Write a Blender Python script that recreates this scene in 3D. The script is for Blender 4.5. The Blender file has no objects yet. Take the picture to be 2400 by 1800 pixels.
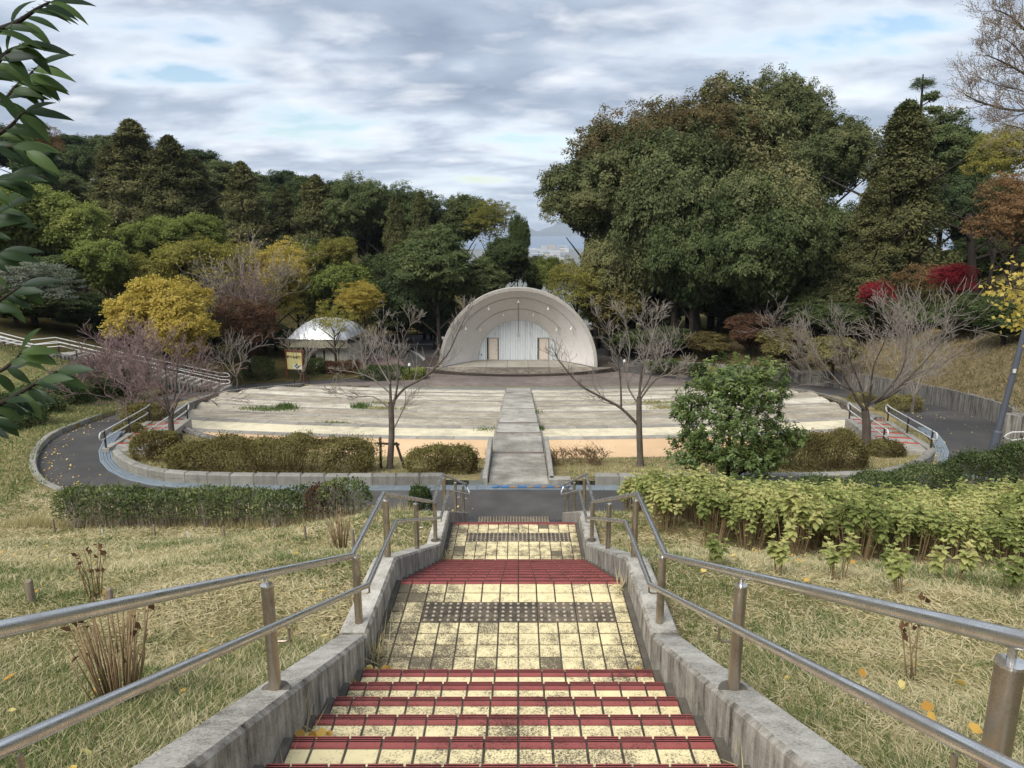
import bpy, bmesh, math, random
import numpy as np
from mathutils import Vector, Matrix, noise as mnoise
from mathutils.geometry import delaunay_2d_cdt
SC = bpy.context.scene
COL = SC.collection
rnd = random.Random(11)
rng = np.random.default_rng(5)

# ------------------------------------------------ camera, sky, sun, exposure
F_PX, PXC, PYC, HOR = 1665.0, 1215.0, 900.0, 538.0
TH = math.atan((PYC - HOR) / F_PX)
CT, ST = math.cos(TH), math.sin(TH)
CZ = 10.25                                   # camera height above the plaza
cam = bpy.data.cameras.new('camera'); camo = bpy.data.objects.new('camera', cam); COL.objects.link(camo)
camo.location = (0, 0, CZ); camo.rotation_euler = (math.pi / 2 - TH, 0, 0)
cam.sensor_width = 36; cam.lens = 36 * F_PX / 2400
cam.shift_x = -15 / 2400; cam.clip_start = 0.05; cam.clip_end = 60000
SC.camera = camo

SUN_EL, SUN_AZ = math.radians(48), math.radians(215)   # azimuth clockwise from +Y: behind and left of the camera
world = bpy.data.worlds.new('World'); SC.world = world; world.use_nodes = True
wn, wl = world.node_tree.nodes, world.node_tree.links
wn.clear()
def N(nt, t, **k):
    n = nt.nodes.new(t)
    for a, v in k.items():
        if a.startswith('i_'):
            key = a[2:]
            key = int(key) if key.isdigit() else key.replace('_', ' ')
            n.inputs[key].default_value = v
        else: setattr(n, a, v)
    return n
def Lk(nt, a, b): nt.links.new(a, b)
def ramp(nt, fac, stops, interp='LINEAR'):
    r = nt.nodes.new('ShaderNodeValToRGB'); r.color_ramp.interpolation = interp
    el = r.color_ramp.elements
    while len(el) < len(stops): el.new(0.5)
    for e, (p, c) in zip(el, stops):
        e.position = p; e.color = (c, c, c, 1) if isinstance(c, (int, float)) else (*c[:3], 1)
    if fac is not None: nt.links.new(fac, r.inputs[0])
    return r
def math_(nt, op, a, b=None, clamp=False):
    m = nt.nodes.new('ShaderNodeMath'); m.operation = op; m.use_clamp = clamp
    for i, v in enumerate((a, b)):
        if v is None: continue
        if isinstance(v, (int, float)): m.inputs[i].default_value = v
        else: nt.links.new(v, m.inputs[i])
    return m.outputs[0]
def mixc(nt, fac, a, b, mode='MIX'):
    m = nt.nodes.new('ShaderNodeMix'); m.data_type = 'RGBA'; m.blend_type = mode
    for i, v in ((0, fac), (6, a), (7, b)):
        if isinstance(v, (int, float)): m.inputs[i].default_value = v
        elif isinstance(v, (tuple, list)): m.inputs[i].default_value = (*v[:3], 1)
        else: nt.links.new(v, m.inputs[i])
    return m.outputs[2]

def build_world():
    nt = world.node_tree
    out = N(nt, 'ShaderNodeOutputWorld')
    sky = N(nt, 'ShaderNodeTexSky', sky_type='NISHITA', sun_disc=False, sun_elevation=SUN_EL, sun_rotation=SUN_AZ, air_density=1.2, dust_density=1.5)
    tc = N(nt, 'ShaderNodeTexCoord')
    sep = N(nt, 'ShaderNodeSeparateXYZ'); Lk(nt, tc.outputs['Generated'], sep.inputs[0])
    z = math_(nt, 'MAXIMUM', sep.outputs[2], 0.0)
    zz = math_(nt, 'ADD', z, 0.19)
    u = math_(nt, 'DIVIDE', sep.outputs[0], zz); v = math_(nt, 'DIVIDE', sep.outputs[1], zz)
    cmb = N(nt, 'ShaderNodeCombineXYZ'); Lk(nt, u, cmb.inputs[0]); Lk(nt, v, cmb.inputs[1])
    mp = N(nt, 'ShaderNodeMapping'); Lk(nt, cmb.outputs[0], mp.inputs[0])
    mp.inputs['Rotation'].default_value = (0, 0, math.radians(8)); mp.inputs['Scale'].default_value = (1.25, 1.7, 1)
    mp.inputs['Location'].default_value = (3.1, 1.7, 0)
    # cloud cover (mostly closed, few gaps) and thickness
    n1 = N(nt, 'ShaderNodeTexNoise', i_Scale=1.15, i_Detail=7.0, i_Roughness=0.5, i_Distortion=0.15); Lk(nt, mp.outputs[0], n1.inputs['Vector'])
    mp2 = N(nt, 'ShaderNodeMapping'); Lk(nt, mp.outputs[0], mp2.inputs[0]); mp2.inputs['Location'].default_value = (9.0, 4.0, 0)
    n2 = N(nt, 'ShaderNodeTexNoise', i_Scale=0.42, i_Detail=4.0, i_Roughness=0.5); Lk(nt, mp2.outputs[0], n2.inputs['Vector'])
    n3 = N(nt, 'ShaderNodeTexNoise', i_Scale=2.6, i_Detail=6.0, i_Roughness=0.5, i_Distortion=0.2); Lk(nt, mp2.outputs[0], n3.inputs['Vector'])
    a = math_(nt, 'ADD', math_(nt, 'MULTIPLY', n1.outputs[0], 0.55), math_(nt, 'MULTIPLY', n2.outputs[0], 0.45))
    a = math_(nt, 'ADD', a, math_(nt, 'MULTIPLY', math_(nt, 'SUBTRACT', n3.outputs[0], 0.5), 0.16))
    cover = ramp(nt, a, [(0.385, 0.0), (0.44, 1.0)])
    shade = ramp(nt, a, [(0.38, (0.78, 0.82, 0.88)), (0.44, (0.58, 0.64, 0.72)), (0.50, (0.37, 0.43, 0.53)), (0.60, (0.24, 0.29, 0.38))])
    # bright sunlit rims from the finer noise
    rim = ramp(nt, n3.outputs[0], [(0.50, 0.0), (0.72, 1.0)])
    cc = mixc(nt, math_(nt, 'MULTIPLY', rim.outputs[0], 0.62), shade.outputs[0], (0.86, 0.88, 0.91))
    # thin pale haze low over the horizon
    low = ramp(nt, z, [(0.0, 1.0), (0.10, 0.0)])
    cc = mixc(nt, math_(nt, 'MULTIPLY', low.outputs[0], 0.55), cc, (0.60, 0.71, 0.82))
    skyc = N(nt, 'ShaderNodeVectorMath', operation='SCALE'); Lk(nt, sky.outputs[0], skyc.inputs[0]); skyc.inputs['Scale'].default_value = 0.13
    col = mixc(nt, math_(nt, 'MULTIPLY', cover.outputs[0], 0.97), skyc.outputs[0], cc)
    bg = N(nt, 'ShaderNodeBackground', i_Strength=SKY_STRENGTH); Lk(nt, col, bg.inputs[0])
    Lk(nt, bg.outputs[0], out.inputs[0])
SKY_STRENGTH = 0.86
build_world()
world.cycles.sampling_method = 'MANUAL'; world.cycles.sample_map_resolution = 512

sun = bpy.data.lights.new('sun', 'SUN'); suno = bpy.data.objects.new('sun', sun); COL.objects.link(suno)
sun.energy = 2.4; sun.angle = math.radians(38); sun.color = (1.0, 0.95, 0.87)
sd = Vector((math.sin(SUN_AZ) * math.cos(SUN_EL), math.cos(SUN_AZ) * math.cos(SUN_EL), math.sin(SUN_EL)))
suno.rotation_euler = sd.to_track_quat('Z', 'Y').to_euler(); suno.location = (0, 0, 60)

vs = SC.view_settings
vs.view_transform = 'Standard'; vs.look = 'None'; vs.gamma = 1; vs.exposure = 0.70
vs.use_curve_mapping = False
SC.render.engine = 'CYCLES'
cy = SC.cycles
cy.use_denoising = True; cy.use_adaptive_sampling = True; cy.adaptive_threshold = 0.02
cy.max_bounces = 5; cy.diffuse_bounces = 3; cy.glossy_bounces = 2; cy.transmission_bounces = 3; cy.transparent_max_bounces = 6; cy.volume_bounces = 0
cy.caustics_reflective = False; cy.caustics_refractive = False

# ------------------------------------------------ helpers
def ray(px, py):
    u = (px - PXC) / F_PX; v = (py - PYC) / F_PX
    return Vector((u, CT - v * ST, -ST - v * CT))
def P(px, py, h):                 # point seen at a pixel, lying h below the eye
    r = ray(px, py); t = h / -r.z
    return Vector((r.x * t, r.y * t, CZ - h))
def PD(px, py, D):                # point seen at a pixel, D metres ahead
    r = ray(px, py); t = D / r.y
    return Vector((r.x * t, D, CZ + r.z * t))
def HZ(h): return CZ - h

def link(name, me, m=None, parent=None):
    o = bpy.data.objects.new(name, me); COL.objects.link(o)
    if m is not None and me is not None and not me.materials:
        me.materials.append(m)
    if parent is not None: o.parent = parent
    return o
def tag(o, label=None, cat=None, group=None, kind=None):
    if label: o['label'] = label
    if cat: o['category'] = cat
    if group: o['group'] = group
    if kind: o['kind'] = kind
    return o
def thing(name, label, cat, loc=(0, 0, 0), rz=0.0, group=None):
    o = bpy.data.objects.new(name, None); COL.objects.link(o)
    o.location = loc; o.rotation_euler = (0, 0, rz); o.empty_display_size = 0.1
    return tag(o, label, cat, group)
def copy_tree(o, parent=None, loc=None, rz=None, sc=None, label=None, group=None):
    c = o.copy(); COL.objects.link(c)
    if parent is not None: c.parent = parent
    if loc is not None: c.location = loc
    if rz is not None: c.rotation_euler = (0, 0, rz)
    if sc is not None: c.scale = (sc if isinstance(sc, (tuple, list)) else (sc, sc, sc))
    if label: c['label'] = label
    if group: c['group'] = group
    for ch in KIDS.get(o.name, ()):
        copy_tree(ch, c)
        KIDS.setdefault(c.name, [])
    return c
KIDS = {}
def kid(parent, o): KIDS.setdefault(parent.name, []).append(o); return o

class MB:
    def __init__(s): s.v = []; s.f = []; s.mi = []
    def add(s, vs, fs, mi=0):
        n = len(s.v); s.v.extend([tuple(q) for q in vs]); s.f.extend([tuple(i + n for i in f) for f in fs]); s.mi.extend([mi] * len(fs)); return s
    def box(s, a, b, mi=0, M=None):
        x0, y0, z0 = a; x1, y1, z1 = b
        vs = [Vector(q) for q in ((x0,y0,z0),(x1,y0,z0),(x1,y1,z0),(x0,y1,z0),(x0,y0,z1),(x1,y0,z1),(x1,y1,z1),(x0,y1,z1))]
        if M is not None: vs = [M @ q for q in vs]
        return s.add(vs, [(0,3,2,1),(4,5,6,7),(0,1,5,4),(1,2,6,5),(2,3,7,6),(3,0,4,7)], mi)
    def cbox(s, a, b, c=0.01, mi=0, M=None):   # box with chamfered top edges
        x0, y0, z0 = a; x1, y1, z1 = b
        vs = [Vector(q) for q in ((x0,y0,z0),(x1,y0,z0),(x1,y1,z0),(x0,y1,z0),(x0,y0,z1-c),(x1,y0,z1-c),(x1,y1,z1-c),(x0,y1,z1-c),
              (x0+c,y0+c,z1),(x1-c,y0+c,z1),(x1-c,y1-c,z1),(x0+c,y1-c,z1))]
        if M is not None: vs = [M @ q for q in vs]
        return s.add(vs, [(0,3,2,1),(0,1,5,4),(1,2,6,5),(2,3,7,6),(3,0,4,7),(4,5,9,8),(5,6,10,9),(6,7,11,10),(7,4,8,11),(8,9,10,11)], mi)
    def tube(s, pts, rad, n=8, cap=True, mi=0):
        pts = [Vector(p) for p in pts]
        if isinstance(rad, (int, float)): rad = [rad] * len(pts)
        base = len(s.v); prev = None
        for i, p in enumerate(pts):
            if i == 0: d = pts[1] - p
            elif i == len(pts) - 1: d = p - pts[i-1]
            else: d = (pts[i+1] - p).normalized() + (p - pts[i-1]).normalized()
            if d.length < 1e-9: d = Vector((0, 0, 1))
            d.normalize()
            if prev is None:
                a = Vector((0, 0, 1)) if abs(d.z) < 0.9 else Vector((1, 0, 0))
                u = d.cross(a).normalized()
            else:
                u = (prev - d * prev.dot(d))
                u = u.normalized() if u.length > 1e-6 else d.cross(Vector((1, 0, 0))).normalized()
            prev = u; w = d.cross(u)
            r = rad[i]
            if 0 < i < len(pts) - 1:
                cs = (pts[i+1] - p).normalized().dot((p - pts[i-1]).normalized())
                k = 1 / max(0.6, math.sqrt(max(0.0, (1 + cs) / 2)))
            else: k = 1
            for j in range(n):
                t = 2 * math.pi * j / n
                s.v.append(tuple(p + (u * math.cos(t) + w * math.sin(t)) * r * (k if k < 1.3 else 1.3)))
        for i in range(len(pts) - 1):
            for j in range(n):
                a = base + i * n + j; b = base + i * n + (j + 1) % n
                s.f.append((a, b, b + n, a + n)); s.mi.append(mi)
        if cap:
            s.f.append(tuple(base + j for j in reversed(range(n)))); s.mi.append(mi)
            e = base + (len(pts) - 1) * n
            s.f.append(tuple(e + j for j in range(n))); s.mi.append(mi)
        return s
    def mesh(s, name, smooth=False, mats=None):
        me = bpy.data.meshes.new(name); me.from_pydata(s.v, [], s.f); me.validate(clean_customdata=False)
        if mats:
            for m in mats: me.materials.append(m)
        if len(me.polygons) == len(s.mi) and any(s.mi): me.polygons.foreach_set('material_index', s.mi)
        if smooth: me.polygons.foreach_set('use_smooth', [True] * len(me.polygons))
        me.update(); return me
    def build(s, name, m, parent=None, smooth=False):
        mats = m if isinstance(m, (list, tuple)) else [m]
        o = link(name, s.mesh(name, smooth, mats), None, parent)
        if parent is not None: kid(parent, o)
        return o
def smooth_shade(o, ang=40):
    me = o.data; me.polygons.foreach_set('use_smooth', [True] * len(me.polygons))
    try: me.set_sharp_from_angle(angle=math.radians(ang))
    except Exception: pass
def catmull(pts, n=6, closed=False):
    pts = [Vector(p) for p in pts]; out = []
    m = len(pts)
    for i in range(m if closed else m - 1):
        p0 = pts[(i-1) % m] if (closed or i > 0) else pts[0]
        p1 = pts[i]; p2 = pts[(i+1) % m]
        p3 = pts[(i+2) % m] if (closed or i + 2 < m) else pts[-1]
        for k in range(n):
            t = k / n
            out.append(0.5 * ((2*p1) + (p2-p0)*t + (2*p0-5*p1+4*p2-p3)*t*t + (3*p1-p0-3*p2+p3)*t**3))
    if not closed: out.append(pts[-1])
    return out
def resample(pts, step):
    out = [pts[0].copy()]; acc = 0.0
    L = sum((b - a).length for a, b in zip(pts, pts[1:])); n = max(1, round(L / step)); st = L / n
    need = st; 
    for a, b in zip(pts, pts[1:]):
        seg = (b - a).length
        while acc + seg >= need - 1e-7 and len(out) <= n:
            out.append(a.lerp(b, (need - acc) / seg)); need += st
        acc += seg
    if len(out) < n + 1: out.append(pts[-1].copy())
    return out
def offset2(pts, d):       # offset an open XY polyline to its left by d
    out = []
    for i, p in enumerate(pts):
        a = pts[max(0, i-1)]; b = pts[min(len(pts)-1, i+1)]
        t = Vector((b.x - a.x, b.y - a.y, 0)).normalized()
        out.append(Vector((p.x - t.y * d, p.y + t.x * d, p.z)))
    return out

# ------------------------------------------------ materials
MATS = {}
def coords(nt, kind='pos', scale=(1, 1, 1)):
    if kind == 'pos':
        g = nt.nodes.new('ShaderNodeNewGeometry'); o = g.outputs['Position']
    else:
        g = nt.nodes.new('ShaderNodeTexCoord'); o = g.outputs['Object']
    if scale != (1, 1, 1):
        mp = nt.nodes.new('ShaderNodeMapping'); mp.inputs['Scale'].default_value = scale
        nt.links.new(o, mp.inputs[0]); o = mp.outputs[0]
    return o
def newmat(name):
    m = bpy.data.materials.new(name); m.use_nodes = True; nt = m.node_tree; nt.nodes.clear()
    out = nt.nodes.new('ShaderNodeOutputMaterial'); MATS[name] = m
    return m, nt, out
def noise_(nt, vec, scale, detail=4, rough=0.55, dist=0.0):
    n = nt.nodes.new('ShaderNodeTexNoise'); n.inputs['Scale'].default_value = scale; n.inputs['Detail'].default_value = detail
    n.inputs['Roughness'].default_value = rough; n.inputs['Distortion'].default_value = dist
    nt.links.new(vec, n.inputs['Vector']); return n.outputs[0]
def stone(name, stops, scale=3.0, rough=0.9, bump=0.3, fine=60.0, fine_amt=0.25, big=0.4, big_amt=0.35, vec_scale=(1,1,1), streak=0.0, spec=0.25, metal=0.0, objrand=0.0, bump_d=0.01):
    m, nt, out = newmat(name)
    v = coords(nt, 'pos', vec_scale)
    a = noise_(nt, v, scale, 6, 0.62)
    b = noise_(nt, v, fine, 3, 0.6)
    c = noise_(nt, v, big, 3, 0.5)
    t = math_(nt, 'ADD', math_(nt, 'MULTIPLY', a, 1 - fine_amt - big_amt), math_(nt, 'ADD', math_(nt, 'MULTIPLY', b, fine_amt), math_(nt, 'MULTIPLY', c, big_amt)))
    if streak:
        vs_ = coords(nt, 'pos', (9, 9, 0.5))
        t = math_(nt, 'ADD', math_(nt, 'MULTIPLY', t, 1 - streak), math_(nt, 'MULTIPLY', noise_(nt, vs_, 1.3, 4, 0.65), streak))
    if objrand:
        oi = nt.nodes.new('ShaderNodeObjectInfo')
        t = math_(nt, 'ADD', t, math_(nt, 'MULTIPLY', math_(nt, 'SUBTRACT', oi.outputs['Random'], 0.5), objrand))
    r = ramp(nt, t, stops)
    bs = nt.nodes.new('ShaderNodeBsdfPrincipled'); nt.links.new(r.outputs[0], bs.inputs['Base Color'])
    bs.inputs['Roughness'].default_value = rough; bs.inputs['Specular IOR Level'].default_value = spec; bs.inputs['Metallic'].default_value = metal
    if bump:
        bp = nt.nodes.new('ShaderNodeBump'); bp.inputs['Strength'].default_value = bump; bp.inputs['Distance'].default_value = bump_d
        nt.links.new(math_(nt, 'ADD', b, math_(nt, 'MULTIPLY', a, 0.7)), bp.inputs['Height']); nt.links.new(bp.outputs[0], bs.inputs['Normal'])
    nt.links.new(bs.outputs[0], out.inputs[0])
    return m
def c3(r, g, b, k=1.0):        # sRGB 0-255 -> linear
    f = lambda q: ((q / 255 + 0.055) / 1.055) ** 2.4 if q > 10 else q / 255 / 12.92
    return (f(r) * k, f(g) * k, f(b) * k)
M_conc = stone('curb_concrete', [(0.30, c3(88,85,78)), (0.45, c3(138,134,125)), (0.55, c3(164,160,150)), (0.70, c3(190,186,176))], scale=5, fine=140, fine_amt=0.4, big_amt=0.2, bump=0.7, bump_d=0.004, streak=0.25)
M_conc_dark = stone('stained_concrete', [(0.34, c3(56,53,49)), (0.45, c3(104,100,93)), (0.54, c3(142,137,128)), (0.68, c3(172,167,156))], scale=2.5, fine=40, fine_amt=0.2, big_amt=0.15, bump=0.4, streak=0.6)
M_kerb = stone('kerb_concrete', [(0.3, c3(92,90,84)), (0.5, c3(138,136,128)), (0.7, c3(168,165,156))], scale=4, fine=90, bump=0.4, objrand=0.14, streak=0.25)
M_asph = stone('asphalt', [(0.34, c3(56,55,54)), (0.48, c3(74,72,70)), (0.58, c3(94,91,87)), (0.68, c3(124,120,112))], scale=1.6, fine=110, fine_amt=0.4, big=0.3, big_amt=0.4, bump=0.5, rough=0.85)
M_slab = stone('path_slab', [(0.36, c3(112,107,98)), (0.47, c3(150,145,134)), (0.55, c3(176,171,160)), (0.66, c3(204,199,188))], scale=4, fine=45, fine_amt=0.4, big=1.2, bump=0.4, objrand=0.10)
M_channel = stone('channel_mortar', [(0.3, c3(62,58,52)), (0.5, c3(94,89,80)), (0.7, c3(128,122,110))], scale=9, fine=120, bump=0.4)
M_orange = stone('orange_gravel_paving', [(0.3, c3(186,152,116)), (0.5, c3(214,180,140)), (0.7, c3(228,198,160))], scale=1.2, fine=120, fine_amt=0.35, big_amt=0.3, bump=0.3)
M_cream = stone('cream_gravel_paving', [(0.36, c3(146,138,122)), (0.45, c3(196,186,160)), (0.54, c3(218,207,176)), (0.7, c3(226,217,190))], scale=2.2, fine=60, fine_amt=0.3, big_amt=0.3, bump=0.3)
M_terr = stone('weathered_terrace', [(0.34, c3(126,118,105)), (0.44, c3(158,149,132)), (0.51, c3(188,179,161)), (0.58, c3(210,202,184)), (0.7, c3(224,216,200))], scale=2.6, fine=22, fine_amt=0.3, big=0.5, big_amt=0.3, vec_scale=(0.55, 1.15, 1), bump=0.3)
M_terr_b = stone('brown_weathered_terrace', [(0.34, c3(120,111,98)), (0.46, c3(148,138,121)), (0.54, c3(172,162,144)), (0.64, c3(204,196,178))], scale=2.8, fine=22, fine_amt=0.3, big=0.5, big_amt=0.3, vec_scale=(0.55, 1.15, 1), bump=0.3)
M_edge = stone('terrace_edging', [(0.3, c3(112,108,100)), (0.5, c3(146,141,131)), (0.72, c3(182,177,165))], scale=3, fine=60, bump=0.3, objrand=0.12)
M_brickp = stone('brown_paver', [(0.3, c3(84,75,70)), (0.5, c3(116,105,98)), (0.7, c3(150,140,130))], scale=2, fine=20, big=0.3, big_amt=0.4, bump=0.2, rough=0.8)
M_pinkp = stone('pink_paver', [(0.3, c3(112,92,92)), (0.5, c3(140,118,116)), (0.7, c3(166,146,142))], scale=2, fine=20, big=0.3, bump=0.2)
M_steel = None
def metal(name, col, rough=0.32, grime=None):
    m, nt, out = newmat(name)
    v = coords(nt, 'pos')
    a = noise_(nt, v, 7, 5, 0.6); b = noise_(nt, v, 240, 2, 0.5)
    t = math_(nt, 'ADD', math_(nt, 'MULTIPLY', a, 0.7), math_(nt, 'MULTIPLY', b, 0.3))
    g = grime or tuple(q * 0.45 for q in col)
    r = ramp(nt, t, [(0.36, g), (0.56, col)])
    bs = nt.nodes.new('ShaderNodeBsdfPrincipled'); nt.links.new(r.outputs[0], bs.inputs['Base Color'])
    bs.inputs['Metallic'].default_value = 0.9
    rr = ramp(nt, t, [(0.35, rough + 0.22), (0.6, rough)]); nt.links.new(rr.outputs[0], bs.inputs['Roughness'])
    nt.links.new(bs.outputs[0], out.inputs[0]); return m
M_steel = metal('brushed_steel', (0.70, 0.69, 0.67), 0.19, (0.52, 0.49, 0.45))
M_post = metal('weathered_steel_post', (0.46, 0.40, 0.32), 0.36, (0.28, 0.225, 0.165))
M_galv = stone('galvanised_grate', [(0.3, c3(118,130,140)), (0.7, c3(168,180,188))], scale=5, fine=40, bump=0.0, rough=0.5, spec=0.5, metal=0.35)
M_white_rail = stone('white_rail_paint', [(0.3, c3(176,176,172)), (0.7, c3(222,222,218))], fine=50, bump=0.0, rough=0.45, spec=0.5)
M_dkpost = stone('dark_brown_post', [(0.3, c3(44,40,38)), (0.7, c3(74,68,64))], fine=50, bump=0.1, rough=0.6)
def plain(name, col, rough=0.7, spec=0.3, metallic=0.0, var=0.15, scale=6.0, emis=None):
    return stone(name, [(0.3, tuple(q * (1 - var) for q in col)), (0.7, tuple(min(1, q * (1 + var)) for q in col))], scale=scale, rough=rough, bump=0.0, spec=spec, metal=metallic)

def tile_mat(name, base, dirt, lo=0.47, wear_dir=(1, 1, 1), objr=0.16, mask=True, rough=0.75):
    m, nt, out = newmat(name)
    v = coords(nt, 'pos')
    oi = nt.nodes.new('ShaderNodeObjectInfo')
    big = noise_(nt, v, 1.6, 3, 0.5)
    fine = noise_(nt, coords(nt, 'pos', wear_dir), 95, 4, 0.8, 0.6)
    med = noise_(nt, v, 11, 4, 0.6)
    t = math_(nt, 'ADD', math_(nt, 'MULTIPLY', fine, 0.54), math_(nt, 'ADD', math_(nt, 'MULTIPLY', big, 0.24), math_(nt, 'MULTIPLY', med, 0.22)))
    # per tile wear: a few tiles are nearly black, most clean
    pr = ramp(nt, oi.outputs['Random'], [(0.0, 0.0), (0.8, 0.12), (0.97, 0.4), (1.0, 1.0)])
    t = math_(nt, 'SUBTRACT', t, math_(nt, 'MULTIPLY', pr.outputs[0], objr))
    if mask:   # dirt gathers at the foot of the flight and along the left channel of the landings
        sp = nt.nodes.new('ShaderNodeSeparateXYZ'); nt.links.new(v, sp.inputs[0])
        ed = ramp(nt, math_(nt, 'ADD', math_(nt, 'MULTIPLY', sp.outputs[0], -1.0), -0.40), [(0.0, 0.0), (0.65, 1.0)])
        er = ramp(nt, math_(nt, 'SUBTRACT', sp.outputs[0], 0.62), [(0.0, 0.0), (0.3, 1.0)])
        fl = ramp(nt, math_(nt, 'DIVIDE', math_(nt, 'SUBTRACT', 5.15, sp.outputs[1]), 1.0), [(0.0, 0.0), (0.75, 1.0)])
        on = ramp(nt, math_(nt, 'SUBTRACT', sp.outputs[1], 3.9), [(0.19, 0.0), (0.21, 1.0)])
        sm = math_(nt, 'MULTIPLY', math_(nt, 'ADD', math_(nt, 'MULTIPLY', ed.outputs[0], 0.075), math_(nt, 'ADD', math_(nt, 'MULTIPLY', er.outputs[0], 0.05), math_(nt, 'MULTIPLY', fl.outputs[0], 0.03))), on.outputs[0])
        t = math_(nt, 'SUBTRACT', t, sm)
    msk = ramp(nt, t, [(lo - 0.055, 1.0), (lo + 0.02, 0.0)])
    bcol = ramp(nt, med, [(0.3, tuple(q * 0.9 for q in base)), (0.7, tuple(min(1, q * 1.06) for q in base))])
    col = mixc(nt, math_(nt, 'MULTIPLY', msk.outputs[0], 0.92), bcol.outputs[0], dirt)
    bs = nt.nodes.new('ShaderNodeBsdfPrincipled'); nt.links.new(col, bs.inputs['Base Color'])
    bs.inputs['Roughness'].default_value = rough; bs.inputs['Specular IOR Level'].default_value = 0.3
    bp = nt.nodes.new('ShaderNodeBump'); bp.inputs['Strength'].default_value = 0.3; bp.inputs['Distance'].default_value = 0.002; bp.invert = True
    nt.links.new(msk.outputs[0], bp.inputs['Height']); nt.links.new(bp.outputs[0], bs.inputs['Normal'])
    nt.links.new(bs.outputs[0], out.inputs[0]); return m
M_ytile = tile_mat('yellow_tile', c3(232,216,168), c3(80,71,60), lo=0.468)
M_rtile = tile_mat('red_nosing_tile', c3(152,84,79), c3(86,54,48), lo=0.452, objr=0.03, mask=False)
M_groove = plain('nosing_groove', c3(52,24,24))
M_tact = tile_mat('tactile_block', c3(120,108,92), c3(58,52,45), lo=0.53, objr=0.02, mask=False)
M_grout = stone('grout', [(0.3, c3(46,41,36)), (0.5, c3(70,64,56)), (0.72, c3(120,112,98))], scale=14, fine=120, bump=0.2)

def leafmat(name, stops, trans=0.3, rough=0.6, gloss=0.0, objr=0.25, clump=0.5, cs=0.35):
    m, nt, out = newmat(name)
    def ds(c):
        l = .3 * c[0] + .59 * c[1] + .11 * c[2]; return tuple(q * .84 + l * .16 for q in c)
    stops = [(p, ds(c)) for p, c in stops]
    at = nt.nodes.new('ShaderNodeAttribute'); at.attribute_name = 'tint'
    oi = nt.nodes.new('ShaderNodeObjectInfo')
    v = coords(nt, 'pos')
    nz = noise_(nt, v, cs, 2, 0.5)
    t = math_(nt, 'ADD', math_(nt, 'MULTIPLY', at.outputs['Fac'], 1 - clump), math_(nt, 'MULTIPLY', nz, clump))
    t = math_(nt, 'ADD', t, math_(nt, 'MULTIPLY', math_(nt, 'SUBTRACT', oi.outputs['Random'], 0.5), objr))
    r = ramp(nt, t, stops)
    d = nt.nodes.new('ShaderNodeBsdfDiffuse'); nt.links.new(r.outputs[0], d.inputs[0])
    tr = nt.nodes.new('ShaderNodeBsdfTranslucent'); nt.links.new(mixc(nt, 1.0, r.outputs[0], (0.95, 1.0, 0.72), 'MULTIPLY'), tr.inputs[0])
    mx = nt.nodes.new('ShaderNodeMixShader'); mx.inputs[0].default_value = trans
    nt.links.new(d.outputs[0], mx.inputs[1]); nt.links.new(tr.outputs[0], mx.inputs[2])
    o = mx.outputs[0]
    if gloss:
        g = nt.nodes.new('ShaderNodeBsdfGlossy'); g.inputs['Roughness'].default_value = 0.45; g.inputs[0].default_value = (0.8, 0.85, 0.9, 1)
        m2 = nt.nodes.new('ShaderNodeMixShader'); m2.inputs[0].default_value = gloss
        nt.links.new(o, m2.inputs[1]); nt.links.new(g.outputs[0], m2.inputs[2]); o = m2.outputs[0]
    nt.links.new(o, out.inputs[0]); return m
L_dark = leafmat('dark_evergreen_leaves', [(0.2, c3(60,76,44)), (0.5, c3(92,106,60)), (0.8, c3(126,134,80))])
L_deep = leafmat('deep_green_leaves', [(0.2, c3(54,70,46)), (0.5, c3(76,92,58)), (0.8, c3(102,118,74))])
L_olive = leafmat('olive_conifer_sprays', [(0.2, c3(66,72,42)), (0.5, c3(96,98,56)), (0.8, c3(128,124,74))], trans=0.2)
L_light = leafmat('light_green_leaves', [(0.2, c3(90,104,44)), (0.5, c3(126,138,60)), (0.8, c3(164,168,80))], trans=0.4)
L_ygreen = leafmat('yellow_green_leaves', [(0.2, c3(104,106,44)), (0.5, c3(142,138,56)), (0.8, c3(178,164,64))], trans=0.4)
L_yellow = leafmat('yellow_autumn_leaves', [(0.2, c3(160,142,44)), (0.5, c3(196,172,60)), (0.8, c3(222,200,88))], trans=0.45)
L_bigoak = leafmat('camphor_leaves', [(0.2, c3(68,78,48)), (0.42, c3(94,104,62)), (0.62, c3(120,122,74)), (0.85, c3(146,134,88))], trans=0.25, clump=0.6, cs=0.22)
L_rust = leafmat('rusty_leaf_tips', [(0.2, c3(100,84,52)), (0.5, c3(136,104,66)), (0.8, c3(164,126,84))], trans=0.35)
L_tips = leafmat('faded_leaf_tips', [(0.2, c3(84, 82, 50)), (0.5, c3(114, 100, 62)), (0.8, c3(142, 116, 76))], trans=0.3)
L_red = leafmat('red_maple_leaves', [(0.2, c3(108,26,38)), (0.5, c3(146,36,50)), (0.8, c3(172,58,64))], trans=0.4)
L_brown = leafmat('brown_shrub_leaves', [(0.2, c3(70,54,40)), (0.5, c3(98,70,52)), (0.8, c3(128,92,62))])
L_silver = leafmat('silver_leaves', [(0.2, c3(92,100,84)), (0.5, c3(124,130,112)), (0.8, c3(156,160,142))])
L_azalea = leafmat('azalea_leaves', [(0.2, c3(86,72,42)), (0.4, c3(112,102,54)), (0.62, c3(134,128,68)), (0.85, c3(160,146,88))], cs=5.0, trans=0.25)
L_leggy = leafmat('grey_green_leaves', [(0.2, c3(70,82,48)), (0.5, c3(104,118,66)), (0.8, c3(152,156,96))], cs=3.0)
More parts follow.
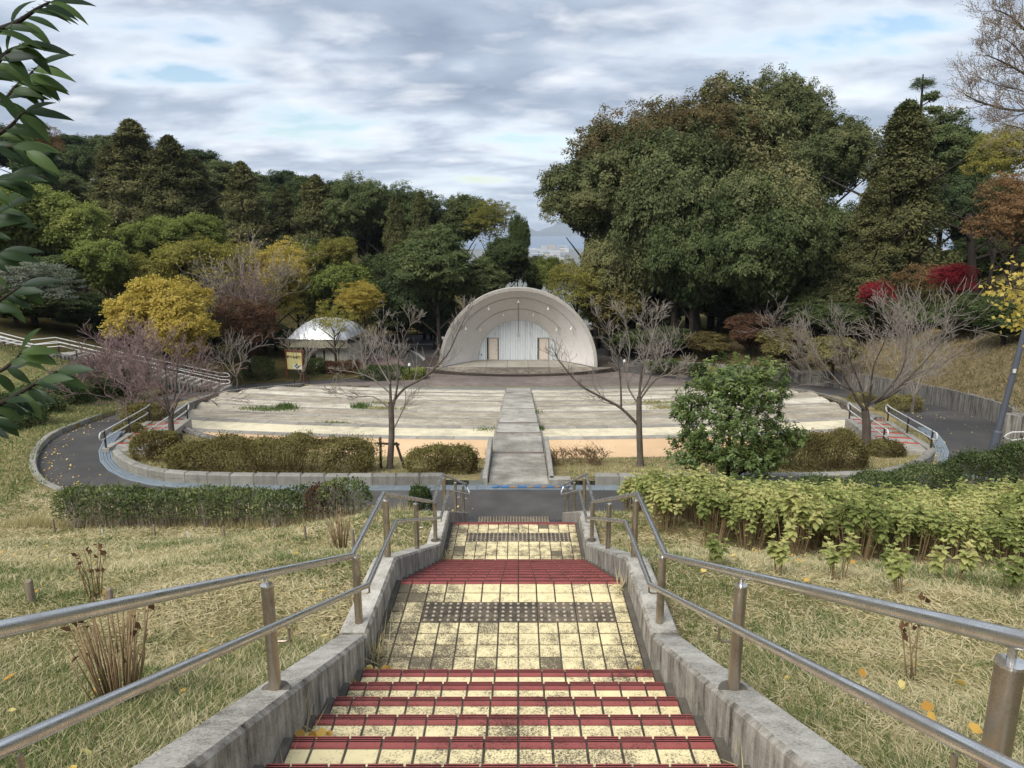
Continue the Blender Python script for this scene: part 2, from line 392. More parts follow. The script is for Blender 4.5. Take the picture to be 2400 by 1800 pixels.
L_hedge = leafmat('hedge_leaves', [(0.2, c3(52,66,36)), (0.5, c3(82,98,54)), (0.8, c3(130,142,88))], cs=3.0)
L_osm = leafmat('osmanthus_leaves', [(0.1, c3(74,94,42)), (0.35, c3(106,128,56)), (0.6, c3(140,158,74)), (0.85, c3(188,196,108))], cs=1.0, trans=0.4, gloss=0.03, clump=0.35)
L_hyd = leafmat('hydrangea_leaves', [(0.15, c3(120,132,62)), (0.4, c3(152,162,82)), (0.65, c3(184,186,104)), (0.85, c3(204,196,120))], cs=1.6, trans=0.4, clump=0.4, objr=0.5)
L_branchleaf = leafmat('glossy_leaves', [(0.2, c3(36,56,28)), (0.5, c3(52,76,34)), (0.8, c3(84,110,44))], gloss=0.02, trans=0.4, clump=0.2, cs=4.0, objr=0.6)
L_grass = leafmat('grass_blades', [(0.10, c3(82,112,54)), (0.32, c3(122,140,74)), (0.46, c3(168,160,106)), (0.66, c3(202,186,138)), (0.9, c3(224,210,168))], trans=0.35, gloss=0, clump=0.2, cs=0.85)
L_drygrass = leafmat('dry_slope_grass', [(0.15, c3(100,98,62)), (0.4, c3(136,122,86)), (0.8, c3(176,158,116))], trans=0.3, gloss=0, clump=0.6, cs=0.5)
L_ginkgo = leafmat('fallen_yellow_leaves', [(0.2, c3(204,150,44)), (0.5, c3(226,190,76)), (0.8, c3(236,216,120))], trans=0.3, gloss=0, clump=0.1)
M_bark = stone('bark', [(0.3, c3(58,52,46)), (0.5, c3(88,80,72)), (0.7, c3(124,116,106))], scale=9, fine=60, vec_scale=(1, 1, 0.35), bump=0.8, bump_d=0.02)
M_barkdk = stone('dark_bark', [(0.3, c3(36,32,28)), (0.7, c3(70,62,54))], scale=6, fine=40, vec_scale=(1, 1, 0.3), bump=0.5, bump_d=0.02)
M_twig = stone('bare_twigs', [(0.3, c3(110,102,94)), (0.5, c3(142,133,124)), (0.7, c3(172,164,154))], scale=5, fine=30, bump=0.0)
M_twigred = stone('reddish_twigs', [(0.3, c3(100,82,82)), (0.5, c3(128,108,106)), (0.7, c3(150,132,128))], scale=5, fine=30, bump=0.0)
M_stem = stone('brown_stems', [(0.3, c3(96,78,56)), (0.5, c3(132,112,84)), (0.7, c3(164,144,112))], scale=12, fine=60, bump=0.0)
M_wood = stone('weathered_wood', [(0.3, c3(96,84,72)), (0.5, c3(132,120,104)), (0.7, c3(160,148,132))], scale=30, fine=90, vec_scale=(1, 1, 0.2), bump=0.5)
M_ground = None
def ground_mat():
    m, nt, out = newmat('lawn_soil')
    v = coords(nt, 'pos')
    a = noise_(nt, v, 0.9, 5, 0.6); b = noise_(nt, coords(nt, 'pos', (1, 1, .3)), 55, 5, 0.85, 1.5); c = noise_(nt, coords(nt, 'pos', (1, 1, 1)), 6, 4, 0.6)
    t = math_(nt, 'ADD', math_(nt, 'MULTIPLY', a, 0.32), math_(nt, 'ADD', math_(nt, 'MULTIPLY', b, 0.48), math_(nt, 'MULTIPLY', c, 0.2)))
    g = ramp(nt, t, [(0.38, c3(84,80,52)), (0.45, c3(128,120,80)), (0.53, c3(166,152,110)), (0.62, c3(198,184,142))])
    dry = ramp(nt, t, [(0.34, c3(88,80,58)), (0.46, c3(126,112,82)), (0.6, c3(158,142,106))])
    soil = ramp(nt, t, [(0.34, c3(58,56,36)), (0.5, c3(84,78,50)), (0.64, c3(112,102,66))])
    at = nt.nodes.new('ShaderNodeAttribute'); at.attribute_name = 'zone'   # 0 lawn, 1 dry slope, 2 forest floor
    f1 = ramp(nt, at.outputs['Fac'], [(0.0, 0.0), (0.5, 1.0)]); f2 = ramp(nt, at.outputs['Fac'], [(0.5, 0.0), (1.0, 1.0)])
    col = mixc(nt, f2.outputs[0], mixc(nt, f1.outputs[0], g.outputs[0], dry.outputs[0]), soil.outputs[0])
    bs = nt.nodes.new('ShaderNodeBsdfDiffuse'); nt.links.new(col, bs.inputs[0])
    bp = nt.nodes.new('ShaderNodeBump'); bp.inputs['Strength'].default_value = 0.8; bp.inputs['Distance'].default_value = 0.04
    nt.links.new(math_(nt, 'ADD', b, c), bp.inputs['Height']); nt.links.new(bp.outputs[0], bs.inputs['Normal'])
    nt.links.new(bs.outputs[0], out.inputs[0]); return m
M_ground = ground_mat()
# ------------------------------------------------ heights
HR_Y = [(-5, 5.94), (20, 5.95), (23, 6.3), (25, 6.6), (29, 7.25), (35, 8.3), (41, 9.3), (46, 10.0), (49, 10.25), (400, 10.25)]
def interp(tab, x):
    if x <= tab[0][0]: return tab[0][1]
    for (a, b), (c, d) in zip(tab, tab[1:]):
        if x <= c: return b + (d - b) * (x - a) / (c - a)
    return tab[-1][1]
def h_road(y): return interp(HR_Y, y)
# ring outline (road's outer edge), the stair corridor and the stage yard
RO_left = [(-1.24, 13.95), (-2.9, 14.2), (-6, 14.6), (-10.1, 15.35), (-11.1, 15.9), (-11.95, 16.8), (-12.7, 17.9), (-13.35, 19.2), (-13.85, 20.9), (-14.25, 22.7), (-14.75, 24.8), (-15.9, 28.5), (-17.4, 32.5), (-18.8, 37), (-19.2, 41), (-18.6, 44.5), (-17.4, 46.3)]
RO_back = [(-15, 47.6), (-11, 49.0), (-10.3, 51.0), (-10.6, 53.5), (-16.5, 55), (-18, 60), (-16, 69.5), (-6, 70.5), (8, 70), (12.5, 62), (10.5, 54), (9.6, 50.9)]
RO_wall = [(14, 49.5), (18.4, 47), (19.8, 40.5), (19.0, 34.8), (17.6, 28.6), (16.3, 24.0), (15.4, 21.6), (14.6, 20.2), (13.9, 19.4)]
RO_right = [(26, 19.0), (26, 16.9), (17, 16.6), (13.6, 16.1), (12, 15.5), (8, 14.9), (3, 14.2), (1.11, 13.95)]
rl = [(p.x, p.y) for p in catmull([(x, y, 0) for x, y in RO_left[2:]], 3)]
rw = [(p.x, p.y) for p in catmull([(x, y, 0) for x, y in RO_wall], 4)]
RING = RO_left[:2] + rl + RO_back + rw + RO_right
HOLE = RING + [(1.11, -6.0), (-1.24, -6.0)]
def inside(poly, x, y):
    c = False; n = len(poly); j = n - 1
    for i in range(n):
        xi, yi = poly[i]; xj, yj = poly[j]
        if (yi > y) != (yj > y) and x < (xj - xi) * (y - yi) / (yj - yi) + xi: c = not c
        j = i
    return c
def inside_np(poly, X, Y):
    c = np.zeros(X.shape, bool); n = len(poly); j = n - 1
    for i in range(n):
        xi, yi = poly[i]; xj, yj = poly[j]
        if yi != yj:
            c ^= ((yi > Y) != (yj > Y)) & (X < (xj - xi) * (Y - yi) / (yj - yi) + xi)
        j = i
    return c
def dist_poly_np(poly, X, Y, closed=True):
    d = np.full(X.shape, 1e9); n = len(poly)
    for i in range(n if closed else n - 1):
        ax, ay = poly[i]; bx, by = poly[(i + 1) % n]
        L = (bx-ax)**2 + (by-ay)**2 + 1e-12
        t = np.clip(((X-ax)*(bx-ax) + (Y-ay)*(by-ay)) / L, 0, 1)
        d = np.minimum(d, np.hypot(X - ax - t*(bx-ax), Y - ay - t*(by-ay)))
    return d
def curb_h(y):   # depth of the stair curb's top below the eye
    return interp([(-3, 2.729 - 7.42 * 0.428), (4.42, 2.729), (5.62, 2.74), (8.9, 4.14), (10.1, 4.16), (13.9, 5.76), (20, 5.78)], y)
CP = []
for y in (-3, -1, 1, 2.9, 4.42, 5.6, 7.2, 8.9, 10.1, 12, 13.6):
    for x in (-1.4, 1.28, -2.2, 2.1): CP.append((x, y, curb_h(y) + 0.05))
for y in (-4, 0, 4, 8, 12):
    for x in (-12, -8, -4.5, 4.5, 8, 12): CP.append((x, y, min(5.86, 1.0 + 0.365 * y)))
for x, y in RO_left + [(-6, 14.6), (0, 14.2)]: CP.append((x, y, h_road(y) - 0.12))
for x, y in RO_right: CP.append((x, y, h_road(y) - 0.12))
for x, y in RO_back: CP.append((x, y, h_road(y) - 0.10))
WALL_H = [(19.4, 5.12), (20.2, 5.2), (24, 5.75), (28.6, 6.4), (34.8, 7.4), (40.5, 8.2), (47, 9.2), (50, 9.35)]
def wall_top(y): return interp(WALL_H, y)
for x, y in RO_wall: CP.append((x + 0.5, y, wall_top(y) - 0.02))
CP += [(-18, 14, 5.3), (-20, 20, 5.3), (-18, 25, 6.0), (-24, 28, 5.8), (-24, 32, 5.9), (-19.2, 30, 6.5), (-20.5, 36, 7.3), (-22, 41, 7.9), (-28, 36, 5.3), (-34, 30, 4.2), (-30, 42, 5.6),
       (-40, 50, 3.2), (-22, 50, 8.8), (-22, 56, 9.0), (-17, 51, 9.9), (-13, 52.5, 10.1), (-28, 60, 7.5), (-20, 66, 9.2), (-12, 74, 10.4), (-40, 70, 2), (-60, 60, -2), (-70, 30, -1), (-40, 15, 2.5), (-30, 8, 2.0), (-60, 0, -4),
       (-75, 110, -7), (-52, 110, -6), (-30, 110, -1), (-12, 105, 6), (0, 110, 14), (10, 110, 16), (5, 80, 11.5), (3, 150, 26), (-40, 150, -4), (-90, 150, -10), (30, 150, 18), (60, 150, 8), (90, 150, 4), (-120, 60, -6), (-120, 150, -8),
       (14, 57, 8.3), (22, 55, 7.4), (16, 70, 9), (30, 70, 6.5), (22, 28, 4.6), (19, 22, 4.6), (22, 22, 4.2), (30, 30, 2.3), (26, 40, 5.3), (36, 42, 2.3), (30, 52, 5.6), (45, 60, 2.5), (26, 21.5, 4.0), (34, 24, 2), (60, 60, -1), (70, 30, -2), (60, 90, 3),
       (30, 14, 5.4), (22, 12, 4.9), (20, 5, 2.6), (40, 5, 1), (60, 0, -3), (110, 60, -4), (110, 110, 0), (-12, -8, -2), (12, -8, -2), (0, -10, -2.6), (-60, -20, -6), (60, -20, -6), (110, -20, -6), (-120, -20, -8)]
CPa = np.array(CP, float)
def tri_rbf_fit(C):
    n = len(C); d = np.hypot(C[:, None, 0] - C[None, :, 0], C[:, None, 1] - C[None, :, 1])
    A = np.zeros((n + 3, n + 3)); A[:n, :n] = d + np.eye(n) * -0.05; A[:n, n] = 1; A[:n, n+1] = C[:, 0]; A[:n, n+2] = C[:, 1]; A[n:, :n] = A[:n, n:].T
    b = np.zeros(n + 3); b[:n] = C[:, 2]
    return np.linalg.lstsq(A, b, rcond=None)[0]
RW = tri_rbf_fit(CPa)
def gh_np(X, Y):
    X = np.asarray(X, float); Y = np.asarray(Y, float); n = len(CPa)
    out = RW[n] + RW[n+1] * X + RW[n+2] * Y
    for i in range(n): out = out + RW[i] * np.hypot(X - CPa[i, 0], Y - CPa[i, 1])
    # near the kerb and the wall the turf keeps their level
    far = np.clip((Y - 150) / 40, 0, 1)
    return out * (1 - far) + 30 * far
def gz_np(X, Y): return CZ - gh_np(X, Y)
def gz(x, y): return float(gz_np(np.array([x]), np.array([y]))[0])

def cdt(points, edges_loops, keep):
    pts = [Vector(p) for p in points]; edges = []
    for loop in edges_loops:
        b = len(pts); pts += [Vector(p) for p in loop]
        edges += [(b + i, b + (i + 1) % len(loop)) for i in range(len(loop))]
    r = delaunay_2d_cdt(pts, edges, [], 0, 1e-4)
    V, Fc = r[0], r[2]
    fs = []
    cx = np.array([[sum(V[i].x for i in f) / len(f), sum(V[i].y for i in f) / len(f)] for f in Fc])
    k = keep(cx[:, 0], cx[:, 1])
    fs = [tuple(f) for f, q in zip(Fc, k) if q]
    return [(v.x, v.y) for v in V], fs

def build_terrain():
    pts = []
    def grid(x0, x1, y0, y1, st, skip=None):
        for i in range(int((x1 - x0) / st) + 1):
            for j in range(int((y1 - y0) / st) + 1):
                x = x0 + i * st + rnd.uniform(-.2, .2) * st; y = y0 + j * st + rnd.uniform(-.2, .2) * st
                if skip and skip[0] < x < skip[1] and skip[2] < y < skip[3]: continue
                pts.append((x, y))
    grid(-26, 34, -6, 52, 0.7)
    grid(-130, 130, -25, 185, 3.5, (-26, 34, -6, 52))
    X = np.array([p[0] for p in pts]); Y = np.array([p[1] for p in pts])
    ok = ~inside_np(HOLE, X, Y) & (dist_poly_np(HOLE, X, Y) > 0.25)
    pts = [p for p, q in zip(pts, ok) if q]
    hole = [(p.x, p.y) for p in resample([Vector((x, y, 0)) for x, y in HOLE + HOLE[:1]], 0.5)[:-1]]
    V, Fs = cdt(pts, [hole], lambda X, Y: ~inside_np(HOLE, X, Y))
    VX = np.array([v[0] for v in V]); VY = np.array([v[1] for v in V])
    z = gz_np(VX, VY)
    d = dist_poly_np(HOLE, VX, VY)
    dw = dist_poly_np(RO_back[-1:] + RO_wall, VX, VY, False); dst = dist_poly_np([(-1.24, -6), (-1.24, 13.9)], VX, VY, False); dst2 = dist_poly_np([(1.11, -6), (1.11, 13.9)], VX, VY, False)
    dst = np.minimum(dst, dst2)
    wt = np.interp(VY, [a for a, b in WALL_H], [b for a, b in WALL_H]); ch = np.array([curb_h(y) for y in VY]) + .06; rd = np.array([h_road(y) for y in VY]) - .125
    m_ = np.minimum(d, np.minimum(dw, dst)) + 1e-6
    isw = (dw <= d + .02); iss = (dst <= d + .02) & ~isw
    tgt = np.where(isw, wt + .13, np.where(iss, ch, rd))
    wgt = np.exp(-(d / .8) ** 2)
    z = z * (1 - wgt) + (CZ - tgt) * wgt
    bump = np.array([mnoise.noise(Vector((x * 0.5, y * 0.5, 0))) * 0.06 + mnoise.noise(Vector((x * 2, y * 2, 3))) * 0.02 for x, y in V])
    z = z + bump * np.clip(d / 1.0, 0, 1)
    co = [(x, y, zz) for (x, y), zz in zip(V, z)]
    cnt = {}
    for f in Fs:
        for a, b in zip(f, f[1:] + f[:1]): cnt[(a, b)] = 1
    edge = [(a, b) for (a, b) in cnt if (b, a) not in cnt and d[a] < .05 and d[b] < .05]
    sk = {}
    for a, b in edge:
        for q in (a, b):
            if q not in sk: sk[q] = len(co); co.append((co[q][0], co[q][1], co[q][2] - .9))
        Fs.append((b, a, sk[a], sk[b]))
    VXo, VYo, V0 = VX, VY, V
    V = [(c[0], c[1]) for c in co]; VX = np.array([v[0] for v in V]); VY = np.array([v[1] for v in V])
    me = bpy.data.meshes.new('terrain'); me.from_pydata(co, [], Fs); me.update()
    me.polygons.foreach_set('use_smooth', [True] * len(me.polygons))
    a = me.attributes.new('zone', 'FLOAT', 'POINT')
    # lawns in front and at the left terrace, dry grass on the right slope, forest floor elsewhere
    zone = np.ones(len(V))
    lawn = ((VY < 20) & (np.abs(VX) < 30)) | ((VX < -12) & (VX > -30) & (VY < 34))
    dry = (VX > 13.5) & (VY > 18)
    zone[:] = 1.0
    zone[lawn] = 0.0
    wn_ = np.array([mnoise.noise(Vector((x * 0.15, y * 0.15, 7))) for x, y in V])
    zone[dry] = 0.5
    forest = ~lawn & ~dry
    zone[forest] = 1.0
    zone[dry & (VY + VX * 0.35 + wn_ * 6 > 56)] = 1.0
    zone = np.clip(zone + (wn_ * 0.12), 0, 1)
    a.data.foreach_set('value', zone.astype(np.float32))
    o = link('terrain', me, M_ground); tag(o, kind='structure'); return o
terrain = build_terrain()

# ------------------------------------------------ inner field: drain line, planting bed, terraces
DO = catmull([(0, 15.72, 0), (4, 15.66, 0), (7.7, 15.78, 0), (9.3, 16.25, 0), (10.5, 17.2, 0), (11.35, 18.35, 0), (11.85, 19.4, 0), (12.2, 20.4, 0), (12.5, 21.4, 0)], 6)
def mirror(pts, k=1.0): return [Vector((-p.x * k, p.y, p.z)) for p in pts]
DRAIN_R = [Vector((p.x * 1.025, p.y, 0)) for p in DO]; DRAIN_L = mirror(DO)
DW = 0.30
DR_in = offset2(DRAIN_R, DW); DL_in = offset2(DRAIN_L, -DW)
TI = [(p.x, p.y) for p in reversed(DL_in)] + [(p.x, p.y) for p in DR_in[1:]] + \
     [(12.8, 22.6), (13.5, 25), (15.1, 30), (16.6, 36), (16.7, 40), (15.7, 43.5), (13.9, 45.5)] + \
     [(x, 43.75 + x * x / 120) for x in (11, 8, 5, 2, 0, -2, -5, -8, -11)] + \
     [(-13.9, 45.5), (-15.7, 43.5), (-16.7, 40), (-16.6, 36), (-15.1, 30), (-13.5, 25), (-12.7, 22.6)]
def build_road():
    pts = []
    for i in range(int(50 / 0.8)):
        for j in range(int(60 / 0.8)):
            pts.append((-20 + i * 0.8, 13 + j * 0.8))
    X = np.array([p[0] for p in pts]); Y = np.array([p[1] for p in pts])
    ok = inside_np(RING, X, Y) & ~inside_np(TI, X, Y) & (dist_poly_np(RING, X, Y) > .2) & (dist_poly_np(TI, X, Y) > .2)
    pts = [p for p, q in zip(pts, ok) if q]
    V, Fs = cdt(pts, [RING, TI], lambda X, Y: inside_np(RING, X, Y) & ~inside_np(TI, X, Y))
    me = bpy.data.meshes.new('road'); me.from_pydata([(x, y, HZ(h_road(y))) for x, y in V], [], Fs); me.update()
    me.polygons.foreach_set('use_smooth', [True] * len(me.polygons))
    o = link('road', me, M_asph); tag(o, kind='structure')
build_road()

# terraces: level treads stepping down to the stage, cut by the central path
D_N = [22.2, 24.9, 27.5, 30.15, 32.8, 35.45, 38.15, 40.7, 43.3]
H_N = [6.6, 7.0, 7.4, 7.8, 8.2, 8.6, 9.0, 9.4, 9.8]
LOW = [(0, 19.5), (4.4, 19.7), (8.3, 20.7), (11, 22.2), (12.4, 23.8), (12.9, 26), (14.5, 31), (16, 37)]
UPP = [(0, 60), (13.6, 60), (13.61, 44.6), (15.2, 42), (15.9, 39.5), (16, 37)]
def arc(k, x): return D_N[k] + x * x / 120
PATH_W = 0.74
terr_mats = [M_orange, M_cream, M_terr_b, M_terr_b, M_terr, M_terr_b, M_terr, M_terr, M_terr]
def build_terraces():
    for k in range(9):
        mb = MB(); z = HZ(H_N[k]); eb = []
        for sgn in (-1, 1):
            xs = list(np.arange(PATH_W + 0.10, 16.0, 0.3)) + [15.99]
            prev = None
            for x in xs:
                lo = max(arc(k - 1, x) if k else -99, interp(LOW, x)); hi = min(arc(k, x), interp(UPP, x))
                cur = (sgn * x, lo, hi, arc(k, x) <= interp(UPP, x)) if hi > lo + 0.02 else None
                if prev and cur:
                    mb.add([(prev[0], prev[1], z), (cur[0], cur[1], z), (cur[0], cur[2], z), (prev[0], prev[2], z)], [(0, 1, 2, 3) if sgn > 0 else (3, 2, 1, 0)])
                    # riser down to the next tread
                    if prev[3] and cur[3]:
                        mb.add([(prev[0], prev[2], z), (cur[0], cur[2], z), (cur[0], cur[2], z - 0.45), (prev[0], prev[2], z - 0.45)], [(0, 1, 2, 3) if sgn > 0 else (3, 2, 1, 0)])
                prev = cur
        o = mb.build('terrace', terr_mats[k]); tag(o, kind='structure')
        # edging stones on the far edge, each a piece
        st = 1.2 if k < 4 else 2.0
        shared = {}
        w = 0.34 if k < 2 else 0.18
        for sgn in (-1, 1):
            x = PATH_W + 0.12
            while True:
                x2 = x + st
                xm = (x + x2) / 2
                if arc(k, x2) > interp(UPP, min(x2, 16)) or x2 > 15.95 or arc(k, x2) - w < interp(LOW, x2): break
                key = 0
                if key not in shared:
                    b = MB().cbox((-st/2 + 0.006, -w, -0.2), (st/2 - 0.006, 0.0, 0.022), 0.012); shared[key] = b.mesh('edging_stone', mats=[M_edge])
                e = link('edging_stone', shared[key], None, o)
                e.location = (sgn * xm, arc(k, xm) + 0.03, z + rnd.uniform(-.003, .003)); e.rotation_euler = (0, 0, math.atan(sgn * 2 * xm / 120))
                x = x2
build_terraces()
# near edge of the lowest terrace: low wall along the planting bed; side walls round the terraces
def wall_strip(name, pts, tops, bots, th, m, parent=None, kind=None):
    """pts follow the face; thickness to the left"""
    mb = MB(); off = offset2(pts, th); n = len(pts)
    for i in range(n):
        mb.v += [(pts[i].x, pts[i].y, bots[i]), (pts[i].x, pts[i].y, tops[i] - 0.015), (pts[i].x * 0.999 + off[i].x * 0.001, pts[i].y, tops[i] - 0.0), (off[i].x, off[i].y, tops[i]), (off[i].x, off[i].y, bots[i])]
    for i in range(n - 1):
        a = i * 5; b = a + 5
        for j in range(4):
            mb.f.append((a + j, b + j, b + j + 1, a + j + 1)); mb.mi.append(0)
    mb.f += [(0, 1, 2, 3, 4), tuple(reversed(range((n-1)*5, n*5)))]; mb.mi += [0, 0]
    o = mb.build(name, m, parent)
    if kind: tag(o, kind=kind)
    return o
def z_terr(x, y):   # level of the terrace under a point
    for k in range(9):
        if y < arc(k, x): return HZ(H_N[k])
    return HZ(10.25)
for sgn in (-1, 1):
    low = catmull([(x * sgn, y, 0) for x, y in LOW[:5]], 5)
    if sgn < 0: low = list(reversed(low))
    low = [p for p in low if abs(p.x) >= PATH_W + 0.05]
    tops = [HZ(6.56 - 0.26 * min(1, max(0, (abs(p.x) - 4) / 8))) for p in low]
    w = wall_strip('terrace_wall', low, tops, [HZ(7.3)] * len(low), 0.28, M_conc_dark)
    tag(w, ('left' if sgn < 0 else 'right') and f'low concrete wall curving along the orange terrace on the {"left" if sgn < 0 else "right"} side', 'low wall')
    side = [(12.45, 23.85), (12.95, 26), (14.55, 31), (15.7, 35.2), (16.05, 37), (15.95, 39.5), (15.25, 42), (13.7, 44.6)]
    sp = catmull([(x * sgn, y, 0) for x, y in side], 5)
    if sgn > 0: sp = list(reversed(sp)); 
    sp2 = [Vector((p.x, p.y, 0)) for p in sp]
    if sgn > 0: sp2 = list(reversed(sp2)); th = -0.26
    else: th = 0.26
    tops = [HZ(h_road(p.y) - 0.02) + (0.06 if p.y < 38 else 0.12) for p in sp2]
    w = wall_strip('terrace_wall', sp2, tops, [z_terr(p.x, p.y) - 0.4 for p in sp2], th, M_conc_dark)
    tag(w, f'stained concrete wall stepping down beside the terraces on the {"left" if sgn < 0 else "right"} side', 'low wall')

# planting bed sheet between the drain and the terraces
def z_bed(x, y):
    ax = abs(x)
    a = HZ(5.82); lo = interp(LOW, min(ax, 16)); 
    t = min(1, max(0, (y - 16.1) / max(0.5, lo - 16.1)))
    near = a + (HZ(6.44) - a) * t
    road = HZ(h_road(y)) + 0.05
    if ax > 10.5:
        k = min(1, (ax - 10.5) / 1.5); near = near * (1 - k) + (road - 0.12) * k
    return near if y < 24 else road - 0.05
def build_bed():
    TBp = [(x, y) for x, y in LOW] + [(16.05, 38), (15.9, 39.5), (15.2, 42), (13.65, 44.5)] + [(x, 43.3 + x * x / 120) for x in (11, 8, 5, 2)]
    TBfull = TBp + [(-x, y) for x, y in reversed(TBp[1:])]
    pts = []
    for i in range(int(34 / 0.35)):
        for j in range(int(30 / 0.35)):
            pts.append((-17 + i * 0.35 + rnd.uniform(-.08, .08), 16 + j * 0.35 + rnd.uniform(-.08, .08)))
    X = np.array([p[0] for p in pts]); Y = np.array([p[1] for p in pts])
    ok = inside_np(TI, X, Y) & ~inside_np(TBfull, X, Y)
    pts = [p for p, q in zip(pts, ok) if q]
    PB = [(-0.86, 16.0), (0.86, 16.0), (0.86, 19.7), (-0.86, 19.7)]
    V, Fs = cdt(pts, [TI, TBfull], lambda X, Y: inside_np(TI, X, Y) & ~inside_np(TBfull, X, Y) & ~inside_np(PB, X, Y))
    zs = [z_bed(x, y) + mnoise.noise(Vector((x * 1.5, y * 1.5, 0))) * 0.04 for x, y in V]
    me = bpy.data.meshes.new('planting_bed'); me.from_pydata([(x, y, z) for (x, y), z in zip(V, zs)], [], Fs); me.update()
    me.polygons.foreach_set('use_smooth', [True] * len(me.polygons))
    a = me.attributes.new('zone', 'FLOAT', 'POINT'); a.data.foreach_set('value', np.full(len(V), 0.18, np.float32))
    o = link('planting_bed', me, M_ground); tag(o, kind='structure')
build_bed()

def kerb_run(name, label, pts, zf, hgt, wid, step, m, side=1, cat='kerb', tall_from=0.25, group=None, chamfer=0.02):
    """individual kerb stones along an XY polyline, top at zf(x,y)+hgt; width to the left * side"""
    t = thing(name, label, cat, (pts[0].x, pts[0].y, zf(pts[0].x, pts[0].y)), group=group)
    pp = resample(pts, step); cache = {}
    for a, b in zip(pp, pp[1:]):
        d = b - a; L = d.length; mid = (a + b) / 2
        za, zb = zf(a.x, a.y), zf(b.x, b.y)
        ang = math.atan2(d.y, d.x)
        key = round(L, 2)
        if key not in cache:
            y0, y1 = (0, wid) if side > 0 else (-wid, 0)
            cache[key] = MB().cbox((-L/2 + 0.005, y0, -tall_from), (L/2 - 0.005, y1, hgt), chamfer).mesh('kerb_stone', mats=[m])
        o = link('kerb_stone', cache[key], None, t)
        o.location = Vector((mid.x, mid.y, (za + zb) / 2 + rnd.uniform(-.003, .003))) - t.location
        o.rotation_euler = (0, -math.atan2(zb - za, L), ang)
    return t
zr = lambda x, y: HZ(h_road(y))
ll = catmull([(x, y, 0) for x, y in RO_left], 4)
ll = [p for p in ll if p.y < 24.6 and p.x < -1.3]
kerb_run('road_kerb', 'grey kerb stones curling round the outer edge of the road at the left', ll, zr, 0.15, 0.16, 0.9, M_kerb, side=1)
lr = [Vector((x, y, 0)) for x, y in reversed(RO_right[2:])]
kerb_run('road_kerb', 'short run of grey kerb stones behind the hydrangeas at the right', catmull(lr, 4), zr, 0.12, 0.15, 0.9, M_kerb, side=-1)
# front planter kerbs: tall blocks just behind the drain
for sgn, lab in ((-1, 'pale planter kerb blocks between the drain and the long azalea hedge'), (1, 'pale planter kerb blocks between the drain and the clipped azalea mound')):
    src = (DL_in if sgn < 0 else DR_in)
    pts = [p for p in src if 1.15 < abs(p.x) and p.y < 18.0]
    zf = lambda x, y: HZ(5.94)
    kerb_run('planter_kerb', lab, pts, zf, 0.26, 0.20, 0.58, M_kerb, side=(-1 if sgn < 0 else 1), chamfer=0.035)
# drains: galvanised grate panels with three slots, painted ones in the centre
def drain(label, pts, group=None):
    t = thing('drain_channel', label, 'drain', (pts[0].x, pts[0].y, HZ(5.94)))
    pp = resample(pts, 0.98); L = (pp[1] - pp[0]).length
    mb = MB(); W = DW
    for y0, y1 in ((0.0, 0.03), (W - 0.03, W)): mb.box((-L/2 + .004, y0, -0.05), (L/2 - .004, y1, 0.014))
    for y0 in (0.045, 0.075, 0.12, 0.15, 0.195, 0.225): mb.box((-L/2 + .01, y0, -0.03), (L/2 - .01, y0 + 0.018, 0.010))
    n = 14
    for i in range(n + 1):
        x = -L/2 + 0.01 + (L - 0.02) * i / n; mb.box((x - .006, .03, -0.035), (x + .006, W - .03, 0.006))
    me = mb.mesh('grate', mats=[M_galv])
    paint = []
    trough = MB().box((-L/2, 0.02, -0.12), (L/2, W - 0.02, -0.06)).mesh('trough', mats=[plain('dark_drain_trough', c3(40, 44, 46))]) if 'dark_drain_trough' not in MATS else MB().box((-L/2, 0.02, -0.12), (L/2, W - 0.02, -0.06)).mesh('trough', mats=[MATS['dark_drain_trough']])  # trough floor in one dark grey
    for a, b in zip(pp, pp[1:]):
        d = b - a; mid = (a + b) / 2; ang = math.atan2(d.y, d.x)
        o = link('grate', me, None, t); o.location = Vector((mid.x, mid.y, HZ(h_road(mid.y)) + 0.004)) - t.location; o.rotation_euler = (0, 0, ang)
        q = link('trough', trough, None, o)
    return t
drain('galvanised grate drain along the inner edge of the road on the left half', [p for p in reversed(DRAIN_L)][:] if False else list(reversed(DRAIN_L)))
drain('galvanised grate drain along the inner edge of the road on the right half', list(DRAIN_R))
# cross drain at the right
pa, pb = P(2180, 1103, 5.94), P(2345, 1130, 5.94)
t = thing('drain_channel', 'narrow grate drain crossing the road at the right fork', 'drain', pa)
mb = MB(); d = (pb - pa); L = d.length; A = Matrix.Rotation(math.atan2(d.y, d.x), 4, 'Z')
for y0, y1 in ((0, .03), (.07, .12), (.17, .20)): mb.box((0, y0, -.05), (L, y1, .012), M=A)
for i in range(40): mb.box((L * i / 40, .03, -.05), (L * i / 40 + .02, .17, .008), M=A)
mb.build('grate', M_galv, t)
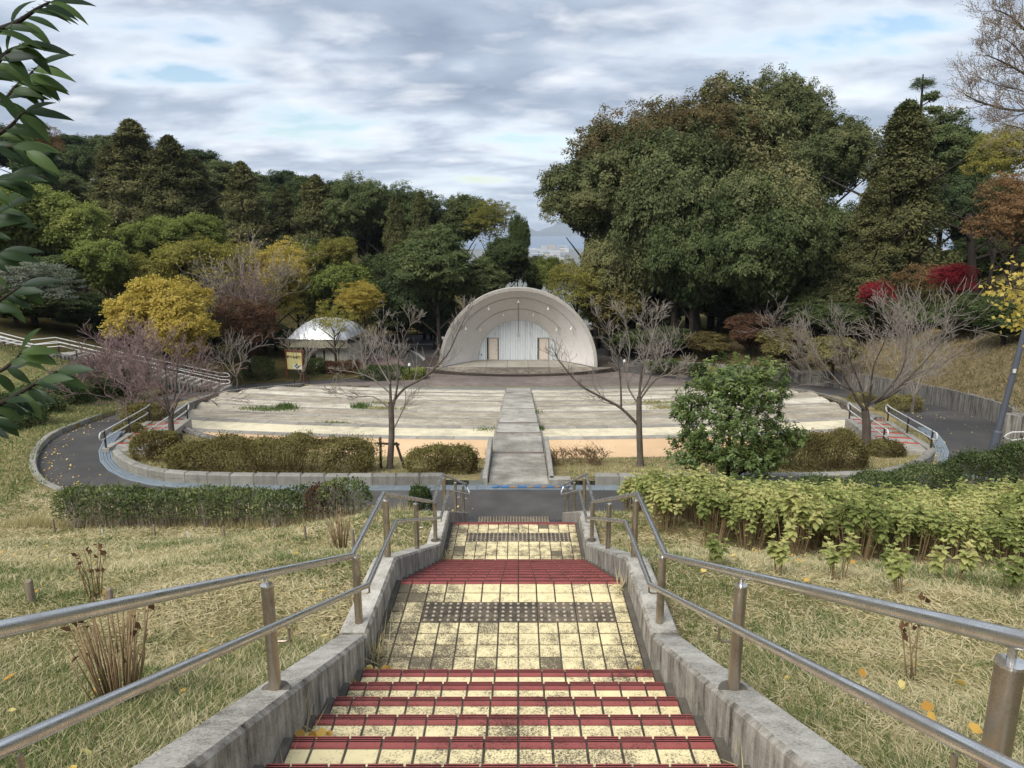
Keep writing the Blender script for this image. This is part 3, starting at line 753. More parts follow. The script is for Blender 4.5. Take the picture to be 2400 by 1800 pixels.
# painted crossing marks on the centre grates (blue and ochre)
M_blue = plain('blue_paint', c3(70, 112, 160), var=0.4, scale=30); M_ochre = plain('ochre_paint', c3(150, 122, 88), var=0.4, scale=30)
mk = thing('painted_grate', 'blue and ochre painted stretch of grate in front of the central path', 'painted grate', (0, 15.86, HZ(5.93)))
for i, (x0, x1, c) in enumerate(((-0.42, -0.22, 0), (-0.2, -0.04, 1), (-0.02, 0.2, 0), (0.24, 0.36, 1), (0.38, 0.52, 0), (0.54, 0.66, 1), (0.68, 0.84, 0), (0.86, 0.98, 1), (1.0, 1.2, 0), (-0.6, -0.46, 0))):
    b = MB(); sk = 0.05 if i > 2 else 0.0
    b.add([(x0 - sk, -0.09, 0), (x1 - sk, -0.09, 0), (x1 + sk, 0.02, 0), (x0 + sk, 0.02, 0), (x0 - sk, -0.09, .006), (x1 - sk, -0.09, .006), (x1 + sk, 0.02, .006), (x0 + sk, 0.02, .006)],
          [(0,3,2,1),(4,5,6,7),(0,1,5,4),(1,2,6,5),(2,3,7,6),(3,0,4,7)])
    b.build('paint_stripe', M_ochre if c else M_blue, mk)
for o_ in mk.children: o_.location.z += 0.012

# central path down through the terraces: sloping slabs with brown nosing strips
def build_path():
    t = thing('central_path', 'grey stone stepped path running down the middle of the terraces', 'path', (0, 16.0, HZ(5.94)))
    ys = [16.02, 19.1, 22.15, 25.0, 27.6, 30.25, 32.9, 35.5, 38.2, 40.8, 43.3]
    hs = [5.92, 6.22, 6.52, 6.98, 7.38, 7.78, 8.18, 8.58, 8.98, 9.38, 9.80]
    org = t.location
    for i in range(10):
        y0, y1 = ys[i], ys[i+1]; zt0 = HZ(hs[i] + 0.03 if i else hs[i]); zt1 = HZ(hs[i+1] - 0.12)
        b = MB(); W = 0.72
        b.add([(-W, y0, zt0 - .5), (W, y0, zt0 - .5), (W, y1 - .17, zt1 - .6), (-W, y1 - .17, zt1 - .6), (-W, y0, zt0), (W, y0, zt0), (W, y1 - .17, zt1), (-W, y1 - .17, zt1)],
              [(0,3,2,1),(4,5,6,7),(0,1,5,4),(1,2,6,5),(2,3,7,6),(3,0,4,7)])
        o = b.build('path_slab', M_slab, t); o.location = -org
        b = MB().cbox((-W, y1 - .165, zt1 - .5), (W, y1, zt1 + .004), .01)
        o = b.build('step_nosing', M_brickp if i < 3 else M_edge, t); o.location = -org
        # side kerbs between path and terrace
        for s in (-1, 1):
            if i == 0: 
                b = MB().cbox((0.74 if s > 0 else -0.86, y0 + .1, HZ(6.6)), (0.86 if s > 0 else -0.74, 19.6, HZ(5.78 if False else 5.80)), .012)
                o = b.build('side_kerb', M_conc, t); o.location = -org
            elif i > 1:
                zz = HZ(H_N[i-2] if i - 2 < 9 else 9.8) + 0.03
                b = MB().cbox((0.73 if s > 0 else -0.85, D_N[i-2] - 2.6 if i > 1 else y0, zz - .5), (0.85 if s > 0 else -0.73, D_N[i-2], zz), .012)
                o = b.build('side_kerb', M_edge, t); o.location = -org
    for s in (-1, 1):
        b = MB().cbox((0.72 if s > 0 else -1.25, 15.99 + .02, HZ(6.3)), (1.25 if s > 0 else -0.72, 16.25, HZ(5.80)), .012)
        if s > 0: o = b.build('end_block', M_conc, t); o.location = -org
build_path()

# ------------------------------------------------ stage yard paving
def sheet(name, pts, z, m, kind='structure', th=0):
    me = bpy.data.meshes.new(name)
    V, Fs = cdt([], [pts], lambda X, Y: inside_np(pts, X, Y))
    me.from_pydata([(x, y, z(x, y) if callable(z) else z) for x, y in V], [], Fs); me.update()
    o = link(name, me, m); tag(o, kind=kind); return o
arcb = [(x, 43.75 + x * x / 120) for x in np.linspace(13.5, -13.5, 28)]
yard = [(-13.5, 45.3)] + [(-12, 46.6), (-9, 47.6), (-7.5, 49.5)] + [(-7.4, 51.2), (7.4, 51.6), (9, 50.2), (11, 48.5), (13.5, 45.3)] + arcb[1:-1]
def zyard(x, y): return HZ(h_road(y)) + 0.006 if y > 49 else max(HZ(h_road(y)) + 0.006, HZ(9.84) + (y - 43.75 - x * x / 120) * -0.075) if False else HZ(h_road(y)) + 0.006
sheet('plaza_paving', yard, zyard, M_brickp)
pk = [(p.x, p.y) for p in [P(*q, 10.24) for q in ((900, 872), (850, 872), (835, 850), (850, 833), (890, 828), (935, 838), (947, 855), (940, 868))]]
sheet('pink_paving', pk, HZ(10.244), M_pinkp)
# white curved lane line
cl = catmull([P(*q, 10.24) for q in ((868, 790), (900, 800), (935, 812), (975, 830), (996, 852), (985, 868))], 8)
cl = [Vector((p.x, p.y, 0)) for p in cl]; co = offset2(cl, 0.28)
mb = MB()
for i in range(len(cl) - 1):
    mb.add([(cl[i].x, cl[i].y, HZ(10.238)), (cl[i+1].x, cl[i+1].y, HZ(10.238)), (co[i+1].x, co[i+1].y, HZ(10.238)), (co[i].x, co[i].y, HZ(10.238))], [(0, 1, 2, 3)])
o = mb.build('lane_line', plain('worn_white_line', c3(168, 168, 164), var=0.25)); tag(o, kind='structure')
a_, b_ = P(935, 807, 10.24), P(1030, 807, 10.24)
o = MB().box((a_.x, a_.y, HZ(10.242)), (b_.x, a_.y + .15, HZ(10.236))).build('lane_line', MATS['worn_white_line']); tag(o, kind='structure')
# ------------------------------------------------ near staircase
TILE = 0.15; X0, X1 = -1.0, 0.865          # tiled width; joint line at x = 0
WI_L, WI_R = -1.045, 0.915                 # inner faces of the two curbs
RISE, TREAD = 0.1434, 0.335
stair = thing('staircase', 'wide tiled staircase of yellow tiles with red nosings descending to the road', 'staircase', (0, 4.3, HZ(2.93)))
SO = stair.location
def srel(o): o.location = Vector(o.location) - SO; return o
levels = []    # (y_near, y_far(nose), h)
yn = 4.105; h = 2.926 - RISE
for k in range(13):
    levels.append((yn - TREAD, yn, h, 'f1')); yn -= TREAD; h -= RISE
levels.append((4.105, 5.585, 2.926, 'l1'))
for k in range(9): levels.append((5.585 + k * TREAD, 5.585 + (k + 1) * TREAD, 2.926 + RISE * (k + 1), 'f2'))
levels.append((8.6, 10.13, 4.36, 'l2'))
for k in range(10): levels.append((10.13 + k * TREAD, 10.13 + (k + 1) * TREAD, 4.36 + RISE * (k + 1), 'f3'))
# mortar body and channel strips
mb = MB()
for (a, b, hh, k) in levels:
    z = HZ(hh)
    mb.box((WI_L - 0.03, a, z - 0.5), (WI_R + 0.03, b - 0.012, z - 0.006))
srel(mb.build('stair_body', M_grout, stair))
mb = MB(); mb2 = MB()
for (a, b, hh, k) in levels:
    z = HZ(hh)
    for q_, (xa, xb) in enumerate(((WI_L - .01, X0 - 0.004), (X1 + 0.004, WI_R + .01))): (mb, mb2)[q_].box((xa, a + .001, z - 0.2), (xb, b - 0.006, z - 0.002))
srel(mb.build('channel_strip', M_channel, stair)); srel(mb2.build('channel_strip', M_channel, stair))
def tmesh(w, d, name, mats, nosing=False):
    g = 0.0058
    b = MB()
    if nosing:
        b.cbox((g, -d + g, -0.10), (w - g, 0.0, 0.0), 0.004)
        for y0 in (-0.060, -0.045, -0.030) if False else ():
            pass
    else:
        b.cbox((g, g * 1.25, -0.012), (w - g, d - g * 1.25, 0.0), 0.0025)
    return b.mesh(name, mats=mats)
def nosing_mesh(w):
    # raised tread with three grooves near the outer edge and a front lip
    g = 0.0055; b = MB()
    prof = [(-0.075, -0.012), (-0.075 + g, 0.0), (-0.042, 0.0), (-0.041, -0.004), (-0.036, -0.004), (-0.035, 0.0), (-0.030, 0.0), (-0.029, -0.004), (-0.024, -0.004), (-0.023, 0.0),
            (-0.018, 0.0), (-0.017, -0.004), (-0.012, -0.004), (-0.011, 0.0), (-0.004, 0.0), (0.0, -0.005), (0.0, -0.055)]
    n = len(prof)
    for x in (g, w - g): b.v += [(x, y, z) for y, z in prof]
    for i in range(n - 1): b.f.append((i + 1, i, i + n, i + n + 1)); b.mi.append(1 if prof[i][1] == -0.004 or prof[i+1][1] == -0.004 else 0)
    b.f += [tuple(range(n)), tuple(range(2*n - 1, n - 1, -1))]; b.mi += [0, 0]
    return b.mesh('nosing_tile', mats=[M_rtile, M_groove])
cols = []
x = 0.0
while x < X1 - 0.01: cols.append((x, min(TILE, X1 - x))); x += TILE
x = -TILE
while x > X0 - TILE + 0.01:
    xa = max(x, X0); cols.append((xa, x + TILE - xa)); x -= TILE
tcache = {}
def get_tile(w, d):
    key = ('t', round(w, 3), round(d, 3))
    if key not in tcache: tcache[key] = tmesh(w, d, 'floor_tile', [M_ytile])
    return tcache[key]
def get_nose(w):
    key = ('n', round(w, 3))
    if key not in tcache: tcache[key] = nosing_mesh(w)
    return tcache[key]
def get_tact():
    if 'tact' not in tcache:
        b = MB().cbox((.004, .004, -.012), (.296, .296, 0.0), .003)
        for i in range(5):
            for j in range(5):
                cx, cy_ = 0.03 + i * 0.06, 0.03 + j * 0.06
                base = len(b.v)
                for r, z in ((0.013, 0.0), (0.008, 0.005)):
                    for q in range(8): b.v.append((cx + r * math.cos(q * math.pi / 4), cy_ + r * math.sin(q * math.pi / 4), z))
                for q in range(8):
                    b.f.append((base + q, base + (q + 1) % 8, base + 8 + (q + 1) % 8, base + 8 + q)); b.mi.append(1)
                b.f.append(tuple(base + 8 + q for q in range(8))); b.mi.append(1)
        tcache['tact'] = b.mesh('tactile_block', mats=[M_tact, plain('tactile_stud', c3(176, 164, 140), var=0.3, scale=30)])
    return tcache['tact']
ntile = [0, 0]; rest_t = MB(); rest_n = MB()
def place(me, x, y, z, name, idx, rest):
    if ntile[idx] < 296:
        o = link(name, me, None, stair); o.location = Vector((x, y, z + rnd.uniform(-.0012, .0012))) - SO; ntile[idx] += 1
        return o
    vs = [(v.co.x + x, v.co.y + y, v.co.z + z) for v in me.vertices]
    rest.add(vs, [tuple(p.vertices) for p in me.polygons])
    rest.mi[-len(me.polygons):] = [p.material_index for p in me.polygons]
order = sorted(levels, key=lambda q: (0 if q[3] in ('l1', 'l2') else 1, q[1]))
order = [q for q in order if not (q[3] == 'f1' and q[1] < 1.6)] + [q for q in order if q[3] == 'f1' and q[1] < 1.6]
for (a, b, hh, k) in order:
    z = HZ(hh)
    first_land = k in ('l1', 'l2')
    for xa, w in cols: place(get_nose(w), xa, b, z + 0.002, 'nosing_tile', 1, rest_n)
    if not first_land:
        rows = [(b - 0.075 - TILE, TILE), (a, b - 0.075 - TILE - a)]
        for y0, d in rows:
            if y0 < a + 0.12 and k != 'f1': continue        # cut tiles under the step above never show
            for xa, w in cols: place(get_tile(w, d), xa, y0, z, 'floor_tile', 0, rest_t)
    else:
        y = b - 0.075; r = 0
        while y > a + 0.02:
            d = min(TILE, y - a); y -= d
            tact = r in (2, 3)
            for xa, w in cols:
                if tact and -0.76 < xa < 0.74 - 0.01 and -0.751 + 0 <= xa: continue
                place(get_tile(w, d), xa, y, z, 'floor_tile', 0, rest_t)
            r += 1
        for i in range(5):
            o = link('tactile_block', get_tact(), None, stair); o.location = Vector((-0.75 + i * 0.3, b - 0.075 - 4 * TILE, z + .001)) - SO
if rest_t.v: o = srel(rest_t.build('floor_tile', M_ytile, stair)); tag(o, kind='stuff')
if rest_n.v: o = srel(rest_n.build('nosing_tile', [M_rtile, M_groove], stair)); tag(o, kind='stuff')
# tactile blocks at the foot, on the road
for i in range(5):
    o = link('tactile_block', get_tact(), None, stair); o.location = Vector((-0.85 + i * 0.3, 13.78, HZ(5.94) + .014)) - SO

# curbs of the staircase, with a joint at the landing
CW = 0.195
def curb(sgn, label):
    xi = WI_R if sgn > 0 else WI_L; xo = xi + sgn * CW
    t = thing('stair_curb', label, 'curb wall', (xi, 4.42, HZ(2.73)))
    for nm, y0, y1 in (('a', -2.6, 4.412), ('b', 4.424, 13.9)):
        ys = [y0] + [q for q in (4.424, 5.62, 8.9, 10.1) if y0 < q < y1] + [y1]
        b = MB(); sec = []
        n = 0
        for y in ys:
            z = HZ(curb_h(y)) + (0.012 if nm == 'b' and y < 4.5 else 0)
            for (x, zz) in ((xi, z - 1.0), (xi, z - 0.022), (xi + sgn * 0.02, z), (xo - sgn * 0.012, z), (xo, z - 0.012), (xo, z - 1.0)): b.v.append((x, y, zz))
        m = 6
        for i in range(len(ys) - 1):
            for j in range(m - 1):
                a = i * m + j; f = (a, a + 1, a + 1 + m, a + m)
                b.f.append(f if sgn > 0 else f[::-1]); b.mi.append(0)
        b.f += [tuple(range(m)), tuple(range(len(ys) * m - 1, (len(ys) - 1) * m - 1, -1))]; b.mi += [0, 0]
        o = b.build('curb_segment', M_curbw, t); o.location = -t.location
    # inward-turned foot
    for q in range(1):
        z = HZ(curb_h(13.9))
    return t
def curbwall_mat():
    m, nt, out = newmat('stair_curb_concrete')
    g = nt.nodes.new('ShaderNodeNewGeometry')
    v = g.outputs['Position']
    a = noise_(nt, v, 7, 6, 0.65); f = noise_(nt, v, 85, 4, 0.8); bgn = noise_(nt, v, 1.3, 3, 0.5)
    st = noise_(nt, coords(nt, 'pos', (14, 14, 1.6)), 1.0, 5, 0.7)
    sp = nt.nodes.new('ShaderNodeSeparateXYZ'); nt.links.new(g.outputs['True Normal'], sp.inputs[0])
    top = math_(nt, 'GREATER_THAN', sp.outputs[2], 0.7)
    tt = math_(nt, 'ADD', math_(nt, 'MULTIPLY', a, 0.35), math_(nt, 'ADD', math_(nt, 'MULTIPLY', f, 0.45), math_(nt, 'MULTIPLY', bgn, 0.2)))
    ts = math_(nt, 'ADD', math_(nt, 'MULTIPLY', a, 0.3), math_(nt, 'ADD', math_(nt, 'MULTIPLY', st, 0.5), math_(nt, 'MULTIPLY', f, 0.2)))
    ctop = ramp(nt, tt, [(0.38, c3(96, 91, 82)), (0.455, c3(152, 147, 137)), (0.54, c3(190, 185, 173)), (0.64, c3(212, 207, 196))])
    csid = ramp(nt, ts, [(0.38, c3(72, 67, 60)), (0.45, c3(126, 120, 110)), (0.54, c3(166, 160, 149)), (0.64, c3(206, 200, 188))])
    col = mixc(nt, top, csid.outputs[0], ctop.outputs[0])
    bs = nt.nodes.new('ShaderNodeBsdfPrincipled'); nt.links.new(col, bs.inputs['Base Color']); bs.inputs['Roughness'].default_value = 0.92; bs.inputs['Specular IOR Level'].default_value = 0.2
    bp = nt.nodes.new('ShaderNodeBump'); bp.inputs['Strength'].default_value = 0.8; bp.inputs['Distance'].default_value = 0.004
    nt.links.new(math_(nt, 'ADD', f, a), bp.inputs['Height']); nt.links.new(bp.outputs[0], bs.inputs['Normal'])
    nt.links.new(bs.outputs[0], out.inputs[0]); return m
M_curbw = curbwall_mat()
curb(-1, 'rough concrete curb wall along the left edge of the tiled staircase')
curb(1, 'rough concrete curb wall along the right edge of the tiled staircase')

# handrails
def rail_h(y): return interp([(-3, 2.16 - 7.455 * 0.428), (4.455, 2.16), (5.61, 2.16), (8.9, 3.54), (10.0, 3.54), (14.15, 5.22)], y)
def handrail(sgn, label):
    xu = 1.0 if sgn > 0 else -1.13; xl = 0.915 if sgn > 0 else -1.045
    t = thing('handrail', label, 'handrail', (xu, 4.5, HZ(2.7)))
    def rel(o): o.location = -t.location; smooth_shade(o, 50); return o
    yu = [-1.2, 4.455, 5.61, 8.9, 10.0, 14.15]
    up = [(xu, y, HZ(rail_h(y))) for y in yu]
    lo = [(xl, y, HZ(rail_h(y) + 0.25)) for y in (-1.2, 4.52, 5.66, 8.96, 10.05, 14.0)]
    # bent end joining both rails
    end = [(xu, 14.30, HZ(5.27)), (xu - sgn * 0.03, 14.36, HZ(5.36)), (xl, 14.30, HZ(5.47)), (xl, 14.15, HZ(5.47))]
    rel(MB().tube(up[:] + end[:2], 0.0205, 14).build('upper_rail', M_steel, t))
    rel(MB().tube(lo + [end[3], end[2], end[1]], 0.0185, 14).build('lower_rail', M_steel, t))
    for y in (-0.35, 1.29, 2.926, 4.56, 5.69, 7.36, 9.02, 10.2, 12.05, 13.75):
        zb = HZ(curb_h(y)); zt = HZ(rail_h(y)) - 0.055
        b = MB().tube([(xu, y, zb - 0.02), (xu, y, zt)], 0.0275, 16)
        p = rel(b.build('post', M_post, t))
        nk = MB().tube([(xu, y, zt - .001), (xu, y, zt + 0.045)], 0.009, 8).tube([(xu, y, zt - .004), (xu, y, zt + 0.003), (xu, y, zt + 0.0045)], [0.0285, 0.0285, 0.02], 16)
        q = nk.build('post_cap', M_steel, p); smooth_shade(q, 40)
        zr_ = HZ(rail_h(y) + 0.25)
        br = MB().tube([(xu, y + .0, zr_ - 0.085), ((xu + xl * 3) / 4, y + .0, zr_ - 0.085), (xl, y + .0, zr_ - 0.075), (xl, y + .0, zr_ - .02)], 0.0065, 8)
        q = br.build('bracket', M_post, p); smooth_shade(q, 60)
        if y in (4.56, 9.02, 2.926):
            g = MB().tube([(xu, y, zb - .01), (xu, y, zb + 0.004), (xu, y, zb + .006)], [0.07, 0.066, 0.04], 18)
            q = g.build('mortar_collar', M_channel, p)
    return t
handrail(-1, 'two-bar stainless steel handrail on the left curb of the tiled staircase')
handrail(1, 'two-bar stainless steel handrail on the right curb of the tiled staircase')

# ------------------------------------------------ right retaining wall
wp = [Vector((x, y, 0)) for x, y in reversed(rw)]
tops = [HZ(wall_top(p.y)) for p in wp]; bots = [HZ(h_road(p.y)) - 0.2 for p in wp]
w = wall_strip('retaining_wall', offset2(wp, .07), tops, bots, -0.34, M_conc_dark)
tag(w, 'streaky stained concrete retaining wall curving up along the right side of the road', 'retaining wall')
wp2 = [Vector((13.9, 19.4, 0)), Vector((26, 19.0, 0))]
w2 = wall_strip('retaining_wall', [Vector((13.9, 19.395, 0)), Vector((18, 19.27, 0)), Vector((26, 19.0, 0))], [HZ(5.12), HZ(5.05), HZ(4.9)], [HZ(6.2)] * 3, 0.30, M_conc_dark)
tag(w2, 'end of the concrete wall turning right behind the white loop rail', 'retaining wall')
# back-right low wall by the stage yard
wb = [Vector((p[0], p[1], 0)) for p in ((9.3, 51.2), (9.6, 50.9), (14, 49.5))]
w3 = wall_strip('retaining_wall', wb, [HZ(9.3)] * 3, [HZ(10.5)] * 3, 0.25, M_conc_dark)
tag(w3, 'low concrete wall at the right of the stage yard below dark shrubs', 'retaining wall')

# white loop rail at the right fork
def loop_rail(name, label, pts_list, r, posts, m, pm=None):
    t = thing(name, label, 'handrail', pts_list[0][0])
    for pts in pts_list:
        o = MB().tube(pts, r, 8).build('rail', m, t); o.location = -t.location; smooth_shade(o, 50)
    for a, b in posts:
        o = MB().tube([a, b], 0.03, 8).build('post', pm or M_dkpost, t); o.location = -t.location; smooth_shade(o, 40)
    return t
def uloop(x0, x1, y, z0, z1):
    zm = (z0 + z1) / 2; r = (z1 - z0) / 2
    return [Vector((x1, y, z1)), Vector((x0 + r, y, z1)), Vector((x0 + r * .3, y, z1 - r * .3)), Vector((x0, y, zm)), Vector((x0 + r * .3, y, z0 + r * .3)), Vector((x0 + r, y, z0)), Vector((x1, y, z0))]
pA = P(2354, 1020, 5.3)
yA = 18.6
def atY(px, py, y): return PD(px, py, y)
l1 = [atY(2420, 1012, 18.7), atY(2372, 1013, 18.7), atY(2360, 1018, 18.7), atY(2355, 1023, 18.7), atY(2360, 1028, 18.7), atY(2372, 1032, 18.7), atY(2420, 1025, 18.7)]
l2 = [atY(2420, 1050, 17.6), atY(2360, 1049, 17.6), atY(2349, 1053, 17.6), atY(2346, 1057, 17.6), atY(2350, 1062, 17.6), atY(2362, 1066, 17.6), atY(2420, 1062, 17.6)]
loop_rail('loop_rail', 'two white looped handrail ends beside the lamp post at the right', [l1, l2], 0.02, [(atY(2366, 1060, 17.6), Vector((atY(2366, 1060, 17.6).x, 17.6, HZ(5.96)))), (atY(2395, 1022, 18.7), Vector((atY(2395, 1022, 18.7).x, 18.7, HZ(5.96))))], M_white_rail)

# side stairs from the road down to the terraces, with white looped rails
def side_stair(sgn, label, rlabel):
    S = 1.0
    t = thing('side_steps', label, 'steps', (sgn * 11.8, 21.2, HZ(5.95)))
    A = Vector((sgn * 10.72, 18.75, HZ(5.95))); B = Vector((sgn * 11.95, 23.5, HZ(6.45)))
    d = Vector((B.x - A.x, B.y - A.y, 0)); L = d.length; u = d.normalized(); w = Vector((-u.y, u.x, 0))
    ang = math.atan2(u.y, u.x); n = 6; tr = L / n; W = 0.5; DRP = .5
    M = Matrix.Translation(A) @ Matrix.Rotation(ang, 4, 'Z')
    for i in range(n):
        z = -(i) * DRP / n
        o = MB().box((i * tr, -W, z - .8), ((i + 1) * tr - .10, W, z - .0), M=M).build('step', M_conc, t); o.location = -t.location
        o = MB().cbox(((i + 1) * tr - .095, -W, z - .13), ((i + 1) * tr + .005, W, z + .01), .006, M=M).build('step_nosing', plain('red_step_nosing', c3(168, 62, 56)) if 'red_step_nosing' not in MATS else MATS['red_step_nosing'], t); o.location = -t.location
    for s in (-1, 1):
        b = MB(); y0, y1 = (W, W + .2) if s > 0 else (-W - .2, -W)
        b.add([M @ Vector(q) for q in ((-.0, y0, -.7), (L, y0, -1.3), (L, y1, -1.3), (-.0, y1, -.7), (-.0, y0, .10), (L, y0, -.40), (L, y1, -.40), (-.0, y1, .10))],
              [(0,3,2,1),(4,5,6,7),(0,1,5,4),(1,2,6,5),(2,3,7,6),(3,0,4,7)])
        o = b.build('side_wall', M_conc, t); o.location = -t.location
        r = thing('handrail', rlabel[0 if s > 0 else 1], 'handrail', M @ Vector((0, s * (W + .1), 0)))
        yy = s * (W + .1)
        def q(x, z): return M @ Vector((x, yy, z))
        sl = -DRP / L
        up = [q(-.2, .60), q(L - .3, .60 + sl * (L - .3)), q(L + .15, .62 + sl * L), q(L + .28, .56 + sl * L), q(L + .28, .46 + sl * L), q(L + .15, .40 + sl * L), q(L - .3, .38 + sl * (L - .3)), q(-.15, .38), q(-.26, .40), q(-.32, .48), q(-.30, .56), q(-.2, .60)]
        o = MB().tube(up, 0.019, 8).build('rail', M_white_rail, r); o.location = -r.location; smooth_shade(o, 50)
        for xx in (.1, L * .5, L - .1):
            o = MB().tube([q(xx, sl * xx + .05), q(xx, .60 + sl * xx)], 0.028, 8).build('post', M_dkpost, r); o.location = -r.location; smooth_shade(o, 40)
    return t
side_stair(-1, 'small concrete steps with red nosings down to the terraces at the left', ('white looped handrail on the inner side of the left small steps', 'white looped handrail on the outer side of the left small steps'))
side_stair(1, 'small concrete steps with red nosings down to the terraces at the right', ('white looped handrail on the outer side of the right small steps', 'white looped handrail on the inner side of the right small steps'))

# hillside stair at the upper left with four white rails
def hill_stair():
    T_ = thing('hillside_steps', 'concrete steps with stone facing climbing the slope at the upper left', 'steps', P(530, 905, 9.2))
    D_tab = [(0, 36.5), (84, 37), (142, 37.2), (522, 41.0), (560, 41.6)]
    def q(px, py, dd=0): return PD(px, py, interp(D_tab, px) + dd)
    far = [[(-60, 762), (0, 780), (67, 797), (130, 791), (300, 829), (515, 874)], [(-60, 770), (0, 788), (76, 808), (132, 800), (300, 839), (520, 883)]]
    near = [[(-60, 772), (0, 790), (83, 808), (142, 803), (300, 840), (520, 890)], [(-60, 780), (0, 797), (84, 816), (142, 811), (300, 848), (518, 899)]]
    for nm, ls, dd in (('long white two-bar handrail on the far side of the hillside steps', far, 0.6), ('long white two-bar handrail on the near side of the hillside steps', near, -0.9)):
        r = thing('handrail', nm, 'handrail', q(522, 890, dd))
        A_ = [q(x, y, dd) for x, y in ls[0]]; B_ = [q(x, y, dd) for x, y in ls[1]]
        e0, e1 = A_[-1], B_[-1]; ex = Vector((0.35, 0, 0))
        lp = A_ + [e0 + ex, e0 + ex * 1.4 + (e1 - e0) * .3, e1 + ex * 1.4 - (e1 - e0) * .2, e1 + ex] + list(reversed(B_))
        o = MB().tube(lp, 0.028, 6).build('rail', M_white_rail, r); o.location = -r.location; smooth_shade(o, 50)
        for px in list(range(10, 521, 42)):
            yb = interp([(p[0], p[1]) for p in ls[1]], px)
            a = q(px, yb, dd); o = MB().tube([a, a + Vector((0, 0, -0.55))], 0.03, 6).build('post', M_dkpost, r); o.location = -r.location
    # steps mass below the rails
    pts = [(-60, 790), (0, 806), (84, 828), (142, 822), (300, 858), (520, 909)]
    n = 34
    for i in range(n):
        px = -60 + 580 * i / n; px2 = -60 + 580 * (i + 1) / n
        a = q(px, interp(pts, px) + 2, -1.0); b = q(px2, interp(pts, px2) + 2, -1.0)
        mb = MB().cbox((a.x, a.y + .02, b.z - 1.2), (b.x, a.y + 1.7, a.z - .22), .02)
        o = mb.build('step', M_conc, T_); o.location = -T_.location
    for px in range(-40, 520, 9):
        a = q(px, interp(pts, px) + 4, -1.0); b = q(px + 9, interp(pts, px + 9) + 4, -1.0)
        mb = MB(); x0, x1, y0, y1 = a.x, b.x - .015, a.y - .22, a.y + .1
        mb.add([(x0, y0, a.z - 1.3), (x1, y0, a.z - 1.3), (x1, y1, a.z - 1.3), (x0, y1, a.z - 1.3), (x0, y0, a.z - .06), (x1, y0, b.z - .06), (x1, y1, b.z - .06), (x0, y1, a.z - .06)], [(0,3,2,1),(4,5,6,7),(0,1,5,4),(1,2,6,5),(2,3,7,6),(3,0,4,7)])
        o = mb.build('facing_stone', M_stonewall, T_); o.location = -T_.location
M_stonewall = stone('stone_facing', [(0.3, c3(60, 58, 54)), (0.5, c3(96, 94, 88)), (0.7, c3(136, 133, 126))], scale=3, fine=30, bump=0.8, bump_d=0.03, objrand=0.25)
hill_stair()
# ------------------------------------------------ stage and band shell
M_shell = stone('shell_plaster', [(0.3, c3(186, 181, 176)), (0.48, c3(219, 215, 211)), (0.7, c3(231, 228, 225))], scale=2.5, fine=14, fine_amt=0.2, big=0.5, bump=0.15, vec_scale=(1, 1, 1), streak=0.4)
M_shellrim = stone('shell_rim', [(0.3, c3(136, 132, 124)), (0.5, c3(172, 167, 158)), (0.7, c3(196, 191, 182))], scale=4, fine=30, bump=0.3, streak=0.3)
M_plank = stone('pale_blue_planks', [(0.30, c3(130, 128, 124)), (0.38, c3(192, 196, 197)), (0.5, c3(220, 225, 227)), (0.7, c3(230, 234, 236))], scale=2.2, fine=20, vec_scale=(6, 6, 0.8), bump=0.3, objrand=0.10)
M_door = stone('cream_door', [(0.3, c3(190, 174, 156)), (0.5, c3(216, 203, 188)), (0.7, c3(226, 215, 202))], scale=5, fine=30, bump=0.1)
M_stage_in = stone('stage_floor_dry', [(0.3, c3(126, 122, 110)), (0.5, c3(152, 148, 136)), (0.7, c3(174, 170, 158))], scale=2, fine=30, bump=0.2, objrand=0.06)
M_stage_out = stone('stage_floor_weathered', [(0.32, c3(78, 70, 62)), (0.46, c3(104, 96, 86)), (0.56, c3(134, 126, 114)), (0.68, c3(172, 162, 146))], scale=2.4, fine=18, bump=0.3, big=0.6, objrand=0.08)
M_lampw = plain('lamp_white', c3(214, 210, 200), rough=0.4, spec=0.5)
M_dark = plain('dark_metal', c3(52, 50, 48), rough=0.5)
ZS = HZ(9.88)                      # stage floor
YF, YB, RF, RB = 51.3, 54.2, 5.58, 3.08
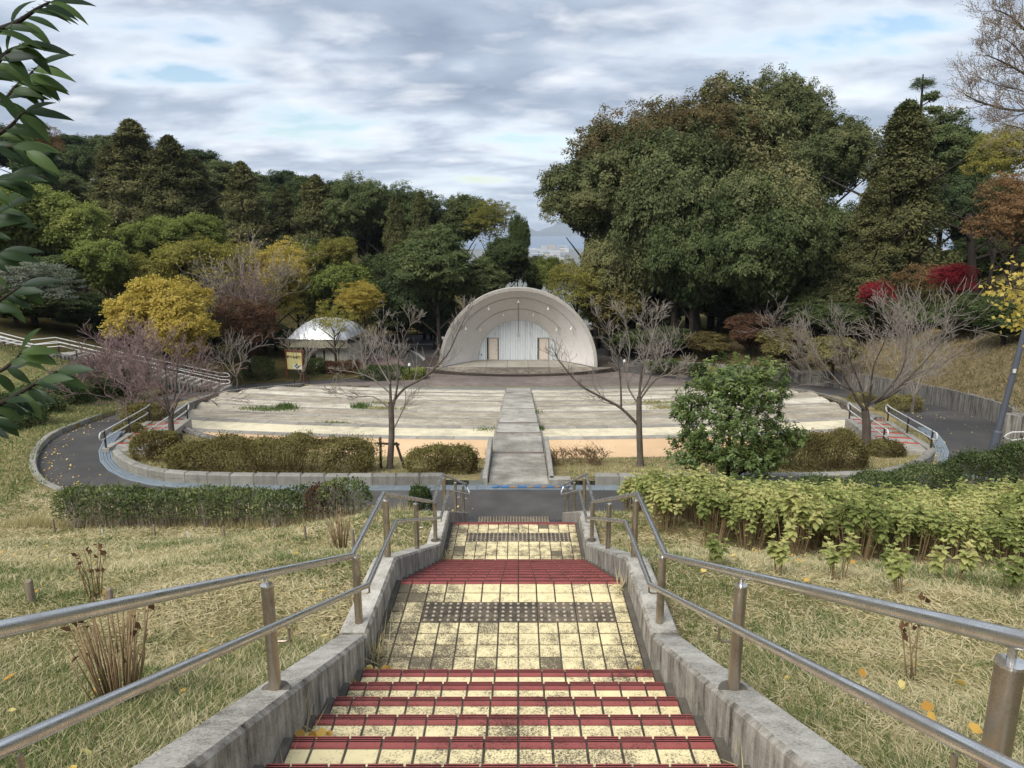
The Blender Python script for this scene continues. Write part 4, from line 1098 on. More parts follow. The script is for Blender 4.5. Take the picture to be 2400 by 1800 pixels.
def build_stage():
    t = thing('stage', 'low curved concrete stage of square slabs in front of the shell', 'stage', (0, 50, HZ(10.25)))
    Rr = 10.9; cyy = 48.6 + Rr
    n = 48; rim = []
    amax = math.asin(7.35 / Rr)
    for i in range(n + 1):
        a = -amax + 2 * amax * i / n; rim.append((Rr * math.sin(a), cyy - Rr * math.cos(a)))
    b = MB()
    m = len(rim)
    b.v += [(x, y, HZ(10.3)) for x, y in rim] + [(x, y, ZS - .03) for x, y in rim] + [(x * 0.994, y + .05, ZS - .012) for x, y in rim]
    for i in range(m - 1):
        b.f += [(i, i + 1, m + i + 1, m + i), (m + i, m + i + 1, 2*m + i + 1, 2*m + i)]; b.mi += [0, 0]
    ye = 55.5
    b.v += [(-7.3, ye, ZS - .012), (7.3, ye, ZS - .012)]
    b.f.append(tuple([2*m + i for i in range(m)] + [3*m + 1, 3*m])); b.mi.append(0)
    o = b.build('stage_body', M_dark2, t); o.location = -t.location
    # slabs in strips: outer (weathered) and inner (under the shell)
    W = 1.55
    for k in range(-5, 5):
        x0, x1 = k * W + .72, (k + 1) * W + .72
        def yr(x): return cyy - math.sqrt(max(0.01, Rr * Rr - x * x)) + .07
        if abs(x0) > 7.2 and abs(x1) > 7.2: continue
        x0c, x1c = max(x0, -7.15), min(x1, 7.15)
        for ya, yb, mm in (('r', YF - .05, M_stage_out), (YF - .05, YB - .02, M_stage_in)):
            b = MB(); g = .012; nn = 6
            top = []
            xs = [x0c + g + (x1c - x0c - 2*g) * i / nn for i in range(nn + 1)]
            lo = [(x, yr(x) if ya == 'r' else ya + g) for x in xs]
            if ya == 'r' and min(p[1] for p in lo) > yb - .05: continue
            lo = [(x, min(y, yb - .03)) for x, y in lo]
            hi = [(x, yb - g) for x in reversed(xs)]
            if ya != 'r':
                def xl(y): return RF - (RF - RB) * (y - YF) / (YB - YF) - .02
                if abs((x0c + x1c) / 2) > RF: continue
                hi = [(max(-xl(yb), min(xl(yb), x)), y) for x, y in hi]; lo = [(max(-xl(ya), min(xl(ya), x)), y) for x, y in lo]
            pol = lo + hi
            b.v += [(x, y, ZS - .01) for x, y in pol] + [(x, y, ZS + .0) for x, y in pol]; q = len(pol)
            b.f.append(tuple(range(q, 2*q))); b.mi.append(0)
            for i in range(q): b.f.append((i, (i + 1) % q, q + (i + 1) % q, q + i)); b.mi.append(0)
            o = b.build('stage_slab', mm, t); o.location = -t.location
    return t
M_dark2 = stone('stage_edge_brick', [(0.3, c3(44, 38, 34)), (0.5, c3(66, 58, 52)), (0.7, c3(96, 86, 78))], scale=6, fine=30)
build_stage()
def build_shell():
    t = thing('band_shell', 'white half-dome band shell with a pale blue plank back wall', 'band shell', (0, YF, ZS))
    rel = lambda o: (setattr(o, 'location', -t.location), o)[1]
    n = 64
    # inner cone with slight bulge, rim face, outer skin
    rings = []
    for s in (0, .25, .5, .75, 1.0):
        y = YF + .06 + (YB - YF) * s; r = RF + (RB - RF) * (s * 0.9 + s * s * 0.1)
        rings.append((r, y))
    b = MB()
    for r, y in rings:
        for i in range(n + 1):
            a = math.pi * i / n; b.v.append((r * math.cos(a), y, ZS + r * math.sin(a)))
    for k in range(len(rings) - 1):
        for i in range(n):
            a = k * (n + 1) + i; b.f.append((a, a + 1, a + n + 2, a + n + 1)); b.mi.append(0)
    o = rel(b.build('shell_lining', M_shell, t)); smooth_shade(o, 60)
    RO_ = RF + .24; b = MB()
    rr = [(RF + .02, YF + .05), (RF, YF), (RO_ - .02, YF - .03), (RO_, YF), (RO_ - .02, YF + .9), (RB + .9, YB + .4), (RB + .2, YB + .9)]
    for r, y in rr:
        for i in range(n + 1):
            a = math.pi * i / n; b.v.append((r * math.cos(a), y, ZS + r * math.sin(a) - (.02 if i in (0, n) else 0)))
    for k in range(len(rr) - 1):
        for i in range(n):
            a = k * (n + 1) + i; b.f.append((a, a + 1, a + n + 2, a + n + 1)); b.mi.append(0)
    o = rel(b.build('shell_rim', M_shellrim, t)); smooth_shade(o, 30)
    # back wall planks
    yw = YB + .03; pw = 0.13; x = -RB
    rel(MB().box((-RB + .02, yw + .05, ZS), (RB - .02, yw + .12, ZS + .05)).build('sill', M_shellrim, t))
    doors = [(-2.29, -1.60), (1.60, 2.32)]; dh = 1.69
    i = 0
    while x < RB - .01:
        xa, xb = x, min(x + pw, RB)
        hgt = lambda q: math.sqrt(max(0, RB * RB - q * q))
        z0 = ZS
        for da, dbb in doors:
            if xa < dbb + .03 and xb > da - .03: z0 = ZS + dh + .05
        za, zb_ = ZS + hgt(xa), ZS + hgt(xb)
        if max(za, zb_) > z0 + .02:
            dy = rnd.uniform(0, .006)
            b = MB(); q0, q1 = xa + .006, xb - .006
            za, zb_ = max(za, z0 + .01), max(zb_, z0 + .01)
            b.add([(q0, yw + dy, z0), (q1, yw + dy, z0), (q1, yw + .03, z0), (q0, yw + .03, z0), (q0, yw + dy, za), (q1, yw + dy, zb_), (q1, yw + .03, zb_), (q0, yw + .03, za)],
                  [(0,3,2,1),(4,5,6,7),(0,1,5,4),(1,2,6,5),(2,3,7,6),(3,0,4,7)])
            rel(b.build('plank', M_plank, t))
        x += pw; i += 1
    b = MB(); cpt = [(RB * math.cos(math.pi * k / 40), RB * math.sin(math.pi * k / 40)) for k in range(41)]
    b.add([(x, yw + .06, ZS + z) for x, z in cpt], [tuple(reversed(range(41)))])
    rel(b.build('back_panel', M_dark, t))
    for (da, dbb) in doors:
        d = MB(); d.box((da + .03, yw - .005, ZS + .02), (dbb - .03, yw + .03, ZS + dh - .03)); d.box((da + .10, yw - .009, ZS + .15), (dbb - .10, yw - .004, ZS + .75)); d.box((da + .10, yw - .009, ZS + .85), (dbb - .10, yw - .004, ZS + dh - .15))
        o = rel(d.build('door', M_door, t))
        f = MB(); f.box((da - .03, yw - .03, ZS), (da + .025, yw + .03, ZS + dh)); f.box((dbb - .025, yw - .03, ZS), (dbb + .03, yw + .03, ZS + dh)); f.box((da - .03, yw - .03, ZS + dh - .03), (dbb + .03, yw + .03, ZS + dh + .04))
        fo = f.build('door_frame', M_shellrim, o)
        hx = dbb - .1 if da < 0 else da + .1
        MB().tube([(hx, yw - .05, ZS + .8), (hx + .001, yw - .01, ZS + .8)], .025, 8).build('door_handle', M_dark, o)
    # conduits: two arcs and a centre drop
    def arc_pts(y, r, a0, a1, k=24): return [(r * math.cos(a0 + (a1 - a0) * i / k), y, ZS + r * math.sin(a0 + (a1 - a0) * i / k)) for i in range(k + 1)]
    def rr_at(y): s = (y - YF - .06) / (YB - YF); return RF + (RB - RF) * (s * .9 + s * s * .1) - .03
    y1, y2 = YF + .75, YF + 1.85
    M_cond = plain('conduit', c3(156, 149, 141))
    rel(MB().tube(arc_pts(y1, rr_at(y1), math.radians(32), math.radians(148)), .018, 6).build('conduit', M_cond, t))
    rel(MB().tube(arc_pts(y2, rr_at(y2), math.radians(38), math.radians(142)), .018, 6).build('conduit', M_cond, t))
    rel(MB().tube([(0, y1, ZS + rr_at(y1)), (0, y2, ZS + rr_at(y2)), (0, YB, ZS + rr_at(YB)), (0, yw - .02, ZS + RB - .05), (0, yw - .02, ZS + 2.0)], .018, 6).build('conduit', M_cond, t))
    # round bulkhead lamp
    b = MB().tube([(0, yw, ZS + 1.97), (0, yw - .07, ZS + 1.97)], .11, 16); o = rel(b.build('wall_lamp', M_shellrim, t)); smooth_shade(o)
    MB().tube([(0, yw - .07, ZS + 1.97), (0, yw - .10, ZS + 1.97)], [.085, .06], 14).build('lamp_glass', M_lampw, o)
    # spotlights on swivel arms
    def spot(y, ang):
        r = rr_at(y); p = Vector((r * math.cos(ang), y, ZS + r * math.sin(ang)))
        inn = Vector((-math.cos(ang), 0, -math.sin(ang)))
        q = p + inn * .16; d = (inn * .5 + Vector((0, -.25, -1))).normalized()
        s = MB().tube([p, q], .015, 6).build('spotlight', M_cond, t); s.location = -t.location
        o = MB().tube([q - d * .05, q + d * .06, q + d * .13, q + d * .19], [.035, .05, .085, .10], 12).build('lamp_head', M_lampw, s); smooth_shade(o, 60)
    for a in (28 + 8, 63, 90, 117, 144): spot(y1, math.radians(a))
    for a in (42, 73, 107, 138): spot(y2, math.radians(a))
    for x in (-2.85, 2.85):
        rel(MB().box((x - .04, yw - .03, ZS + .35), (x + .04, yw - .001, ZS + .47)).build('socket_box', M_dark, t))
build_shell()

# ------------------------------------------------ small round-roofed lavatory block at the left
M_roof = stone('roof_sheet', [(0.3, c3(158,162,166)), (0.45, c3(204,208,212)), (0.7, c3(226,228,230))], scale=1.2, fine=6, fine_amt=.4, bump=0.0, rough=0.3, spec=0.6, metal=0.3)  # white reflection of the metal roof put into the pale base colour
M_fascia = stone('beige_fascia', [(0.3, c3(140, 136, 116)), (0.5, c3(170, 165, 142)), (0.7, c3(186, 181, 160))], scale=3, fine=30)
M_wallc = stone('cream_wall', [(0.3, c3(166, 162, 146)), (0.5, c3(196, 192, 176)), (0.7, c3(212, 208, 194))], scale=2, fine=30)
def lavatory():
    A = P(683, 868, 10.05); B = P(833, 862, 10.1)
    cx = (A.x + B.x) / 2; cyy = 53.6; W = (B.x - A.x) / 2 - .05; z0 = HZ(10.15)
    t = thing('lavatory_block', 'small cream lavatory block with a rounded silver roof among the trees', 'building', (cx, cyy, z0), math.radians(-6))
    D_ = 1.9; H = 1.75
    b = MB()
    xs = -W + 1.75
    b.box((xs, -D_, 0), (W - .15, -D_ + .15, H)); b.box((xs, -D_ + .15, 0), (xs + .15, D_, H)); b.box((W - .3, -D_ + .15, 0), (W - .15, D_, H)); b.box((-W + .15, D_ - .15, 0), (xs, D_, H)); b.box((-W + .15, -D_, 0), (-W + .3, D_ - .15, H))
    o = b.build('wall', M_wallc, t)
    b = MB().box((-W + .3, -D_ + .6, 0), (xs, -D_ + .7, H)); b.build('entrance_recess', M_dark, t)
    for x in (xs + .65, xs + 1.75, xs + 2.7, xs + 3.3):
        if x < W - .4: MB().box((x - .06, -D_ - .012, .55), (x + .06, -D_ + .02, 1.45)).build('slit_window', M_dark, t)
    # vertical ribs of the right panel
    for k in range(7): MB().box((W - 1.1 + k * .13, -D_ - .02, .2), (W - 1.08 + k * .13, -D_, H)).build('wall_rib', M_fascia, t)
    # fascia band curved, wider than the walls, boards
    n = 26
    for k in range(n):
        x0 = -W + 2 * W * k / n; x1 = -W + 2 * W * (k + 1) / n
        y0 = -D_ - .28 - .35 * (1 - ((x0 + x1) / 2 / W) ** 2); 
        MB().box((x0 + .008, y0, H - .02), (x1 - .008, y0 + .08, H + .62)).build('fascia_board', M_fascia, t)
    b = MB().box((-W, -D_ - .5, H - .03), (W, D_ + .3, H + .05)); b.build('soffit', M_fascia, t)
    # barrel-dome roof
    b = MB(); nu, nv = 18, 12
    for i in range(nu + 1):
        for j in range(nv + 1):
            u_ = -1 + 2 * i / nu; v_ = -1 + 2 * j / nv
            x = u_ * (W + .08); y = v_ * (D_ + .55) - .1
            z = H + .6 + 1.25 * (1 - abs(u_) ** 2.6) ** .6 * (1 - abs(v_) ** 2.4) ** .55
            b.v.append((x, y, z))
    for i in range(nu):
        for j in range(nv):
            a = i * (nv + 1) + j; b.f.append((a, a + nv + 1, a + nv + 2, a + 1)); b.mi.append(0)
    o = b.build('roof', M_roof, t); smooth_shade(o, 40)
    for k in range(1, 6):
        v_ = -1 + 2 * k / 6
        pts = []
        for i in range(nu + 1):
            u_ = -1 + 2 * i / nu
            pts.append((u_ * (W + .08), v_ * (D_ + .55) - .1, H + .615 + 1.25 * (1 - abs(u_) ** 2.6) ** .6 * (1 - abs(v_) ** 2.4) ** .55))
        MB().tube(pts, .02, 4).build('roof_seam', M_roof, o)
lavatory()
# signboard with the place name
def signboard():
    A = PD(673, 893, 47.6); s = 47.6 / F_PX / 1.0
    t = thing('signboard', 'cream signboard with black lettering on brown posts beside the lavatory block', 'sign', A, math.radians(-14))
    M_br = plain('brown_sign_post', c3(112, 66, 46)); W = 1.25
    MB().box((0, -.05, -.1), (.11, .05, 2.1)).build('post', M_br, t)
    MB().box((W + .0, -.05, -.1), (W + .11, .05, 2.25)).build('post', M_br, t)
    MB().box((-.03, -.06, 2.05), (W + .14, .06, 2.17)).build('top_rail', M_br, t)
    bd = MB().box((.12, -.03, .85), (W - .01, .02, 2.02)).build('board', plain('sign_cream', c3(226, 214, 148), var=.05), t)
    M_ink = plain('sign_ink', c3(34, 32, 30), var=.02)
    try:
        cu = bpy.data.curves.new('lettering', 'FONT'); cu.body = '野外音楽堂'; cu.size = 0.21; cu.extrude = .003; cu.offset = 0.004
        lo = bpy.data.objects.new('lettering', cu); COL.objects.link(lo); cu.materials.append(M_ink); bpy.context.view_layer.update(); me_ = bpy.data.meshes.new_from_object(lo); bpy.data.objects.remove(lo); o2 = link('lettering', me_, M_ink, bd); o2.rotation_euler = (math.pi / 2, 0, 0); o2.location = (.13, -.036, 1.62)
    except Exception: pass
    b = MB()   # small picture: two dark flower shapes on white
    MB().box((.55, -.036, .88), (W - .05, -.031, 1.2)).build('picture', plain('sign_white', c3(232, 230, 222), var=.03), bd)
    for cx, cz, r in ((.72, 1.1, .06), (.85, 1.18, .07), (.98, 1.06, .07), (.9, .98, .05), (1.1, 1.13, .05), (.78, .97, .045)):
        b.tube([(cx, -.0365, cz), (cx, -.042, cz)], r, 7)
    b.build('flower_print', M_ink, bd)
signboard()

# lamps
def park_lamp(px, py_base, py_top, D, label):
    base = PD(px, py_base, D); top = PD(px, py_top, D)
    t = thing('street_lamp', label, 'street lamp', base); H = top.z - base.z
    o = MB().tube([(0, 0, -.2), (0, 0, H * .35), (0, 0, H - .1)], [.07, .06, .045], 10).build('pole', M_dkpost, t); smooth_shade(o)
    o = MB().tube([(0, 0, H - .15), (0, 0, H - .05), (0, 0, H), (0, 0, H + .06)], [.06, .28, .30, .18], 14).build('lamp_head', M_lampw, t); smooth_shade(o)
park_lamp(857, 800, 688, 62.0, 'tall brown lamp post with a flat white head beyond the lavatory block')
park_lamp(386, 900, 682, 50.0, 'lamp post with a small white head poking out of the yellow tree')
def low_lamp(px, py, D, label):
    b_ = PD(px, py, D); t = thing('garden_lamp', label, 'garden lamp', b_)
    o = MB().tube([(0, 0, -.1), (0, 0, .42)], .05, 8).build('pole', M_dark, t)
    o = MB().tube([(0, 0, .42), (0, 0, .5), (0, 0, .58), (0, 0, .62)], [.09, .1, .08, .03], 10).build('lamp_head', M_lampw, t); smooth_shade(o)
low_lamp(960, 872, 47.0, 'low garden lamp in the clipped shrubs left of the stage')
low_lamp(1463, 862, 51.0, 'low garden lamp at the right end of the stage')
# leaning lamp post at the right edge
def big_post():
    a = P(2320, 1081, 5.7); yD = a.y
    top = PD(2438, 640, yD)
    t = thing('street_lamp', 'thick slate grey lamp post leaning at the right edge of the picture', 'street lamp', a)
    up = (top - a)
    k = up * (0.163)
    o = MB().tube([Vector((0, 0, -.3)), Vector((0, 0, 0)), k], [.105, .105, .10], 14).build('pole_base', M_slate, t); smooth_shade(o, 50)
    o = MB().tube([k * .98, up * 1.3], [.072, .060], 14).build('pole', M_slate, t); smooth_shade(o)
    o = MB().tube([k * .99, k * 1.05], [.1, .072], 14).build('collar', M_slate, t); smooth_shade(o)
    MB().box((-.02, -.09, .5), (.05, -.07, .6)).build('sticker', M_lampw, t).location = up * .38
M_slate = plain('slate_paint', c3(82, 86, 96), rough=0.5, var=.1)
big_post()
# guard fence behind the yard
def guard_fence():
    t = thing('guard_fence', 'dark three-rail guard fence behind the car park left of the shell', 'fence', (-12, 70.3, HZ(10.25)))
    a = PD(880, 790, 70); b = PD(1075, 783, 71)
    for zz in (.35, .65, .95):
        o = MB().tube([a - t.location + Vector((0, 0, zz)), b - t.location + Vector((0, 0, zz))], .035, 6).build('rail', M_dark, t)
    for i in range(7):
        p = a.lerp(b, i / 6) - t.location; MB().box((p.x - .05, p.y - .05, p.z - .3), (p.x + .05, p.y + .05, p.z + 1.1)).build('post', M_dark, t)
guard_fence()
for i, (px, py) in enumerate(((916, 800), (922, 800))):
    b_ = P(px, py, 10.2); t = thing('bollard', ('short dark bollard on the left at the car park edge', 'short dark bollard on the right at the car park edge')[i], 'bollard', b_, group='bollards at the car park')
    MB().tube([(0, 0, -.1), (0, 0, .6)], .09, 8).build('post', M_dark, t); MB().tube([(0, 0, .6), (0, 0, .68)], [.1, .07], 8).build('cap', M_lampw, t)

# vehicles behind the shell
def van(loc, rz, label, body, wid=1.5, length=3.4, ht=1.75, plate=True):
    t = thing('parked_van', label, 'van', loc, rz)
    M_body = body; M_gl = plain('tinted_glass' , c3(24, 26, 30), rough=.1, spec=.8) if 'tinted_glass' not in MATS else MATS['tinted_glass']
    W = wid / 2
    b = MB()      # side profile extruded, tapered roof
    prof = [(-length/2, .3), (-length/2, .95), (-length/2 + .12, ht - .12), (-length/2 + .3, ht), (length/2 - 1.0, ht), (length/2 - .5, ht - .6), (length/2 - .05, ht - .85), (length/2, .3)]
    n = len(prof)
    for s in (-1, 1):
        for y, z in prof: b.v.append((s * (W - (.1 if z > 1.0 else 0)), y, z))
    for i in range(n): b.f.append((i, (i + 1) % n, n + (i + 1) % n, n + i)); b.mi.append(0)
    b.f += [tuple(reversed(range(n))), tuple(range(n, 2*n))]; b.mi += [0, 0]
    o = b.build('body', M_body, t); smooth_shade(o, 30)
    y0 = -length/2
    MB().add([(-W + .12, y0 + .0, 1.0), (W - .12, y0 + .0, 1.0), (W - .17, y0 + .1, ht - .18), (-W + .17, y0 + .1, ht - .18), (-W + .12, y0 - .02, 1.0), (W - .12, y0 - .02, 1.0), (W - .17, y0 + .08, ht - .18), (-W + .17, y0 + .08, ht - .18)], [(0,3,2,1),(4,5,6,7),(0,1,5,4),(1,2,6,5),(2,3,7,6),(3,0,4,7)]).build('rear_window', M_gl, t)
    for s in (-1, 1):
        MB().box((s * W - .03, y0 + .5, 1.02), (s * W + .005 - (s * .05), length/2 - .9, ht - .2)).build('side_window', M_gl, t)
        MB().box((s * (W - .14) - .05, y0 - .03, .6), (s * (W - .14) + .05, y0 + .02, .95)).build('tail_light', plain('tail_red', c3(150, 30, 28)) if 'tail_red' not in MATS else MATS['tail_red'], t)
        for yy in (y0 + .6, length/2 - .6):
            w = MB().tube([(s * (W - .2), yy, .28), (s * (W + .01), yy, .28)], .28, 16).build('wheel', plain('tyre', c3(26, 26, 26)) if 'tyre' not in MATS else MATS['tyre'], t)
            MB().tube([(s * (W + .011), yy, .28), (s * (W + .02), yy, .28)], .16, 12).build('rim', M_steel, w)
    MB().box((-W + .03, y0 - .06, .28), (W - .03, y0 + .05, .45)).build('bumper', M_dark, t)
    if plate: MB().box((-.17, y0 - .03, .62), (.17, y0 + .0, .78)).build('number_plate', plain('plate_yellow', c3(220, 196, 60), var=.05), t)
    return t
M_vanb = plain('silver_beige_paint', c3(158, 152, 144), rough=.3, spec=.6, var=.04); M_vand = plain('black_car_paint', c3(30, 32, 36), rough=.2, spec=.7, var=.04)
vb = P(1394, 815, 10.22); van((vb.x - .25, vb.y + 1.7, vb.z), math.radians(2), 'silver van parked behind the right edge of the band shell', M_vanb)
vc = P(1033, 825, 10.22); van((vc.x + .75, vc.y + 1.7, vc.z), math.radians(-8), 'dark car just showing behind the left edge of the band shell', M_vand, wid=1.6, ht=1.45, plate=False)
# ------------------------------------------------ vegetation builders
def unit(a): return a / np.maximum(1e-9, np.linalg.norm(a, axis=1, keepdims=True))
def leaves_mesh(name, C, D, Nn, L, W, tint, fold=0.0, mat=None, tri=False):
    """one small leaf-shaped face (or blade) per entry: C base points, D along the leaf, Nn roughly its normal"""
    n = len(C); D = unit(D); S = unit(np.cross(D, Nn)); Nn = np.cross(S, D)
    L = np.broadcast_to(np.asarray(L, float), (n,))[:, None]; W = np.broadcast_to(np.asarray(W, float), (n,))[:, None]
    if tri:
        V = np.stack([C - S * W * .5, C + S * W * .5, C + D * L], 1).reshape(-1, 3); k = 3
    else:
        mid = C + D * L * .45 + Nn * L * fold
        V = np.stack([C, mid - S * W * .5, C + D * L, mid + S * W * .5], 1).reshape(-1, 3); k = 4
    me = bpy.data.meshes.new(name)
    me.vertices.add(n * k); me.vertices.foreach_set('co', V.astype(np.float32).ravel())
    me.loops.add(n * k); me.loops.foreach_set('vertex_index', np.arange(n * k, dtype=np.int32))
    me.polygons.add(n); me.polygons.foreach_set('loop_start', np.arange(0, n * k, k, dtype=np.int32))
    try: me.polygons.foreach_set('loop_total', np.full(n, k, np.int32))
    except Exception: pass
    a = me.attributes.new('tint', 'FLOAT', 'FACE'); a.data.foreach_set('value', np.asarray(tint, np.float32))
    if mat: me.materials.append(mat)
    me.update(calc_edges=True); return me
def rdir(g, n): return unit(g.normal(size=(n, 3)))
def leaves2_mesh(name, C, D, Nn, L, W, tint, fold=0.1, mat=None, curl=0.0):
    """broad leaves of two halves meeting at a raised or sunk midrib"""
    n = len(C); D = unit(D); S = unit(np.cross(D, Nn)); Nn = np.cross(S, D)
    L = np.broadcast_to(np.asarray(L, float), (n,))[:, None]; W = np.broadcast_to(np.asarray(W, float), (n,))[:, None]
    def q(t, s, up): return C + D * L * t + S * W * s + Nn * L * (up - curl * t * t)
    V = np.stack([C, q(.22, -.42, fold), q(.62, -.46, fold), q(1, 0, 0), q(.62, .46, fold), q(.22, .42, fold), q(.45, 0, 0)], 1).reshape(-1, 3)
    F = (np.arange(n)[:, None] * 7 + np.array([0, 1, 2, 6, 6, 2, 3, 4, 6, 4, 5, 0][:12])[None]).astype(np.int32)
    F = (np.arange(n)[:, None] * 7 + np.array([0, 1, 2, 6, 6, 2, 3, 4, 0, 6, 4, 5])[None]).astype(np.int32)
    me = bpy.data.meshes.new(name); me.vertices.add(n * 7); me.vertices.foreach_set('co', V.astype(np.float32).ravel())
    me.loops.add(n * 12); me.loops.foreach_set('vertex_index', F.ravel())
    me.polygons.add(n * 3); me.polygons.foreach_set('loop_start', np.arange(0, n * 12, 4, dtype=np.int32))
    try: me.polygons.foreach_set('loop_total', np.full(n * 3, 4, np.int32))
    except Exception: pass
    a = me.attributes.new('tint', 'FLOAT', 'FACE'); a.data.foreach_set('value', np.repeat(np.asarray(tint, np.float32), 3))
    if mat: me.materials.append(mat)
    me.update(calc_edges=True); return me
def lobes_crown(g, R, z0, z1, nl, ncl, per, cr, ls, droop=0.0, lobe=0.5, aspect=0.55, core=0.25, flat=0.7, shape='round', topheavy=0.0):
    """points, dirs, normals, sizes, tints of a crown: big lobes -> clumps -> leaves"""
    H = z1 - z0; cz = (z0 + z1) / 2
    cs = []; 
    if shape == 'cone':
        for k in range(ncl):
            t = (k + g.random()) / ncl; t = 1 - (1 - t) ** 0.75 if False else t
            r = R * (1 - t) ** 0.58 * (0.5 + 0.55 * g.random()) * (0.84 + 0.16 * math.sin(t * 30 + math.sin(k) * .6))
            a = g.random() * 2 * math.pi
            cs.append((r * math.cos(a), r * math.sin(a), z0 + H * t, 0.55 + 0.6 * (1 - t)))
        outn = lambda c: np.array([c[0], c[1], R * 0.35])
    else:
        lb = []
        for k in range(nl):
            d = rdir(g, 1)[0]; d[2] = abs(d[2]) * 1.0 - 0.35 * (g.random() > .6) + topheavy * .3
            d = d / np.linalg.norm(d); rr = 0.62 * (0.8 + .35 * g.random())
            lb.append((d * np.array([R, R, H / 2]) * rr, (0.34 + 0.2 * g.random()) * (lobe / .5)))
        lb.append((np.array([0, 0, 0.0]), 0.62))
        for k in range(ncl):
            c, s = lb[g.integers(len(lb))]
            d = rdir(g, 1)[0]
            if d[2] < -0.45: d[2] *= -0.6
            p = c + d * np.array([R, R, H / 2 * 1.0]) * s * (0.75 + 0.3 * g.random())
            cs.append((p[0], p[1], cz + p[2], 0.7 + 0.6 * g.random()))
    Cl = np.array(cs)
    n = ncl * per
    idx = np.repeat(np.arange(ncl), per)
    base = Cl[idx]
    off = rdir(g, n) * (g.random((n, 1)) ** 0.45) * cr * base[:, 3:4]; off[:, 2] *= flat
    pos = base[:, :3] + off
    ctr = np.array([0, 0, cz if shape != 'cone' else z0 + H * .35])
    outw = unit((base[:, :3] - ctr) / np.array([R, R, H / 2]))
    nrm = unit(outw * 0.8 + unit(off + 1e-6) * 0.5 + np.array([0, 0, 0.55]) + g.normal(size=(n, 3)) * 0.45)
    dirs = unit(np.cross(nrm, rdir(g, n)) + outw * 0.35 + np.array([0, 0, -droop]))
    size = ls * (0.65 + 0.7 * g.random(n))
    ct = g.random(ncl)
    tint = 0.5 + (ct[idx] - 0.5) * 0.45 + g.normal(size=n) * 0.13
    # sparse, larger, darker leaves added deep inside to block light
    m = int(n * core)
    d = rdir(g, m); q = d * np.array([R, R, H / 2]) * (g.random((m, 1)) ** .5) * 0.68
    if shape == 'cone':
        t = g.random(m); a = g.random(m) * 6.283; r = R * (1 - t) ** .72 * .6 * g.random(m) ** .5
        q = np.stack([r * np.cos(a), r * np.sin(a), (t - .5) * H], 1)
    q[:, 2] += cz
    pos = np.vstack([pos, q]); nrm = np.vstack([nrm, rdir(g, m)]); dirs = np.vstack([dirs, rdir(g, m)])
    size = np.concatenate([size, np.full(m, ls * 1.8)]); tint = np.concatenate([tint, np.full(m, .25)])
    return pos, dirs, nrm, size, size * aspect, np.clip(tint, 0, 1)

def branch_tree(g, H, spread, trunk_r, fork=0.35, levels=5, nb=3, minr=0.008, up=0.5, lean=(0, 0), split_base=1, wig=0.15, kids=(2, 4), seglen=None):
    """returns (trunk MB, branches MB, tips)"""
    tr, br = MB(), MB(); tips = []
    def grow(p, d, L, r, lev):
        n = 4 if lev < 2 else 3
        pts = [p.copy()]; rad = [r]; q = p.copy(); dd = d.copy()
        for i in range(n):
            dd = (dd + Vector((g.normal(0, wig), g.normal(0, wig), g.normal(0, wig * .6) + up * 0.10)) * (1 if lev < 2 else .75)).normalized()
            q = q + dd * (L / n); pts.append(q.copy()); rad.append(max(minr, r * (1 - 0.55 * (i + 1) / n)))
        (tr if lev == 0 else br).tube(pts, rad, 8 if lev == 0 else (6 if lev == 1 else (4 if lev == 2 else 3)), cap=False)
        if lev >= levels - 1: tips.append((pts[-1], dd)); return
        k = g.integers(kids[0], kids[1] + 1) + (nb - 2 if lev == 0 else 0)
        a0 = g.random() * 6.283
        for j in range(k):
            t = 1.0 if (j == 0 and lev > 0) else (g.uniform(0.35, 1.0) if lev > 0 else g.uniform(0.8, 1.0))
            i = min(n - 1, int(t * n)); f = t * n - i
            s = pts[i].lerp(pts[i+1], f) if i < n else pts[-1]
            a = a0 + j * 2.4 + g.normal(0, .3)
            pd = (pts[min(n, i+1)] - pts[i]).normalized() if i < n else dd
            side = pd.cross(Vector((math.cos(a), math.sin(a), 0.1))).normalized()
            ang = g.uniform(0.28, 0.68) if lev > 0 else g.uniform(0.35, 0.8) * spread
            nd = (pd * math.cos(ang) + side * math.sin(ang)); nd.z += 0.12 * up; nd.normalize()
            rr = rad[min(i, n)]
            grow(s, nd, L * g.uniform(0.6, 0.9) if lev > 0 else H * g.uniform(0.38, 0.55), max(minr, rr * g.uniform(.42, .66)), lev + 1)
    grow(Vector((0, 0, -0.1)), Vector((lean[0], lean[1], 1)).normalized(), H * fork, trunk_r, 0)
    return tr, br, tips

